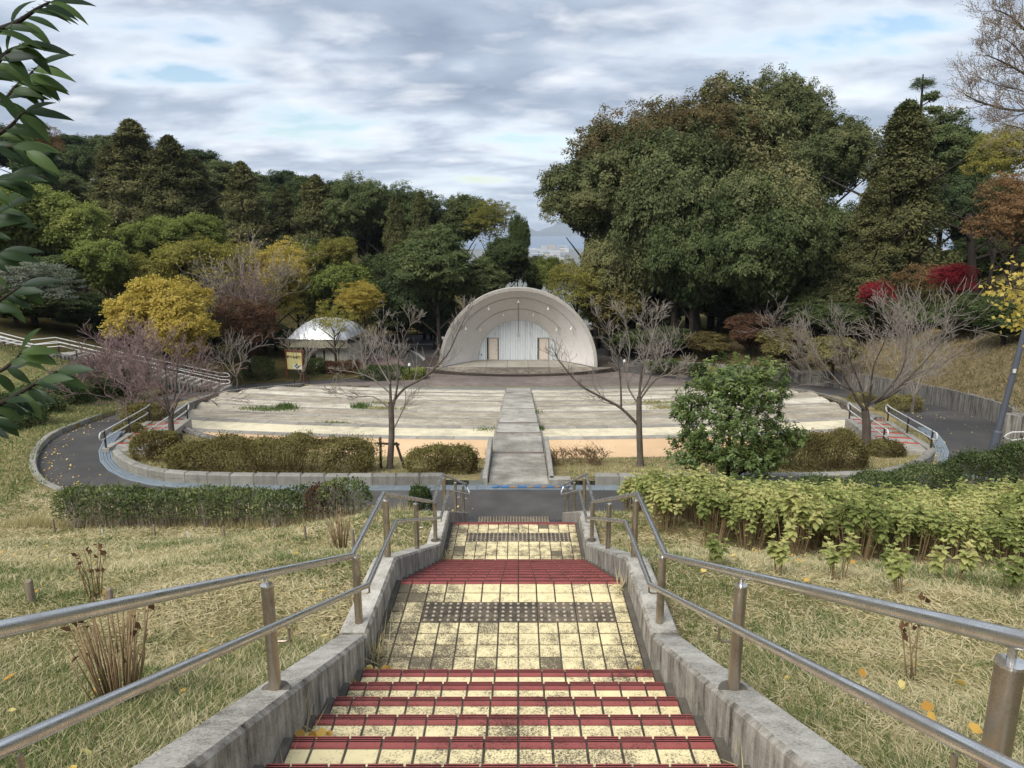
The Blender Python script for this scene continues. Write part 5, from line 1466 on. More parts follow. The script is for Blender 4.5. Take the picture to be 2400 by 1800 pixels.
def tree_proto_meshes(kind, seed):
    g = np.random.default_rng(seed)
    H = 10.0
    if kind == 'broad':
        c = lobes_crown(g, 4.2, 1.6, 10.0, 12, 620, 52, 0.62, 0.27, flat=.75)
    elif kind == 'oak':
        c = lobes_crown(g, 4.6, 1.2, 10.0, 18, 1100, 54, 0.44, 0.19, flat=.8, droop=.35)
    elif kind == 'conifer':
        c = lobes_crown(g, 3.2, 0.4, 10.0, 0, 760, 74, 0.58, 0.175, shape='cone', aspect=.42, droop=.15, flat=.6)
    elif kind == 'feather':
        c = lobes_crown(g, 4.4, 1.2, 10.0, 14, 620, 46, 0.66, 0.34, aspect=.35, flat=.35, droop=.2)
    elif kind == 'light':
        c = lobes_crown(g, 4.2, 1.4, 10.0, 12, 470, 44, 0.66, 0.29, flat=.6, core=.12)
    elif kind == 'airy':
        c = lobes_crown(g, 4.2, 1.2, 10.0, 14, 560, 34, 0.58, 0.20, flat=.38, core=.05, aspect=.45)
    elif kind == 'oakthin':
        c = lobes_crown(g, 4.6, 1.2, 10.0, 18, 420, 44, 0.44, 0.17, flat=.8, droop=.35, core=0)
    elif kind == 'sparse':
        c = lobes_crown(g, 4.2, 2.0, 10.0, 10, 150, 22, 0.6, 0.26, flat=.6, core=.0)
    tr = MB(); 
    tr.tube([(0, 0, -1.0), (0.05, 0, 1.5), (0.15, .1, 4), (0.1, .05, 6.5)], [.30, .24, .17, .09], 7, cap=False)
    for k in range(9):
        a = k * 2.4; z = 2.0 + k * .5; r = 2.2 + .8 * g.random()
        tr.tube([(0.1, 0, z), (math.cos(a) * r * .5, math.sin(a) * r * .5, z + 1.0), (math.cos(a) * r * 1.2, math.sin(a) * r * 1.2, z + 2.2)], [.11, .07, .03], 5, cap=False)
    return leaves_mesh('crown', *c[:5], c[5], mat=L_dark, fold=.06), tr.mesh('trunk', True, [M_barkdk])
PROTO = {}
def proto(kind, var):
    k = (kind, var)
    if k not in PROTO: PROTO[k] = tree_proto_meshes(kind, hash((len(kind), var, ord(kind[0]))) % 1000 + var)
    return PROTO[k]
PR = {'oakthin': 4.6, 'broad': 4.2, 'oak': 4.6, 'conifer': 3.2, 'feather': 4.4, 'light': 4.2, 'airy': 4.2, 'sparse': 4.2}
def tree(kind, px, ytop, D, wpx, mat, label, name='tree', cat='tree', group=None, base=None, var=None, extra=1.0, cap=None):
    top = PD(px, ytop, D)
    zb = gz(top.x, D) if base is None else base
    H = max(2.0, top.z - zb)
    W = wpx * (D * CT + (CZ - top.z) * ST) / F_PX
    v = rnd.randrange(2) if var is None else var
    cr, tk = proto(kind, v)
    s = W / 2 / PR[kind] * 0.97 * extra
    t = thing(name, label, cat, (top.x, D, zb), rnd.uniform(0, 6.28), group)
    Hc = min(H, W * (cap or CAPS.get(kind, 1.25)))
    a = link('trunk', tk, None, t); a.scale = (s, s, max(H * .9, .5) / 10.0)
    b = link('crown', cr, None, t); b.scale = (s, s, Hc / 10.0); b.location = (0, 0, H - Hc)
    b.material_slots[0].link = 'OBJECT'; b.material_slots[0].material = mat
    return t
CAPS = {'conifer': 2.6, 'oak': 1.05, 'oakthin': 1.0, 'broad': 1.15, 'airy': 1.15, 'light': 1.1, 'feather': 1.1}

G_HILL = 'dark trees on the wooded hill at the left'
LB = 'dark evergreen among the crowded trees of the left hillside wood'
# back of the left hill
for px, yt, D, w, kd in ((-60, 290, 95, 190, 'broad'), (20, 300, 98, 170, 'broad'), (85, 330, 92, 120, 'broad'), (160, 318, 105, 150, 'broad'), (225, 322, 108, 150, 'broad'),
                         (460, 352, 108, 150, 'broad'), (510, 380, 102, 150, 'broad'), (590, 405, 100, 120, 'broad'), (655, 403, 104, 130, 'broad'), (710, 418, 96, 110, 'broad'), (790, 428, 96, 120, 'broad'),
                         (100, 400, 82, 170, 'broad'), (190, 420, 84, 160, 'oak'), (610, 455, 84, 150, 'broad'), (690, 470, 82, 150, 'conifer'), (770, 480, 84, 140, 'broad'), (880, 500, 80, 150, 'broad'), (470, 480, 80, 150, 'broad'),
                         (560, 500, 76, 140, 'broad'), (1020, 520, 82, 120, 'broad'), (940, 530, 76, 120, 'broad'), (300, 470, 78, 150, 'broad'), (30, 470, 78, 170, 'broad'), (720, 560, 72, 120, 'broad')):
    tree(kd, px, yt, D, w, L_dark if kd != 'broad' or rnd.random() < .5 else L_deep, LB, group=G_HILL, name='conifer' if kd == 'conifer' else 'broadleaf_tree')
tree('broad', 165, 345, 90, 130, L_dark, LB, group=G_HILL, name='broadleaf_tree')
tree('broad', 120, 350, 88, 150, L_deep, LB, group=G_HILL, name='broadleaf_tree')
tree('conifer', 304, 285, 74, 256, L_olive, 'tallest olive brown conifer rising above the left skyline', name='conifer')
tree('conifer', 250, 345, 73, 162, L_olive, 'olive conifer tucked against the left of the tallest one', name='conifer')
tree('conifer', 393, 323, 73, 243, L_olive, 'second tall olive conifer just right of the tallest one', name='conifer')
tree('conifer', 455, 372, 76, 175, L_olive, 'narrower olive conifer on the right shoulder of the tall pair', name='conifer')
tree('conifer', 564, 384, 73, 202, L_olive, 'pointed olive conifer in the middle of the left wood', name='conifer')
tree('conifer', 738, 416, 74, 229, L_olive, 'rounded olive brown conifer left of the dark domed trees', name='conifer')
tree('conifer', 660, 440, 75, 148, L_olive, 'olive conifer between the pointed one and the rounded one', name='conifer')
tree('oak', 852, 402, 74, 190, L_dark, 'dark domed tree with sky showing through on the left skyline', name='broadleaf_tree')
tree('oak', 960, 424, 76, 190, L_dark, 'wide dark domed tree right of the other domed one on the left skyline', name='broadleaf_tree')
tree('conifer', 925, 462, 68, 121, L_olive, 'small pale olive conifer in front of the dark domes', name='conifer')
tree('conifer', 985, 455, 67, 121, L_olive, 'small olive conifer right of its twin before the domes', name='conifer')
tree('broad', 1085, 459, 76, 130, L_dark, 'green tree beside the pale yellow crown near the gap', name='broadleaf_tree')
tree('airy', 1150, 464, 74, 130, L_ygreen, 'tree with pale yellowish crown near the gap to the sea', name='broadleaf_tree')
tree('broad', 1212, 508, 72, 66, L_dark, 'slim dark tree at the left edge of the gap to the sea', name='broadleaf_tree', var=0, cap=3.2)
tree('broad', 1180, 560, 68, 130, L_dark, 'dark bushy tree behind the top of the band shell', name='broadleaf_tree')
tree('broad', 1255, 602, 72, 66, L_dark, 'low dark tree at the foot of the sea gap', name='broadleaf_tree', cap=1.8)
tree('light', 1290, 598, 68, 70, L_light, 'low green tree top closing the foot of the sea gap', name='broadleaf_tree', cap=1.6)
tree('feather', 1025, 525, 58, 215, L_dark, 'large feathery round tree behind the left of the band shell', name='broadleaf_tree')
tree('feather', 1120, 600, 60, 150, L_dark, 'dark feathery tree directly behind the band shell', name='broadleaf_tree')
tree('broad', 945, 640, 60, 150, L_deep, 'very dark low tree behind the car park fence', name='broadleaf_tree', base=HZ(10.3))
tree('broad', 1015, 690, 62, 130, L_deep, 'dark bush filling the gap by the left edge of the shell', name='broadleaf_tree', base=HZ(10.4))
tree('broad', 880, 600, 66, 140, L_dark, 'dark tree behind the lamp post beyond the lavatory block', name='broadleaf_tree')
# lighter trees in front of the hill
tree('light', -30, 440, 52, 190, L_light, 'light green tree at the far left behind the foreground branch', name='broadleaf_tree')
tree('light', 70, 425, 54, 210, L_light, 'big light green tree at the far left of the wood', name='broadleaf_tree')
tree('light', 175, 470, 55, 180, L_light, 'light green tree second from the left of the wood', name='broadleaf_tree')
tree('light', 235, 560, 50, 150, L_light, 'light green bushy tree left above the yellow tree', name='broadleaf_tree')
tree('broad', 130, 600, 50, 170, L_dark, 'dark green thicket tree behind the silver shrub', name='broadleaf_tree')
tree('light', 390, 505, 58, 150, L_light, 'pale green tree with a loose crown below the tall conifers', name='broadleaf_tree')
tree('light', 320, 520, 56, 120, L_light, 'pale green tree left of the loose crowned one', name='broadleaf_tree')
tree('light', 470, 500, 60, 130, L_light, 'pale green tree right of the loose crowned one', name='broadleaf_tree')
tree('light', 300, 590, 52, 150, L_ygreen, 'yellow green tree just above the bright yellow tree', name='broadleaf_tree')
tree('light', 420, 565, 54, 160, L_ygreen, 'yellow green tree right above the bright yellow tree', name='broadleaf_tree')
tree('airy', 500, 550, 55, 160, L_ygreen, 'thin yellow green tree mixed with bare branches', name='broadleaf_tree')
tree('airy', 630, 560, 57, 200, L_yellow, 'yellow leaved tree with flat sprays in the middle of the left wood', name='broadleaf_tree')
tree('light', 700, 570, 60, 120, L_ygreen, 'yellow green tree right of the flat yellow sprays', name='broadleaf_tree')
tree('light', 790, 556, 62, 100, L_ygreen, 'small yellow green tree below the domed trees', name='broadleaf_tree')
tree('light', 800, 615, 58, 180, L_light, 'green tree with yellowing edges left of the lamp post', name='broadleaf_tree')
tree('airy', 690, 630, 58, 150, L_ygreen, 'loose yellow green tree behind the lavatory roof', name='broadleaf_tree')
tree('airy', 840, 655, 55, 120, L_yellow, 'yellowing tree beside the lamp post and lavatory block', name='broadleaf_tree')
tree('sparse', 780, 705, 50.5, 120, L_ygreen, 'small sapling with yellow green sprays in front of the lavatory roof', name='broadleaf_tree', base=HZ(10.0))
tree('light', 372, 645, 42, 225, L_yellow, 'bright yellow tree glowing above the bare cherry trees', name='yellow_tree', var=0)
tree('light', 330, 680, 41.5, 170, L_yellow, 'lower left yellow tree merging with the bright yellow one', name='yellow_tree', var=1)
tree('light', 425, 720, 41, 150, L_yellow, 'lower right yellow tree merging with the bright yellow one', name='yellow_tree', var=0)
tree('airy', 60, 610, 44, 250, L_silver, 'silvery grey shrub behind the hillside handrails', name='silver_shrub', cat='shrub')
tree('broad', 180, 690, 45, 200, L_dark, 'dark thicket above the hillside steps', name='broadleaf_tree')
tree('broad', 30, 700, 42, 200, L_dark, 'dark thicket at the far left above the hillside handrails', name='broadleaf_tree')
tree('airy', 570, 690, 47, 170, L_brown, 'reddish brown shrub under the bare grey tree', name='brown_shrub', cat='shrub')
tree('broad', 500, 740, 50, 150, L_deep, 'dark shrub mass right of the yellow tree', name='broadleaf_tree')
tree('broad', 620, 760, 55, 160, L_deep, 'dark bush left of the lavatory block', name='broadleaf_tree')
tree('broad', 440, 780, 48, 120, L_deep, 'dark shrub behind the lower end of the hillside handrails', name='broadleaf_tree')
tree('broad', 280, 740, 46, 170, L_deep, 'dark shrub behind the trunk of the yellow tree', name='broadleaf_tree')
tree('broad', 90, 560, 60, 200, L_deep, 'deep green tree between the light green crowns at the far left', name='broadleaf_tree')
tree('airy', 100, 290, 70, 90, L_rust, 'thin russet tree top above the left skyline', name='broadleaf_tree')
# right-hand group: one huge spreading crown made of several trees
tree('oak', 1410, 290, 62, 290, L_bigoak, 'broad dark crown leaning over the sea gap, leftmost of the giant trees', var=0, cap=1.25, name='giant_tree')
tree('oak', 1378, 420, 60, 210, L_bigoak, 'low left bough crown of the giant trees above the shell', var=1, name='giant_tree', base=HZ(1.5))
tree('oak', 1530, 225, 62, 340, L_bigoak, 'giant tree with russet tips on its upper left edge', var=1, cap=1.25, name='giant_tree')
tree('oak', 1700, 180, 64, 360, L_bigoak, 'giant tree in the centre of the right-hand group', var=0, cap=1.25, name='giant_tree')
tree('oak', 1850, 150, 66, 230, L_bigoak, 'tallest dark tree top of the right-hand group', var=1, cap=1.25, name='giant_tree')
tree('oak', 1600, 330, 56, 330, L_bigoak, 'giant dark crown in front of the russet tipped tree', var=0, cap=1.5, name='giant_tree')
tree('oak', 1780, 330, 57, 340, L_bigoak, 'giant dark crown below the tallest top', var=1, cap=1.5, name='giant_tree')
tree('oak', 1950, 265, 60, 250, L_bigoak, 'dark green crown at the right shoulder of the giant trees', var=0, name='giant_tree')
tree('oak', 1640, 430, 54, 260, L_dark, 'dark green tree standing over the large trunk at the right', var=1, cap=1.5, name='giant_tree')
tree('oak', 1800, 430, 53, 290, L_dark, 'dark green tree with drooping sides in the right-hand wood', var=0, cap=1.5, name='giant_tree')
tree('oak', 1930, 430, 55, 230, L_dark, 'dark green tree left of the shaggy conifer', var=1, cap=1.5, name='giant_tree')
tree('oak', 1470, 480, 58, 230, L_bigoak, 'dark crown hanging low behind the right of the shell', var=0, cap=1.5, name='giant_tree')
tree('oakthin', 1500, 222, 61.5, 330, L_tips, 'russet autumn leaves along the top of the giant trees', var=1, name='russet_tree')
tree('oakthin', 1640, 195, 63, 300, L_tips, 'sparse russet sprays near the middle top of the giant trees', var=0, name='russet_tree')
tree('airy', 1352, 605, 57, 160, L_ygreen, 'yellowish tree low beside the right of the band shell', name='broadleaf_tree')
tree('broad', 1430, 640, 58, 170, L_azalea, 'brownish shaded tree under the giant crown', name='broadleaf_tree')
tree('broad', 1440, 690, 66, 190, L_deep, 'dark understorey tree behind the silver van', name='broadleaf_tree')
tree('broad', 1560, 640, 66, 240, L_deep, 'deep shade tree under the middle of the giant crown', name='broadleaf_tree')
tree('broad', 1700, 640, 63, 240, L_deep, 'deep shade tree behind the large trunk at the right', name='broadleaf_tree')
tree('broad', 1850, 620, 62, 240, L_deep, 'dark understorey tree left of the first red maple', name='broadleaf_tree')
tree('broad', 2000, 600, 64, 220, L_deep, 'dark understorey tree behind the first red maple', name='broadleaf_tree')
for px, yt, D, w, L_, lab in ((1450, 640, 61, 190, L_dark, 'mid green understorey tree right of the yellowish one beside the shell'), (1545, 655, 60, 190, L_dark, 'mid green understorey tree under the left of the giant crowns'), (1690, 660, 59, 180, L_dark, 'mid green understorey tree right of the thick dark trunk'),
                              (1790, 670, 57, 180, L_dark, 'mid green understorey tree left of the straight dark trunk'), (1880, 660, 56, 170, L_dark, 'mid green understorey tree at the straight dark trunk'), (1970, 640, 55, 170, L_dark, 'mid green understorey tree left of the smaller red maple'), (2110, 560, 56, 200, L_dark, 'mid green understorey tree behind the red maples'), (2300, 560, 52, 190, L_dark, 'mid green understorey tree right of the larger red maple'),
                              (930, 700, 66, 150, L_dark, 'mid green thicket behind the guard fence'), (1010, 730, 67, 130, L_dark, 'mid green thicket at the right end of the guard fence')):
    tree('broad', px, yt, D, w, L_, lab, name='broadleaf_tree', cap=1.0)
tree('conifer', 2130, 245, 52, 330, L_olive, 'tall shaggy green conifer with a spindly top at the right', name='conifer')
T_ = tree('airy', 2163, 180, 51.6, 62, L_dark, 'spindly conifer top poking above the right skyline', name='conifer', cap=.75, base=PD(2163, 330, 51.6).z)
o_ = MB().tube([(0, 0, -.5), (.1, 0, 2.2), (0, 0, 4.3)], [.16, .10, .05], 6).build('stem', M_barkdk, T_, True)
for k_, (x_, z_, r_) in enumerate(((.8, 2.7, .6), (-.7, 2.2, .55), (.9, 1.9, .7), (-1.1, 1.4, .7))):
    g_k = np.random.default_rng(700 + k_); cc_ = lobes_crown(g_k, r_, -.3, .3, 4, 26, 26, .22, .16, flat=.6, core=.05)
    lf = link('leaf_clump', leaves_mesh('leaf_clump', *cc_[:5], cc_[5], mat=L_dark, fold=.06), None, T_); lf.location = (x_, 0, z_)
    MB().tube([(0.05, 0, z_ - .5), (x_, 0, z_)], [.05, .025], 5, cap=False).build('limb', M_barkdk, T_, True)
tree('conifer', 2060, 420, 50, 220, L_olive, 'shaggy conifer lower left of the tall one at the right', name='conifer')
tree('oak', 2240, 258, 62, 260, L_dark, 'dark round evergreen behind the shaggy conifer', var=0, name='broadleaf_tree')
tree('oak', 2290, 380, 58, 220, L_deep, 'dark evergreen right of the shaggy conifer', var=1, name='broadleaf_tree')
tree('broad', 2320, 480, 66, 220, L_deep, 'very dark tree behind the yellow brown tree at the right edge', name='broadleaf_tree')
tree('airy', 2370, 285, 46, 190, L_ygreen, 'yellowing tree at the right edge below the bare branches', name='broadleaf_tree')
tree('airy', 2400, 400, 40, 220, L_rust, 'russet and brown tree at the right edge of the wood', name='russet_tree')
tree('broad', 2450, 500, 60, 300, L_deep, 'dark tree at the right edge behind the russet one', name='broadleaf_tree')
tree('airy', 2056, 655, 46, 95, L_red, 'smaller red maple left of the other one on the right slope', name='red_maple', base=HZ(5.6))
tree('airy', 2240, 615, 44, 115, L_red, 'larger red maple on the right slope', name='red_maple', base=HZ(4.7))
tree('sparse', 2150, 610, 47, 130, L_rust, 'thin shrub with brown leaves between the two red maples', name='brown_shrub', cat='shrub')
tree('broad', 1765, 738, 50, 130, L_brown, 'rounded reddish brown shrub beneath the large trunk', name='brown_shrub', cat='shrub')
for px, yt, D, w, L_, lab in ((1900, 700, 52, 170, L_dark, 'dark shrub at the top of the slope left of the bare twiggy trees'), (1980, 712, 48, 150, L_dark, 'dark low shrub below the smaller red maple'),
                           (2130, 705, 46, 170, L_hedge, 'green shrub between the red maples on the slope'), (2230, 712, 40, 160, L_hedge, 'green shrub under the larger red maple'), (2360, 740, 34, 190, L_hedge, 'green shrub on the upper right slope'), (2290, 690, 38, 130, L_hedge, 'green shrub right of the larger red maple'),
                           (1500, 775, 56, 130, L_dark, 'low dark shrub right of the silver van'), (1580, 770, 54, 150, L_dark, 'low dark shrub behind the right-hand low wall'), (1660, 785, 51, 130, L_azalea, 'brownish low shrub above the low wall'), (1450, 790, 58, 90, L_deep, 'small dark shrub just right of the van'), (1850, 770, 46, 150, L_azalea, 'brown low shrub on the slope behind the right terrace wall'), (1960, 790, 42, 140, L_azalea, 'withered low shrub on the slope above the retaining wall')):
    tree('broad', px, yt, D, w, L_, lab, name='slope_shrub', cat='shrub')
# big visible trunk on the right and some bare stems
def bare(px, py, ytop, D, label, seed, tr=.09, levels=6, spread=1.0, minr=.009, mat=None, fork=.36, up=.5, kids=(2, 3), nb=3, lean=(0, 0), leaves=None, base=None, name='bare_tree', scale_w=1.0, cat='tree', h=None):
    b = P(px, py, h) if h else PD(px, py, D)
    top = PD(px, ytop, b.y); H = top.z - b.z
    g = np.random.default_rng(seed)
    t_, b_, tips = branch_tree(g, H, spread, tr, fork=fork, levels=levels, minr=minr, up=up, kids=kids, nb=nb, lean=lean)
    zmax = max(v[2] for v in b_.v) if b_.v else 1; k = H / max(.1, zmax)
    T = thing(name, label, cat, b)
    m = mat or M_twig
    g = np.random.default_rng(seed)
    t_, b_, tips = branch_tree(g, H * k, spread, tr, fork=fork, levels=levels, minr=minr, up=up, kids=kids, nb=nb, lean=lean)
    k = H / max(.1, max(v[2] for v in b_.v))
    for mb_ in (t_, b_): mb_.v = [(v[0] * k * scale_w, v[1] * k * scale_w, v[2] * k) for v in mb_.v]
    t_.build('trunk', M_bark, T, True); b_.build('branches', m, T, True)
    if leaves:
        L_, per, ls = leaves
        g2 = np.random.default_rng(seed + 1)
        tp = np.array([(p.x * k * scale_w, p.y * k * scale_w, p.z * k) for p, d in tips]); tp = np.repeat(tp, per, 0); n = len(tp)
        tp = tp + g2.normal(size=(n, 3)) * .12
        lm = leaves_mesh('leaves', tp, rdir(g2, n) + np.array([0, 0, -.3]), rdir(g2, n), ls * (.7 + .6 * g2.random(n)), ls * .5, g2.random(n), fold=.08, mat=L_)
        link('leaves', lm, None, T)
    return T
def stake_frame(T, w=.55, h=.85, r=.035, m=None):
    m = m or M_barkdk
    MB().tube([(-w * .42, 0.05, -.1), (-w * .38, .02, h)], r, 7).build('stake', m, T)
    MB().tube([(w * .75, 0.05, -.1), (w * .35, .02, h * .85)], r, 7).build('stake', m, T)
    MB().tube([(-w * .55, .03, h * .82), (w * .5, .03, h * .78)], r * .85, 7).build('stake_crossbar', m, T)
def px_tree(label, h, base, trunk, limbs, r0, seed, mat=None, dens=1.0, depth=.5, tw=.55, name='bare_tree', at=None, leaves=None, mr=.0042):
    """a bare tree whose main limbs are laid out one by one, with random side twigs"""
    b = PD(*base, at) if at else P(*base, h); g = np.random.default_rng(seed); D = b.y; ends = []; Z = D * CT + (CZ - b.z) * ST
    T = thing(name, label, 'tree', b)
    def poly(pts, y0, drift):
        out = []
        for i, (x, y) in enumerate(pts):
            q = PD(x, y, D + y0 + drift * i / max(1, len(pts) - 1)); out.append(q - b)
        return catmull(out, 4)
    tr = MB(); tp = poly([base] + trunk, 0, 0); tp[0].z -= .12
    n = len(tp); tr.tube(tp, [r0 * (1.25 if i == 0 else 1.0 - .28 * i / n) for i in range(n)], 10, cap=False)
    tr.build('trunk', M_bark, T, True)
    tw_ = MB()
    def twig(p, d, L, r, lev):
        k = 4; pts = [p]; q = p; dd = d.copy()
        for i in range(k):
            dd = (dd + Vector((g.normal(0, .13), g.normal(0, .16), g.normal(0, .10) + .07))).normalized(); q = q + dd * (L / k); pts.append(q)
        tw_.tube(pts, [max(mr, r * (1 - .7 * i / k)) for i in range(k + 1)], 4 if lev < 2 else 3, cap=False)
        ends.append(pts[-1]); ends.append(pts[2])
        if lev >= 3: return
        for j in range(g.integers(2, 5)):
            t = g.uniform(.25, 1.0); i = min(k - 1, int(t * k)); s0 = pts[i].lerp(pts[i+1], t * k - i); pd = (pts[i+1] - pts[i]).normalized()
            sd = pd.cross(rd3(g)).normalized(); nd = (pd * .82 + sd * g.uniform(.35, .75)).normalized()
            twig(s0, nd, L * g.uniform(.45, .75), max(mr, r * .5), lev + 1)
    for m, (pts, ra) in enumerate(limbs):
        lp = poly(pts, 0, g.uniform(-depth, depth)); nn = len(lp)
        lb = MB(); rad = [max(.006, ra * .85 * (1 - .85 * i / nn)) for i in range(nn)]
        lb.tube(lp, rad, 7, cap=False); lb.build('limb', M_bark if ra > .03 else (mat or M_twig), T, True)
        Ltot = sum((q2 - q1).length for q1, q2 in zip(lp, lp[1:]))
        for j in range(int(dens * Ltot * 8)):
            t = g.uniform(.25, 1.0); i = min(nn - 2, int(t * (nn - 1))); s0 = lp[i].lerp(lp[i+1], g.random()); pd = (lp[i+1] - lp[i]).normalized()
            sd = pd.cross(rd3(g)).normalized(); nd = (pd * .8 + sd * g.uniform(.4, .9) + Vector((0, 0, .15))).normalized()
            twig(s0, nd, tw * g.uniform(.5, 1.2) * (1.15 - .5 * t), max(.005, rad[i] * .42), 1)
    tw_.build('twigs', mat or M_twig, T, True)['kind'] = 'stuff'
    if leaves:
        L_, per, ls = leaves; C = np.repeat(np.array([tuple(e) for e in ends]), per, 0); nl_ = len(C); C = C + g.normal(size=(nl_, 3)) * ls
        link('leaves', leaves_mesh('leaves', C, rdir(g, nl_), rdir(g, nl_), ls * (.6 + .7 * g.random(nl_)), ls * .5, g.random(nl_), fold=.1, mat=L_), None, T)['kind'] = 'stuff'
    return T
def rd3(g): return Vector(g.normal(size=3)).normalized()
t = px_tree('bare cherry tree tied to a dark stake frame left of the central path', 6.08, (913, 1100), [(918, 1019), (916, 943)],
  [([(916, 943), (913, 882), (906, 834), (892, 793), (899, 745)], .045), ([(920, 943), (950, 909), (998, 882), (1046, 834), (1073, 780), (1094, 735)], .042), ([(920, 960), (932, 900), (934, 841), (950, 786), (975, 745)], .036),
   ([(913, 920), (875, 889), (841, 875), (793, 867)], .028), ([(913, 957), (875, 930), (828, 930), (787, 920)], .026), ([(923, 1005), (950, 943), (946, 896)], .024), ([(914, 900), (885, 850), (862, 800)], .026)], .088, 5, dens=.9)
stake_frame(t)
t = px_tree('bare cherry tree right of the central path with a low left limb', 6.1, (1501, 1089), [(1498, 998), (1498, 930)],
  [([(1498, 930), (1502, 882), (1510, 814), (1514, 759)], .045), ([(1497, 998), (1456, 957), (1408, 930), (1360, 902), (1312, 848), (1302, 827)], .05), ([(1456, 957), (1454, 896), (1445, 834), (1422, 773), (1387, 725)], .034),
   ([(1498, 930), (1524, 882), (1531, 834), (1505, 732)], .032), ([(1500, 937), (1538, 889), (1579, 875), (1626, 855)], .032), ([(1498, 916), (1517, 834), (1544, 732)], .03), ([(1498, 950), (1469, 896), (1476, 814), (1463, 745)], .03)], .088, 6, dens=.8)
t = px_tree('bare cherry tree with a small stake frame beside the left azalea mound', 6.25, (410, 1056), [(402, 1010), (400, 978)],
  [([(400, 982), (392, 934), (389, 877), (380, 827)], .04), ([(399, 978), (380, 947), (330, 915), (272, 880)], .035), ([(402, 978), (421, 934), (449, 921), (494, 902)], .032), ([(400, 975), (411, 921), (415, 871), (421, 820)], .035),
   ([(397, 972), (373, 902), (342, 839), (326, 790)], .032), ([(400, 960), (440, 890), (470, 830)], .03), ([(400, 965), (360, 920), (310, 860)], .028)], .095, 7, mat=M_twigred, dens=1.2, tw=.6)
stake_frame(t, w=.5, h=.6)
t = px_tree('wide spreading bare cherry tree beside the small right steps', 6.4, (2029, 1062), [(2031, 1000), (2027, 960)],
  [([(2026, 960), (2010, 940), (1997, 915), (1975, 877), (1969, 833), (1975, 790)], .062), ([(1997, 915), (1969, 902), (1937, 887), (1902, 877), (1858, 871)], .034), ([(1902, 877), (1877, 827), (1827, 789), (1808, 757)], .022), ([(2039, 947), (2073, 922), (2108, 877), (2121, 842), (2127, 785)], .05),
   ([(2051, 944), (2096, 922), (2143, 880), (2194, 858), (2263, 820)], .046), ([(2035, 953), (2042, 906), (2048, 858), (2073, 801), (2092, 747)], .045), ([(2032, 960), (2016, 903), (1985, 827), (1953, 760)], .042), ([(2058, 940), (2111, 903), (2175, 839), (2222, 780)], .04), ([(1969, 900), (1920, 840), (1885, 770)], .025)], .135, 8, dens=1.1, tw=.8, depth=.9)
t = bare(312, 985, 752, 0, 'dense purplish bare cherry tree left of the small left steps', 57, tr=.13, levels=8, h=6.75, fork=.26, spread=1.15, minr=.0075, nb=6, mat=M_twigred, scale_w=1.5); stake_frame(t, w=.6, h=.75)
t = bare(2137, 985, 640, 0, 'tall bare cherry tree behind the right-hand hedge by the retaining wall', 71, tr=.09, levels=6, h=7.0, fork=.35, spread=.7, minr=.008, nb=4, scale_w=1.0, kids=(2, 4))
t = bare(555, 905, 760, 41.5, 'small bare tree with twin stakes at the end of the hillside handrail', 82, tr=.07, levels=6, minr=.009, nb=4); stake_frame(t, w=.7, h=.9)
t = bare(703, 900, 745, 46, 'bare tree with a stake in front of the signboard', 93, tr=.09, levels=6, minr=.010, nb=4); stake_frame(t, w=.9, h=1.0)
bare(853, 885, 765, 47, 'bare tree standing in the clipped shrubs left of the yard', 101, tr=.09, levels=6, minr=.010, nb=4)
bare(800, 870, 765, 49, 'thin bare sapling in front of the lavatory wall', 103, tr=.04, levels=4, minr=.009, nb=3)
bare(600, 800, 530, 52, 'tall grey bare tree with a few yellow leaves in the left wood', 111, tr=.2, levels=7, minr=.013, nb=5, spread=1.0, leaves=(L_yellow, 1, .2), scale_w=1.2)
bare(520, 790, 600, 50, 'grey bare tree right of the bright yellow tree', 117, tr=.14, levels=7, minr=.012, nb=5, mat=M_twigred)
bare(640, 790, 600, 53, 'grey bare tree left of the lavatory roof', 119, tr=.10, levels=7, minr=.012, nb=4, leaves=(L_yellow, 1, .16))
bare(2095, 790, 655, 42, 'slender bare sapling on the slope between the red maples', 123, tr=.06, levels=6, minr=.009, nb=4)
bare(1560, 890, 735, 49, 'bare sapling in front of the low wall right of the stage', 139, tr=.06, levels=6, minr=.009, nb=4)
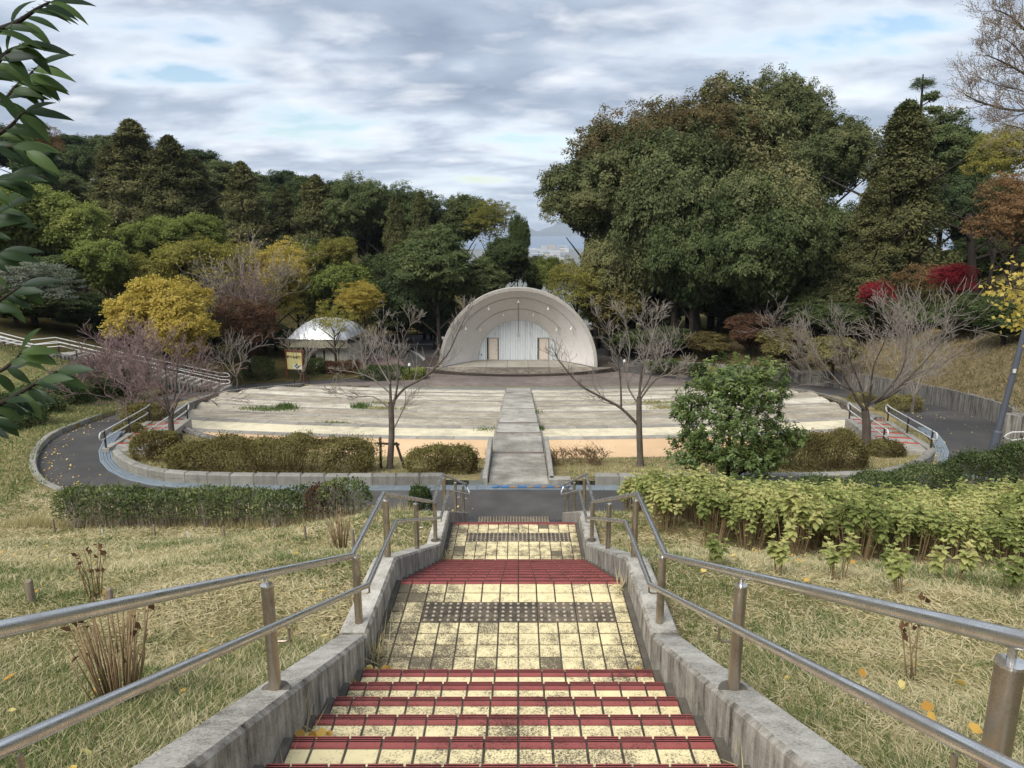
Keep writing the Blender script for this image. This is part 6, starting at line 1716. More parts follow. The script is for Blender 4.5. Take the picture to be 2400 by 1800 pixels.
# large tree with few leaves leaning in at the upper right
px_tree('tall nearly bare tree with sparse brown leaves at the top right corner', 0, (2540, 900), [(2530, 500), (2510, 250)],
  [([(2515, 300), (2440, 262), (2370, 258), (2300, 240), (2262, 222)], .08), ([(2512, 240), (2430, 190), (2360, 150), (2310, 128)], .07), ([(2510, 200), (2420, 90), (2370, 40), (2325, 20)], .07), ([(2510, 150), (2440, 40), (2400, -20)], .06),
   ([(2440, 262), (2400, 215), (2340, 200), (2290, 180)], .04), ([(2430, 190), (2390, 120), (2340, 80)], .04), ([(2516, 340), (2450, 330), (2390, 300), (2340, 290)], .05), ([(2512, 260), (2450, 240), (2410, 180), (2390, 100)], .05)],
  .22, 12, at=25, mat=M_twig, dens=.75, tw=1.1, depth=1.5, mr=.006, leaves=(L_rust, 2, .05))
for (px, y0, y1, D, r, lab) in ((1632, 790, 560, 56, .42, 'thick dark trunk of a giant tree right of the stage'), (1905, 760, 600, 55, .22, 'straight dark trunk in the right-hand wood'), (1520, 780, 640, 60, .2, 'dark slanting trunk behind the low shrubs'), (2290, 640, 500, 50, .3, 'dark leaning trunk below the dark evergreen at the right')):
    a = PD(px, y0, D); b = PD(px - 20, y1, D)
    a.z = min(a.z, gz(a.x, a.y) + .1)
    T = thing('tree_trunk', lab, 'tree', a)
    o = MB().tube([(0, 0, -.6), (0, 0, .3), ((b.x - a.x) * .5, 0, (b.z - a.z) * .5), (b.x - a.x, 0, b.z - a.z)], [r * 1.35, r * 1.05, r * .85, r * .6], 10).build('trunk', M_barkdk, T, True)
    for k in range(5):
        an = k * 1.3; z = (b.z - a.z) * (.45 + .1 * k)
        MB().tube([((b.x - a.x) * .5, 0, z), (math.cos(an) * 2.2, -.6, z + 1.0), (math.cos(an) * 4.4, -1.0, z + 1.5)], [r * .4, r * .25, .05], 6, cap=False).build('limb', M_barkdk, T, True)

# ------------------------------------------------ clipped hedges and mounds
def mound_mesh(g, Lx, Ly, H, n, ls, L_, flat_top=0.55, aspect=.5, lump=.09, stems=True):
    # superellipsoid surface shell of leaves
    th = g.random(n * 2) * 2 * math.pi; u = g.random(n * 2)
    z = u ** .8
    rr = (1 - z ** 4.5) ** .28
    rr = np.clip(rr, 0, 1)
    top = g.random(n * 2) < .5
    rad = np.where(top, g.random(n * 2) ** .5, rr)
    zz = np.where(top, (1 - rad ** 4.5) ** .30, z)
    k = slice(0, n)
    x = np.cos(th) * rad; y = np.sin(th) * rad
    # squarish plan
    q = (np.abs(np.cos(th)) ** 3.0 + np.abs(np.sin(th)) ** 3.0) ** (-1 / 3.0)
    x = x * q * Lx / 2; y = y * q * Ly / 2; zc = zz * H
    lumpv = np.array([mnoise.noise(Vector((a * 1.8, b * 1.8, c * 2))) for a, b, c in zip(x[k], y[k], zc[k])])
    x, y, zc = x[k], y[k], zc[k]
    s = 1 + lump * lumpv * 2.2 - g.random(n) ** 2 * .14 + g.random(n) ** 9 * .16
    C = np.stack([x * s, y * s, np.maximum(.05, zc * s)], 1)
    out = unit(np.stack([x / Lx, y / Ly, zc / H * .8], 1) + 1e-6)
    nr = unit(out + g.normal(size=(n, 3)) * .45 + np.array([0, 0, .25]))
    dr = unit(np.cross(nr, rdir(g, n)) + out * .7)
    size = ls * (.6 + .8 * g.random(n))
    tint = np.clip(.3 + .45 * zc / H * 0 + lumpv * .5 + g.normal(size=n) * .17 + .2, 0, 1)
    return leaves_mesh('foliage', C, dr, nr, size, size * aspect, tint, fold=.08, mat=L_)
def stems_mesh(g, Lx, Ly, H, n, m, r=.008):
    mb = MB()
    for i in range(n):
        a = g.random() * 6.283; q = math.sqrt(g.random()) * .78
        x0, y0 = math.cos(a) * q * Lx / 2 * .75, math.sin(a) * q * Ly / 2 * .75
        x1, y1 = x0 * 1.22 + g.normal() * .05, y0 * 1.22 + g.normal() * .05
        mb.tube([(x0, y0, -.05), ((x0 + x1) / 2 + g.normal() * .02, (y0 + y1) / 2, H * .4), (x1, y1, H * .88)], [r, r * .8, r * .5], 3, cap=False)
    return mb.mesh('stems', mats=[m])
def mound(x, y, Lx, Ly, H, n, ls, L_, label, rz=0.0, name='azalea_mound', cat='shrub', z=None, group=None, stems=60, seed=None, aspect=.5, sm=None, corestuff=True):
    g = np.random.default_rng(seed if seed is not None else int(abs(x * 100) + abs(y * 37)))
    zz = z if z is not None else gz(x, y)
    T = thing(name, label, cat, (x, y, zz), rz, group)
    link('foliage', mound_mesh(g, Lx, Ly, H, n, ls, L_, aspect=aspect), None, T)
    if stems: link('stems', stems_mesh(g, Lx, Ly, H, stems, sm or M_stem), None, T)
    return T
def mpx(px, py, h, wpx, hpx, depth, n, ls, L_, label, **kw):
    b = P(px, py, h); Z = b.y * CT + (CZ - b.z) * ST
    return mound(b.x, b.y + depth / 2, wpx * Z / F_PX, depth, hpx * Z / F_PX * .93, n, ls, L_, label, z=b.z - .03, **kw)
mpx(352, 1080, 6.0, 105, 62, .9, 9000, .05, L_azalea, 'small clipped azalea mound beside the left staked cherry tree')
T = mpx(622, 1120, 5.95, 490, 84, 1.15, 46000, .046, L_azalea, 'long clipped brownish azalea hedge at the left of the central path', name='azalea_hedge', cat='hedge', stems=260)
mpx(1038, 1116, 5.95, 165, 62, .9, 12000, .05, L_azalea, 'ragged azalea clump just left of the central path', stems=120)
mpx(1950, 1112, 5.98, 205, 86, 1.3, 19000, .05, L_azalea, 'large clipped azalea mound behind the osmanthus on the right', stems=110)
mpx(2095, 1085, 6.2, 80, 46, .8, 5000, .05, L_azalea, 'scruffy azalea beside the small right steps')
mpx(2125, 985, 7.1, 95, 52, 1.2, 7000, .06, L_azalea, 'azalea mound behind the right looped handrail')
mpx(2035, 952, 7.7, 60, 26, 1.0, 3500, .06, L_azalea, 'low azalea mound beyond the right terraces')
mpx(330, 1005, 6.6, 105, 55, 1.2, 8000, .06, L_azalea, 'azalea mound behind the left looped handrail')
mpx(285, 1030, 6.3, 60, 30, .8, 3500, .05, L_azalea, 'low azalea at the head of the small left steps')
mpx(1760, 1115, 5.98, 120, 60, 1.0, 8000, .05, L_azalea, 'azalea mound half hidden behind the osmanthus tree')
mpx(900, 893, 10.15, 120, 32, 1.6, 7000, .11, L_hedge, 'clipped hedge in the planter left of the stage', name='planter_hedge')
mpx(965, 893, 10.15, 60, 26, 1.4, 3500, .11, L_light, 'yellow green clipped shrub nearest the left tip of the stage', name='planter_shrub')
mpx(595, 893, 9.9, 70, 48, 1.8, 5000, .11, L_dark, 'rounded dark bush left of the signboard', name='round_bush')
mpx(725, 880, 10.1, 60, 38, 1.3, 4500, .11, L_dark, 'rounded bush between signboard and lavatory wall', name='round_bush')
mpx(800, 879, 10.15, 110, 30, 1.2, 6000, .11, L_brown, 'brownish hedge in front of the lavatory wall', name='low_hedge', cat='hedge')
mpx(1560, 870, 9.9, 70, 24, 1.2, 3500, .11, L_hedge, 'low green bush against the wall right of the stage', name='round_bush')
mpx(1640, 875, 9.8, 40, 20, 1.0, 2500, .11, L_dark, 'small dark bush against the wall right of the stage', name='round_bush')
# left slope hedge
for i, (px, py, w, hh, D, lab) in enumerate(((-20, 1075, 190, 130, 20.5, 'leafy shrub at the left edge of the picture below the branch'), (50, 1040, 150, 105, 23, 'leafy green shrub second from the left of the slope hedge'), (115, 1002, 150, 95, 25.5, 'leafy green shrub in the middle of the slope hedge'), (175, 968, 130, 82, 27.5, 'leafy green shrub right of the middle of the slope hedge'), (235, 935, 110, 75, 29.5, 'shaded green shrub at the right end of the slope hedge'), (290, 915, 90, 56, 31, 'dark small shrub behind the purplish cherry tree'))):
    b = PD(px, py, D); k = (D * CT + (CZ - b.z) * ST) / F_PX
    mound(b.x, D + .4, w * k, w * k * .9, hh * k, 13000, .085, L_hedge, lab, z=min(b.z, gz(b.x, D) + .05), name='slope_hedge_shrub', stems=50)
# dark-stemmed azalea row near the left lawn's foot
tints = [L_hedge, L_hedge, L_hedge, L_brown, L_hedge, L_hedge, L_brown, L_hedge]
k = 0
g_ = 'leggy shrubs in the row at the foot of the left lawn'
for px in range(205, 830, 56):
    b = PD(px + rnd.uniform(-8, 8), 1247 - abs(px - 400) * .01, 12.6 + rnd.uniform(-.2, .2)); b.z = gz(b.x, b.y)
    lab = {205: 'leftmost leggy shrub of the row at the foot of the left lawn', 765: 'brownish leggy shrub near the left handrail'}.get(px, 'leggy green shrub with bare dark stems below the left lawn')
    T = mound(b.x, b.y, rnd.uniform(.75, 1.0), .8, rnd.uniform(.36, .52), 1150, .058, L_brown if px in (765,) else (L_leggy), lab, z=b.z, name='leggy_shrub', group=None if 'leftmost' in lab or 'brownish' in lab else g_, stems=60, sm=M_twig)
    for ch in T.children:
        if ch.name.startswith('foliage'): ch.location = (0, 0, .26)
        else: ch.scale = (1.05, 1.05, 1.55)
T_ = thing('dry_grass_fringe', 'pale withered grass along the foot of the leggy shrub row', 'grass tuft', (-5, 12.4, gz(-5, 12.4)))
g_f = np.random.default_rng(88); nf = 5200; xf = -9.6 + 7.6 * g_f.random(nf); yf = 12.35 + .5 * g_f.random(nf)
of = link('straw', leaves_mesh('straw', np.stack([xf, yf, gz_np(xf, yf)], 1), unit(g_f.normal(size=(nf, 3)) * .35 + np.array([0, 0, 1])), rdir(g_f, nf), .10 + .26 * g_f.random(nf) ** 2, .012, np.clip(.68 + g_f.normal(size=nf) * .15, 0, 1), mat=L_grass, tri=True), None, T_); of.location = -T_.location; tag(of, kind='stuff')
b = PD(168, 1190, 13.4); mound(b.x, 13.4, .38, .35, .52, 500, .06, L_hedge, 'small lone sapling shrub at the left end of the leggy row', z=gz(b.x, 13.4), name='sapling_shrub', stems=18, sm=M_barkdk)
b = PD(985, 1200, 13.2); mound(b.x, 13.3, .42, .4, .55, 2600, .05, L_hedge, 'small dark green bush behind the left handrail', z=gz(b.x, 13.3), name='leggy_shrub', stems=14, sm=M_barkdk)
# dark shrubs behind the hydrangeas
for px, py, w, hh, D, lab in ((1640, 1195, 100, 60, 13.7, 'dark low shrub left of the osmanthus trunk'), (1780, 1190, 120, 58, 13.8, 'dark low shrub right of the osmanthus trunk'), (1930, 1190, 150, 66, 14.0, 'dark low shrub behind the middle of the hydrangeas'), (2060, 1180, 150, 70, 14.3, 'dark low shrub behind the hydrangeas right of the middle'),
                              (2170, 1165, 150, 72, 14.6, 'dark green shrub left of the largest one at the right'), (2290, 1150, 170, 88, 14.6, 'dark green clipped shrub beside the lamp post'), (2400, 1150, 190, 110, 14.4, 'large dark green clipped shrub at the right edge')):
    b = PD(px, py, D); k = (D * CT + (CZ - b.z) * ST) / F_PX
    mound(b.x, D, w * k, 1.0, hh * k, 9000, .05, L_hedge, lab, z=b.z, name='dark_shrub', stems=30)

# ------------------------------------------------ osmanthus tree in the right foreground
def osmanthus():
    b = P(1702, 1166, 5.82); Z = b.y * CT + (CZ - b.z) * ST; k = Z / F_PX
    T = thing('osmanthus_tree', 'glossy evergreen young tree standing between the hydrangeas and the road', 'tree', b)
    g = np.random.default_rng(77)
    H = (1162 - 825) * k; R = 142 * k
    # three leaning crown masses like the photo: main, right shoulder, left skirt, right skirt
    parts = [(0, 0, H * .56, R * .82, H * .36, 560), (-.1 * R, 0, H * .80, R * .52, H * .2, 220), (.55 * R, 0, H * .78, R * .34, H * .2, 130), (-.62 * R, 0, H * .34, R * .42, H * .15, 140), (.72 * R, .1, H * .36, R * .42, H * .17, 150), (1.05 * R, 0, H * .43, R * .2, H * .07, 40), (-.75 * R, 0, H * .66, R * .24, H * .14, 60), (.2 * R, -.3 * R, H * .30, R * .5, H * .13, 130)]
    P_, D_, N_, S_, T_ = [], [], [], [], []
    br = MB(); 
    for cx, cy_, cz, rx, rz, n in parts:
        for i in range(n):
            d = rdir(g, 1)[0]; q = g.random() ** .33
            c = np.array([cx, cy_, cz]) + d * np.array([rx, rx * .8, rz]) * q
            ax = unit((d * .6 + np.array([0, 0, .8]) + g.normal(size=3) * .3)[None])[0]
            if g.random() < .35: br.tube([tuple(c - ax * .12 - d * .1), tuple(c + ax * .14)], [.006, .003], 3, cap=False)
            m = 15; ct = g.random()
            a = g.random(m) * 6.283; hgt = g.random(m) * .2
            side = unit(np.cross(ax, rdir(g, m)))
            P_.append(c + ax * (hgt[:, None] - .06)); D_.append(unit(side + ax * .55 - np.array([0, 0, .15]))); N_.append(unit(ax + side * -.4 + g.normal(size=(m, 3)) * .15))
            S_.append(.085 * (.75 + .5 * g.random(m))); 
            newg = .28 if (cz + d[2] * rz * q) > H * .72 and g.random() < .6 else 0
            T_.append(np.clip(.25 + .3 * ct + newg + g.normal(size=m) * .08, 0, 1))
    P_, D_, N_, S_, T_ = map(np.concatenate, (P_, D_, N_, S_, T_))
    link('crown', leaves2_mesh('crown', P_, D_, N_, S_, S_ * .40, T_, fold=.06, mat=L_osm, curl=.25), None, T)
    tr = MB().tube([(0, 0, -.2), (0, 0, .25), (.02, 0, .5), (0.0, 0, 1.1), (-.05, 0, 2.0)], [.075, .062, .055, .04, .02], 9)
    tr.tube([(0.01, 0, .38), (.35, 0, .62), (.75, 0, .85), (1.0, 0, 1.2)], [.035, .026, .018, .01], 6, cap=False)
    tr.tube([(0.0, 0, .48), (-.25, 0, .85), (-.5, 0, 1.3)], [.04, .03, .015], 6, cap=False)
    tr.tube([(0.0, 0, .45), (.18, 0, .95), (.4, 0, 1.7)], [.035, .028, .012], 6, cap=False)
    for q in range(5): tr.tube([(-.05 - .06 * q, .05, -.1), (-.1 - .07 * q, .05, .5 + .1 * q)], [.007, .004], 4, cap=False)
    tr.build('trunk', M_barkdk, T, True)
    tag(br.build('twigs', M_barkdk, T), kind='stuff')
osmanthus()
for px, py, w, lab in ((1311, 1085, .3, 'tiny withered shrub at the left end of the right planting bed'), (1380, 1080, .32, 'small withered shrub second in the right planting bed'), (1402, 1082, .42, 'larger withered twiggy shrub left of the right cherry tree')):
    bare(px, py, py - 38 if w < .4 else py - 46, 0, lab, int(px), tr=.012, levels=6, minr=.004, nb=7, fork=.12, spread=1.5, h=6.2, mat=M_stem, leaves=(L_brown, 1, .03), name='withered_shrub', cat='shrub', scale_w=1.3)

# ------------------------------------------------ hydrangeas
def hyd_proto(seed, ns, R, H, full=True):
    g = np.random.default_rng(seed)
    st = MB(); P_, D_, N_, S_, T_ = [], [], [], [], []
    for i in range(ns):
        a = g.random() * 6.283; q = math.sqrt(g.random())
        b = Vector((math.cos(a) * q * R * .45, math.sin(a) * q * R * .45, -.05)); tp = Vector((math.cos(a) * q * R, math.sin(a) * q * R, H * (1 - .22 * q * q) * g.uniform(.82, 1.06)))
        st.tube([b, b.lerp(tp, .5) + Vector((0, 0, .04)), tp], [.0065, .0055, .004], 4, cap=False)
        ax = np.array(((tp - b).normalized() + Vector((0, 0, 1))).normalized())
        if i % 3 == 0:      # smaller leaves lower down the stem
            m = 5; tt = g.uniform(.3, .8, m)[:, None]; c = np.array(b)[None] * (1 - tt) + np.array(tp)[None] * tt
            an = g.random(m) * 6.283; sd = np.stack([np.cos(an), np.sin(an), np.full(m, .15)], 1)
            P_.append(c); D_.append(unit(sd)); N_.append(unit(np.array([0, 0, 1.0]) - sd * .2)); S_.append(.07 * (.6 + .6 * g.random(m))); T_.append(np.clip(.35 + g.normal(size=m) * .2, 0, 1))
        for lev, (m, ls, tl) in enumerate(((4, .06, .9), (5, .10, .35), (5, .115, .0), (4, .11, -.3))):
            if lev == 3 and g.random() < .5: continue
            an = np.arange(m) * 6.283 / m + lev * .6 + g.random() * 3
            u_ = unit(np.cross(ax, [0.3, 1, .1])[None])[0]; w_ = np.cross(ax, u_)
            side = np.cos(an)[:, None] * u_ + np.sin(an)[:, None] * w_
            c = np.array(tp)[None] - ax * (.035 + .05 * lev) * (lev > 0)
            P_.append(np.repeat(c, m, 0)); D_.append(unit(side + ax * tl + g.normal(size=(m, 3)) * .28)); N_.append(unit(ax[None] * np.ones((m, 1)) - side * tl))
            S_.append(ls * (.8 + .35 * g.random(m))); T_.append(np.clip(.62 - lev * .12 + g.normal(size=m) * .12 + g.normal() * .1, 0, 1))
    P_, D_, N_, S_, T_ = map(np.concatenate, (P_, D_, N_, S_, T_))
    return leaves2_mesh('leaves', P_, D_, N_, S_ * .88, S_ * .62, T_, fold=.10, mat=L_hyd, curl=.22), st.mesh('stems', mats=[M_stem])
HY = [hyd_proto(300 + i, 23, .36, .88) for i in range(5)] + [hyd_proto(350 + i, 6, .2, .5) for i in range(3)]
gH = 'massed hydrangeas in the bed at the right'
def hyd(x, y, v, s, label, group=None):
    T = thing('hydrangea', label, 'hydrangea', (x, y, gz(x, y)), rnd.uniform(0, 6.28), group); T.scale = (s * .96, s * .96, s * rnd.uniform(.88, 1.04))
    link('leaves', HY[v][0], None, T); link('stems', HY[v][1], None, T); return T
nh = 0; yy = 7.5
while yy < 13.3:
    xl = 2.15 + (0.25 if yy < 9 else 0); xx = xl + rnd.uniform(0, .2)
    if yy < 9: xx += (9 - yy) * .9
    row_ = 'front edge of the massed bed at the right' if yy < 7.9 else ('back edge of the massed bed towards the road' if yy > 12.6 else 'middle of the massed bed at the right')
    while xx < min(1250 / F_PX * (yy + 1.5), 10.2):
        hyd(xx + rnd.uniform(-.14, .14), yy + rnd.uniform(-.14, .14), rnd.randrange(5), rnd.uniform(.78, 1.1) * (.93 if yy < 8 else 1), 'yellow green hydrangea bush at the ' + row_, 'hydrangeas at the ' + row_); nh += 1
        xx += .5
    yy += .46
for px, py, s, lab in ((1668, 1330, .75, 'small hydrangea just left in front of the massed bed'), (1830, 1345, .85, 'hydrangea with reddish leaf standing before the massed bed'), (1965, 1352, 1.0, 'taller lone hydrangea in front of the massed bed'), (2100, 1352, .9, 'lone hydrangea right of the taller one before the bed'), (2120, 1400, .9, 'lone leafy hydrangea nearest the handrail post side'), (2230, 1365, 1.1, 'leaning hydrangea with dark stem before the bed'), (2380, 1400, 1.0, 'hydrangea at the right edge in the lawn'), (2290, 1330, .9, 'hydrangea tuft at the right front of the bed')):
    # find the lawn point seen at that pixel
    D = 4.0
    while D < 13 and PD(px, py, D).z > gz(PD(px, py, D).x, D): D += .1
    p = PD(px, py, D); hyd(p.x, D, 5 + rnd.randrange(3), s * .84, lab)
def lawn_at(px, py):
    D = 1.2
    while D < 16:
        p = PD(px, py, D)
        if p.z <= gz(p.x, D): return p
        D += .05
    return p
# withered hydrangea stumps
def dry_plant(px, py, H, n, label, seed, leaf=0):
    p = lawn_at(px, py); g = np.random.default_rng(seed); T = thing('withered_hydrangea', label, 'shrub', p)
    st = MB(); P_ = []
    for i in range(n):
        a = g.random() * 6.283; q = math.sqrt(g.random()); r = H * .34
        t1 = Vector((math.cos(a) * q * r, math.sin(a) * q * r, H * g.uniform(.55, 1.0)))
        b0 = Vector((math.cos(a) * q * r * .35, math.sin(a) * q * r * .35, -.05)); mid = b0.lerp(t1, .5) + Vector((g.normal() * .012, g.normal() * .012, 0))
        st.tube([b0, mid, t1], [.0042, .0036, .0028], 5)
        P_.append(t1)
    st.build('stems', M_stem, T, True)
    if leaf:
        c = np.array([P_[i % len(P_)] for i in range(leaf)]) + g.normal(size=(leaf, 3)) * .015
        link('leaves', leaves_mesh('leaves', c, rdir(g, leaf), rdir(g, leaf), .05, .03, g.random(leaf), fold=.2, mat=L_brown), None, T)
dry_plant(285, 1650, .54, 60, 'cluster of withered stems near the lower left handrail', 401, 14)
dry_plant(225, 1405, .5, 14, 'thin dry stalks with curled brown leaves in the left lawn', 402, 24)
dry_plant(800, 1290, .62, 46, 'bundle of dry stems at the foot of the left lawn by the handrail', 403, 10)
dry_plant(2150, 1600, .42, 5, 'lone dry stalk with orange leaves in the right lawn', 404, 14)
# wooden stakes and white tags
for px, py, H, r, lab in ((75, 1418, .20, .028, 'short weathered stake nearest the left edge of the lawn'), (260, 1430, .17, .025, 'weathered stake behind the withered stems'), (128, 1248, .26, .022, 'weathered stake far left below the leggy shrubs'), (363, 1258, .22, .020, 'weathered stake second from the left in the far row'), (525, 1262, .2, .018, 'thin weathered stake in the middle of the far row'), (716, 1270, .24, .018, 'weathered stake near the dry stem bundle'), (828, 1295, .3, .022, 'weathered stake at the right end of the far row')):
    p = lawn_at(px, py); T = thing('wooden_stake', lab, 'stake', p)
    o = MB().tube([(0, 0, -.1), (.004, 0, H * .5), (0, .003, H - .01), (0, 0, H)], [r, r * .98, r * .95, r * .75], 9).build('post', M_wood, T); smooth_shade(o, 50)
M_tag = plain('white_tag', c3(214, 212, 206), var=.05)
for px, py, lab in ((241, 1255, 'left white plant tag in the far lawn'), (441, 1262, 'right white plant tag in the far lawn')):
    p = lawn_at(px, py); T = thing('plant_tag', lab, 'tag', p)
    o = MB().box((-.014, -.003, -.05), (.014, .003, .13)).build('tag', M_tag, T); o.rotation_euler = (.2, .15, rnd.uniform(-.5, .5))

# ------------------------------------------------ foreground branches at the left
def near_branches():
    leafm = []
    for v in range(3):
        b = MB(); L = 1.0; n = 7
        for i in range(n + 1):
            t = i / n; w = .150 * math.sin(math.pi * t ** .8) ** .9 * (1 if t < 1 else 0) + .002
            z = -(.18 + .10 * v) * t * t; x = t * (1 - .06 * t * (1 + v))
            for s, zz in ((-1, .035 * w / .165), (0, -.01), (1, .035 * w / .165)): b.v.append((x, s * w, z + zz))
        for i in range(n):
            for j in range(2): a = i * 3 + j; b.f.append((a, a + 1, a + 4, a + 3)); b.mi.append(0)
        b.tube([(-.12, 0, .02), (0, 0, 0)], .008, 4)
        me = b.mesh('leaf', True, [L_branchleaf]); at = me.attributes.new('tint', 'FLOAT', 'FACE'); at.data.foreach_set('value', np.full(len(me.polygons), .3 + .2 * v, np.float32)); leafm.append(me)
    def pt(px, py, D): return PD(px, py, D)
    def branch(label, pts, r0, leafs, D):
        T = thing('leafy_branch', label, 'branch', pt(*pts[0], D + 0))
        P3 = catmull([pt(x, y, D + dd * .0) for (x, y), dd in zip(pts, range(len(pts)))], 5)
        rad = [r0 * (1 - .75 * i / (len(P3) - 1)) for i in range(len(P3))]
        o = MB().tube(P3, rad, 6).build('twig', M_barkdk, T, True); o.location = -T.location
        for (px, py, ang, ln, v, tw) in leafs:
            o = link('leaf', leafm[v], None, T)
            p = pt(px, py, D + rnd.uniform(-.06, .06)); o.location = p - T.location
            a = math.radians(ang)      # direction in the picture, 0 = right, 90 = up
            dx = Vector((math.cos(a), rnd.uniform(-.35, .35), math.sin(a))).normalized()
            yv = Vector((0, 1, 0)).cross(dx); up = Vector((-math.sin(a), 0, math.cos(a)))
            if up.z < 0: up = -up
            nrm = (up * math.cos(tw) + Vector((0, -1, 0)) * math.sin(tw)); sd = nrm.cross(dx).normalized(); nrm = dx.cross(sd)
            M = Matrix((dx, sd, nrm)).transposed().to_4x4()
            sc = ln * D / F_PX * 1.02
            o.rotation_euler = M.to_euler(); o.scale = (sc, sc, sc)
    D = 1.75
    def spray(pts, n, l0=80, l1=115, start=.15):
        out = []; P2 = catmull([Vector((x, y, 0)) for x, y in pts], 8)
        for i in range(n):
            t = start + (1 - start) * (i + rnd.random() * .6) / n; k = min(len(P2) - 2, int(t * (len(P2) - 1)))
            p = P2[k].lerp(P2[k+1], t * (len(P2) - 1) - k); d = P2[k+1] - P2[k]
            base = math.degrees(math.atan2(-d.y, d.x)); side = rnd.choice((-1, 1)) * rnd.uniform(20, 62)
            ang = base + side
            ang = ang * .35 + rnd.uniform(-65, 5) * .65 if rnd.random() < .85 else ang
            out.append((p.x, p.y, ang, rnd.uniform(l0, l1), rnd.randrange(3), rnd.uniform(.35, 1.15)))
        out.append((P2[-1].x, P2[-1].y, math.degrees(math.atan2(-(P2[-1].y - P2[-3].y), P2[-1].x - P2[-3].x)) - 20, l1, 0, .8))
        return out
    defs = (('topmost leafy branch in the upper left corner', [(-60, 90), (-10, 72), (40, 52), (85, 22), (118, 4)], 17, .008),
            ('second leafy branch from the top at the left edge', [(-70, 200), (-20, 160), (20, 120), (60, 105)], 26, .008),
            ('leafy twig rising through the upper left leaves', [(-30, 250), (10, 235), (35, 205), (62, 182), (85, 158)], 26, .006),
            ('leafy twig in the left leaves above the skyline', [(-40, 330), (0, 312), (28, 292), (50, 268), (62, 262)], 24, .006),
            ('drooping leafy branch over the left skyline', [(-60, 330), (-10, 345), (40, 345), (70, 360)], 18, .006),
            ('leafy branch at the left edge below the skyline', [(-60, 450), (-20, 430), (10, 420), (40, 405)], 20, .006),
            ('hanging leaves at the left edge in front of the light green trees', [(-50, 560), (-20, 520), (0, 490)], 12, .005),
            ('short leafy twig at the left edge above the silver shrub', [(-60, 640), (-30, 610), (0, 592)], 8, .005),
            ('leafy branch with one bright leaf before the silver shrub', [(-60, 720), (-20, 715), (20, 690), (50, 670)], 14, .006),
            ('lower left leafy branch pointing to the bare cherry trees', [(-60, 960), (0, 945), (40, 925), (90, 895), (134, 870)], 26, .009),
            ('leafy twig above the lower left branch', [(-50, 890), (0, 870), (28, 850), (45, 832), (50, 822)], 16, .006),
            ('dark leaves hanging at the left edge below the lower branch', [(-60, 1000), (-20, 985), (20, 960)], 14, .006))
    for lab, pts, n, r in defs: branch(lab, pts, r, spray(pts, int(n * .62), 62, 92), D + rnd.uniform(-.12, .12))
near_branches()
def yellow_near():
    # yellow leaved tree reaching in at the right edge
    T = thing('yellow_tree', 'bright yellow leaved tree reaching in at the right edge above the slope', 'tree', PD(2520, 900, 11))
    g = np.random.default_rng(9); D = 11.0
    pts = []; tr = MB()
    base = PD(2560, 760, D) 
    for (px, py) in ((2330, 665), (2345, 690), (2350, 640), (2380, 620), (2390, 700), (2365, 735), (2385, 760), (2400, 660), (2330, 700), (2420, 720), (2350, 760), (2410, 640), (2440, 690), (2440, 640)):
        e = PD(px, py, D + g.normal() * .3); tr.tube([base, base.lerp(e, .5) + Vector((0, 0, .15)), e], [.03, .015, .004], 5, cap=False)
        for q in range(34):
            t = g.random() ** .6; pts.append(np.array(base.lerp(e, .55 + .45 * t)) + g.normal(size=3) * .10)
    C = np.array(pts); n = len(C)
    o = tr.build('branches', M_barkdk, T, True); o.location = -T.location
    tk = MB().tube([PD(2600, 1100, D) - Vector((0, 0, 1)), base], [.12, .06], 8).build('trunk', M_barkdk, T, True); tk.location = -T.location
    lm = leaves_mesh('leaves', C, unit(rdir(g, n) + np.array([-.3, 0, -.5])), unit(rdir(g, n) + np.array([0, -.8, .8])), .09 * (.7 + .5 * g.random(n)), .06, g.random(n) * .6 + .4, fold=.1, mat=L_yellow)
    o = link('leaves', lm, None, T); o.location = -T.location
yellow_near()

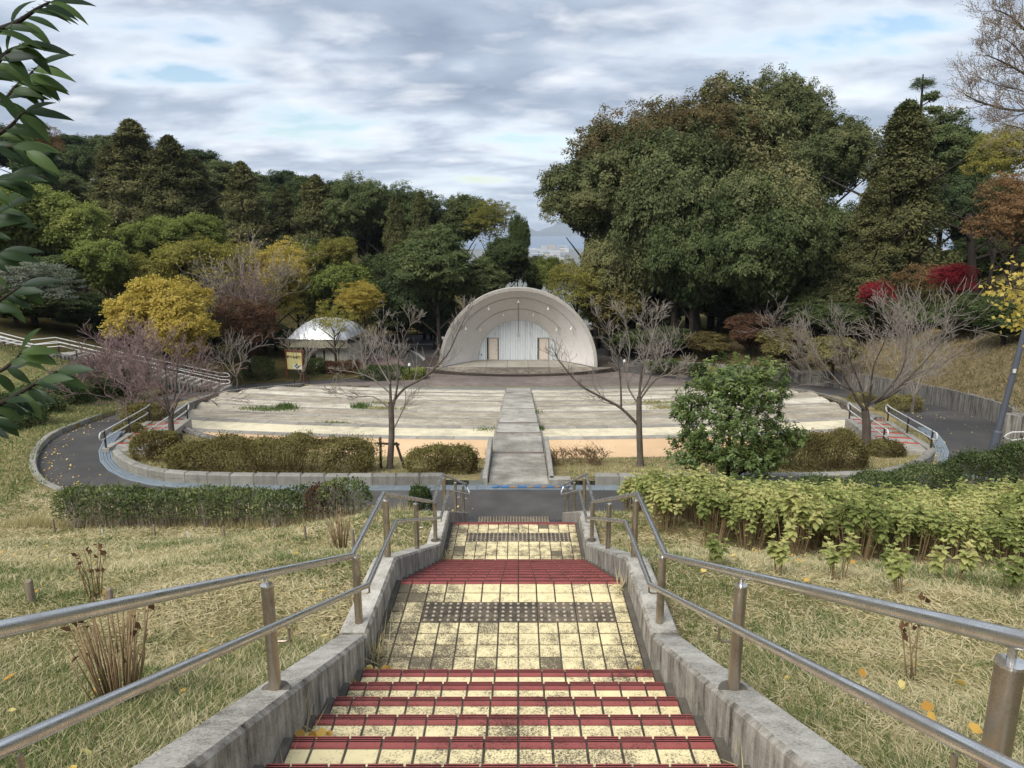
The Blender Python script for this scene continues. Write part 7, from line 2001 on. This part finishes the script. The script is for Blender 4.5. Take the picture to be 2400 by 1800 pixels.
# ------------------------------------------------ grass, litter and weeds
def scatter(region, n, seed):
    """region: (xfun0, xfun1, y0, y1); denser near the camera"""
    g = np.random.default_rng(seed)
    x0, x1, y0, y1 = region
    u = g.random(n); y = y0 * (y1 / y0) ** u
    x = x0 + (x1 - x0) * g.random(n)
    return g, x, y
def bedz_np(x, y): return np.array([z_bed(a, b) for a, b in zip(x, y)])
from mathutils.bvhtree import BVHTree
_tb = BVHTree.FromPolygons([tuple(v.co) for v in terrain.data.vertices], [tuple(p.vertices) for p in terrain.data.polygons])
_dn = Vector((0, 0, -1))
def mesh_z(x, y):      # height of the turf as modelled
    base = gz_np(x, y); out = np.empty(len(x))
    for i in range(len(x)):
        r = _tb.ray_cast(Vector((x[i], y[i], base[i] + 1.5)), _dn, 3.0)
        out[i] = r[0].z if r[0] is not None else base[i]
    return out
def lawn_grass():
    Cs, Ds, Ls, Ws, Ts = [], [], [], [], []
    def field(side, n, seed, p=.8):
        g = np.random.default_rng(seed); u = g.random(n); y = 1.1 * (15.3 / 1.1) ** (u ** p)
        x = 1.15 + g.random(n) * np.minimum(.80 * y + 1.0, 14.0) * (1.0 if side < 0 else .9); x = x * side - (.1 if side < 0 else 0)
        k = ~inside_np(HOLE, x, y)
        if side > 0: k &= ~((x > 2.6) & (y > 8.6) & (y < 13.4) & (g.random(n) < .8))
        return g, x[k], y[k]
    def nz(x, y, s, o=0): return np.array([mnoise.noise(Vector((a * s, b * s, o))) for a, b in zip(x, y)])
    for side, n in ((-1, 300000), (1, 190000)):
        g, x, y = field(side, n, 600 + side)
        c = nz(x, y, 1.3); k = g.random(len(x)) < np.clip(.8 + c * .9, .55, 1); x, y, c = x[k], y[k], c[k]; m = len(x)
        z = mesh_z(x, y)
        d = unit(np.concatenate([g.normal(size=(m, 2)), np.abs(g.normal(size=(m, 1))) * .22 + .04], 1))
        Cs.append(np.stack([x, y, z + g.random(m) * .012], 1)); Ds.append(d); Ls.append((.03 + .07 * g.random(m) ** 2) * (1 + .04 * y)); Ws.append(.0024 + .0012 * y)
        Ts.append(np.clip(.70 + c * .25 + g.normal(size=m) * .17, 0, 1))
    for side, n in ((-1, 13500), (1, 8500)):
        g, x, y = field(side, n, 640 + side, .85)
        c = nz(x, y, .55, 5) + .6 * nz(x, y, 1.7, 9); k = g.random(len(x)) < np.clip(.46 + c * 1.9, .06, 1); x, y, c = x[k], y[k], c[k]
        nb = 26; X = np.repeat(x, nb); Y = np.repeat(y, nb); m = len(X); sp = .028 + .05 * np.repeat(g.random(len(x)), nb)
        ox = g.normal(size=m) * sp; oy = g.normal(size=m) * sp; X = X + ox; Y = Y + oy
        k = ~inside_np(HOLE, X, Y); X, Y, ox, oy, sp = X[k], Y[k], ox[k], oy[k], sp[k]; m = len(X); tt = np.repeat(g.normal(size=len(x)) * .1, nb)[k]
        d = unit(np.stack([ox / sp * .45 + g.normal(size=m) * .25, oy / sp * .45 + g.normal(size=m) * .25, np.full(m, 1.0)], 1))
        Cs.append(np.stack([X, Y, mesh_z(X, Y) - .004], 1)); Ds.append(d); Ls.append((.022 + .05 * g.random(m) ** 1.6) * (1 + .03 * Y)); Ws.append(.0026 + .0011 * Y)
        Ts.append(np.clip(.16 + tt + g.normal(size=m) * .12, 0, 1))
    C, D_, L, W, T = map(np.concatenate, (Cs, Ds, Ls, Ws, Ts))
    me = leaves_mesh('lawn_grass', C, D_, rdir(np.random.default_rng(1), len(C)), L, W, T, mat=L_grass, tri=True)
    o = link('lawn_grass', me); tag(o, kind='stuff')
lawn_grass()
def far_grass():
    g = np.random.default_rng(610); n = 90000
    x = g.uniform(-26, -11, n); y = g.uniform(14, 36, n); k = ~inside_np(HOLE, x, y); x, y = x[k], y[k]
    C = np.stack([x, y, gz_np(x, y)], 1); m = len(x)
    me = leaves_mesh('slope_grass', C, unit(g.normal(size=(m, 3)) * .6 + np.array([0, 0, .8])), rdir(g, m), .06 + .07 * g.random(m), .03, np.clip(.35 + g.normal(size=m) * .18, 0, 1), mat=L_grass, tri=True)
    tag(link('slope_grass', me), kind='stuff')
    n = 90000
    x = g.uniform(14, 42, n); y = g.uniform(19.5, 56, n); k = ~inside_np(HOLE, x, y); x, y = x[k], y[k]; m = len(x)
    C = np.stack([x, y, gz_np(x, y)], 1)
    me = leaves_mesh('dry_grass', C, unit(g.normal(size=(m, 3)) * .8 + np.array([0, 0, .6])), rdir(g, m), .12 + .16 * g.random(m), .05, np.clip(.45 + g.normal(size=m) * .22, 0, 1), mat=L_drygrass, tri=True)
    tag(link('dry_grass', me), kind='stuff')
    n = 60000
    x = g.uniform(-13, 13, n); y = g.uniform(16.2, 23.5, n)
    LOWx = np.array([a for a, b in LOW]); LOWy = np.array([b for a, b in LOW])
    k = inside_np(TI, x, y) & (np.abs(x) > 1.25) & (y < np.interp(np.abs(x), LOWx[:5], LOWy[:5]) - .05)
    x, y = x[k], y[k]; m = len(x)
    C = np.stack([x, y, bedz_np(x, y)], 1)
    me = leaves_mesh('bed_grass', C, unit(g.normal(size=(m, 3)) * .7 + np.array([0, 0, .8])), rdir(g, m), .05 + .07 * g.random(m), .016, np.clip(.42 + g.normal(size=m) * .2, 0, 1), mat=L_grass, tri=True)
    tag(link('bed_grass', me), kind='stuff')
far_grass()
def litter():
    g = np.random.default_rng(620)
    C, nr = [], []
    # heaps at the ends of the steps on the left, singles on the lawn, curb and road
    def heap(x, y, z, n, s, up=.03):
        for _ in range(n): C.append((x + g.normal() * s, y + g.normal() * s * .8, z + abs(g.normal()) * up + .006)); nr.append(unit((g.normal(size=3) * .45 + np.array([0, 0, 1]))[None])[0])
    def stepz(y):
        for a, b, hh, k in levels:
            if a <= y < b: return HZ(hh)
        return HZ(5.94)
    for x, y, n, s in ((-.98, 4.2, 26, .05), (-.93, 2.85, 20, .045), (-.98, 3.5, 3, .05), (-1.0, 3.9, 3, .03), (-.95, 2.45, 5, .04), (-1.0, 3.15, 3, .03), (.84, 4.25, 3, .04)):
        heap(x, y, stepz(y), n, s)
    for _ in range(150):
        y = 1.3 + 9 * g.random() ** 1.4; sd = -1 if g.random() < .5 else 1; x = sd * (1.35 + g.random() * (y * .75 + .3))
        C.append((x, y, gz(x, y) + .03)); nr.append(unit((g.normal(size=3) * .5 + np.array([0, 0, 1]))[None])[0])
    for _ in range(230):
        x = g.normal(10.2, .7); y = np.interp(x, [p.x for p in DR_in], [p.y for p in DR_in]) - abs(g.normal()) * .18 + .02
        C.append((x, y, HZ(5.92))); nr.append(unit((g.normal(size=3) * .5 + np.array([0, 0, 1]))[None])[0])
    kp = [(p.x, p.y) for p in catmull([(x, y, 0) for x, y in RO_left], 4) if p.y < 24]
    for _ in range(260):
        a, b = kp[g.integers(len(kp))]; q = abs(g.normal()) * .35; cx_, cy__ = 0 - a, 24 - b; l_ = math.hypot(cx_, cy__)
        x, y = a + cx_ / l_ * (q + .05) + g.normal() * .15, b + cy__ / l_ * (q + .05) + g.normal() * .15
        if inside(RING, x, y): C.append((x, y, HZ(h_road(y)) + .008)); nr.append(unit((g.normal(size=3) * .3 + np.array([0, 0, 1]))[None])[0])
    for _ in range(150):
        y = g.uniform(16.5, 30); x = g.uniform(11.5, 17.5)
        if inside(RING, x, y) and not inside(TI, x, y): C.append((x, y, HZ(h_road(y)) + .008)); nr.append(unit((g.normal(size=3) * .3 + np.array([0, 0, 1]))[None])[0])
    C = np.array(C); n = len(C); nr = np.array(nr)
    me = leaves2_mesh('fallen_leaves', C, np.cross(nr, rdir(g, n)), nr, .046 * (.6 + .7 * g.random(n)), .046 * (.7 + .5 * g.random(n)), g.random(n), fold=.14, mat=L_ginkgo, curl=-.3)
    tag(link('fallen_leaves', me), kind='stuff')
litter()
def weeds():
    g = np.random.default_rng(630); Cs = []; Ls = []; Ts = []
    def z_at(x, y): return z_terr(x, y)
    for (px, py, h, w, n, L, tn) in ((672, 965, 8.0, 26, 500, .16, .1), (640, 970, 8.0, 60, 400, .07, .2), (600, 962, 7.9, 50, 300, .05, .2), (845, 955, 8.2, 22, 350, .14, .1), (895, 958, 8.2, 60, 500, .07, .5), (850, 978, 7.7, 60, 500, .07, .45), (890, 943, 8.5, 40, 300, .08, .4), (780, 994, 7.4, 45, 400, .06, .35),
                                     (1250, 970, 7.9, 24, 300, .09, .3), (1258, 1000, 7.2, 10, 500, .1, .5), (1262, 1012, 7.1, 16, 300, .08, .1), (1540, 940, 8.5, 70, 500, .08, .5), (1560, 955, 8.2, 50, 400, .08, .5), (1150, 1060, 6.5, 10, 400, .12, .6), (1140, 1012, 7.1, 30, 120, .06, .2), (725, 1017, 6.6, 8, 60, .1, .3), (780, 1024, 6.6, 8, 50, .06, .2), (432, 1000, 7.0, 12, 80, .12, .3)):
        for _ in range(n):
            p = P(px + g.normal() * w * .45, py + g.normal() * 2.5, h); Cs.append((p.x, p.y, z_at(p.x, p.y))); Ls.append(L * 1.5 * (.5 + g.random())); Ts.append(tn + g.normal() * .1)
    # tall straw at the channel corner
    for (x, y, n, L) in ((-.99, 4.45, 26, .34), (-.96, 8.75, 60, .18), (.86, 5.45, 14, .2), (.86, 8.72, 30, .14), (-1.02, 3.0, 8, .22), (-1.0, 2.5, 8, .2), (-1.02, 3.45, 5, .18), (.88, 2.9, 5, .15), (.88, 2.4, 5, .15)):
        for _ in range(n): Cs.append((x + g.normal() * .03, y + g.normal() * .05, HZ(interp([(q[0], q[2]) for q in levels], y)) - .02 if False else HZ([q[2] for q in levels if q[0] <= y < q[1]][0]))); Ls.append(L * (.5 + .7 * g.random())); Ts.append(.75)
    C = np.array(Cs); n = len(C)
    me = leaves_mesh('weeds', C, unit(g.normal(size=(n, 3)) * .45 + np.array([0, 0, 1])), rdir(g, n), np.array(Ls), .004 + .0011 * C[:, 1], np.clip(Ts, 0, 1), mat=L_grass, tri=True)
    tag(link('weeds', me), kind='stuff')
weeds()

# ------------------------------------------------ town, sea and islands in the gap
ZS0 = -75.0
M_far = stone('town_ground', [(0.3, c3(92, 96, 88)), (0.7, c3(132, 132, 124))], scale=.01, fine=.05, bump=0)
M_sea = plain('sea_water', c3(84, 112, 136), rough=.35, spec=.5, scale=.002)
M_isle = plain('island_forest', c3(60, 74, 62), scale=.002)
def disc(name, y0, y1, hw, z, m):
    me = bpy.data.meshes.new(name); me.from_pydata([(-hw, y0, z), (hw, y0, z), (hw, y1, z), (-hw, y1, z)], [], [(0, 1, 2, 3)]); me.update(); tag(link(name, me, m), kind='structure')
disc('town_ground', -9000, 3300, 12000, ZS0, M_far)
disc('sea', 3300, 12500, 12000, ZS0 - .5, M_sea)
def island(px0, px1, ytop, D, seed):
    b = MB(); n = 40; g = np.random.default_rng(seed); a = PD(px0, 545, D); c = PD(px1, 545, D)
    rows = 6
    for j in range(rows + 1):
        for i in range(n + 1):
            t = i / n; pk = PD(0, ytop, D).z - ZS0
            hgt = pk * (math.sin(math.pi * t) ** .8) * (.72 + .28 * math.sin(t * 9 + seed) + .06 * math.sin(t * 31)) * math.sin(math.pi * j / rows)
            b.v.append((a.x + (c.x - a.x) * t, D + (j - rows / 2) * 130, ZS0 - 2 + max(0, hgt)))
    for j in range(rows):
        for i in range(n): q = j * (n + 1) + i; b.f.append((q, q + 1, q + n + 2, q + n + 1)); b.mi.append(0)
    o = b.build('island', M_isle, None, True); tag(o, kind='structure')
island(1225, 1420, 514, 11200, 3); island(1150, 1340, 528, 9800, 5); island(1900, 2500, 512, 11000, 8)
def town():
    cols_ = [c3(206, 206, 204), c3(184, 188, 194), c3(150, 156, 166), c3(196, 178, 150), c3(222, 222, 220)]
    mats = [plain('town_wall_%s' % n_, c, var=.05) for n_, c in zip(('white', 'pale', 'grey', 'tan', 'bright'), cols_)]
    g = np.random.default_rng(44)
    G = 'distant town buildings seen through the gap'
    for i in range(64):
        D = 1400 + 1800 * g.random(); px = 1235 + 90 * g.random() if i < 48 else 2150 + 120 * g.random()
        x = PD(px, 560, D).x; w = 14 + 34 * g.random(); dp = 12 + 20 * g.random(); hh = 6 + 18 * g.random() ** 2
        T = thing('town_building', 'tiny pale building of the distant town seen through the gap in the trees', 'building', (x, D, ZS0), 0, G)
        m = mats[g.integers(5)]
        MB().box((-w/2, -dp/2, 0), (w/2, dp/2, hh)).build('wall', m, T)
        MB().box((-w/2 - .5, -dp/2 - .5, hh), (w/2 + .5, dp/2 + .5, hh + .8)).build('roof', mats[g.integers(5)], T)
        for r_ in range(int(hh // 4)):
            MB().box((-w/2 + 1, -dp/2 - .15, 1.5 + r_ * 4), (w/2 - 1, -dp/2 + .05, 3 + r_ * 4)).build('window_band', mats[2], T)
town()
# ------------------------------------------------ sea air
hz = bpy.data.materials.new('haze'); hz.use_nodes = True; nt = hz.node_tree; nt.nodes.clear()
o_ = nt.nodes.new('ShaderNodeOutputMaterial'); pv = nt.nodes.new('ShaderNodeVolumePrincipled')
pv.inputs['Color'].default_value = (.80, .88, 1.0, 1); pv.inputs['Density'].default_value = 0.00013; pv.inputs['Anisotropy'].default_value = 0.1
nt.links.new(pv.outputs[0], o_.inputs['Volume'])
HAZE = True
if HAZE:
    mb = MB().box((-12400, -9200, ZS0 - 3), (12400, 12900, CZ + 60))
    o = mb.build('haze', hz); tag(o, kind='stuff')
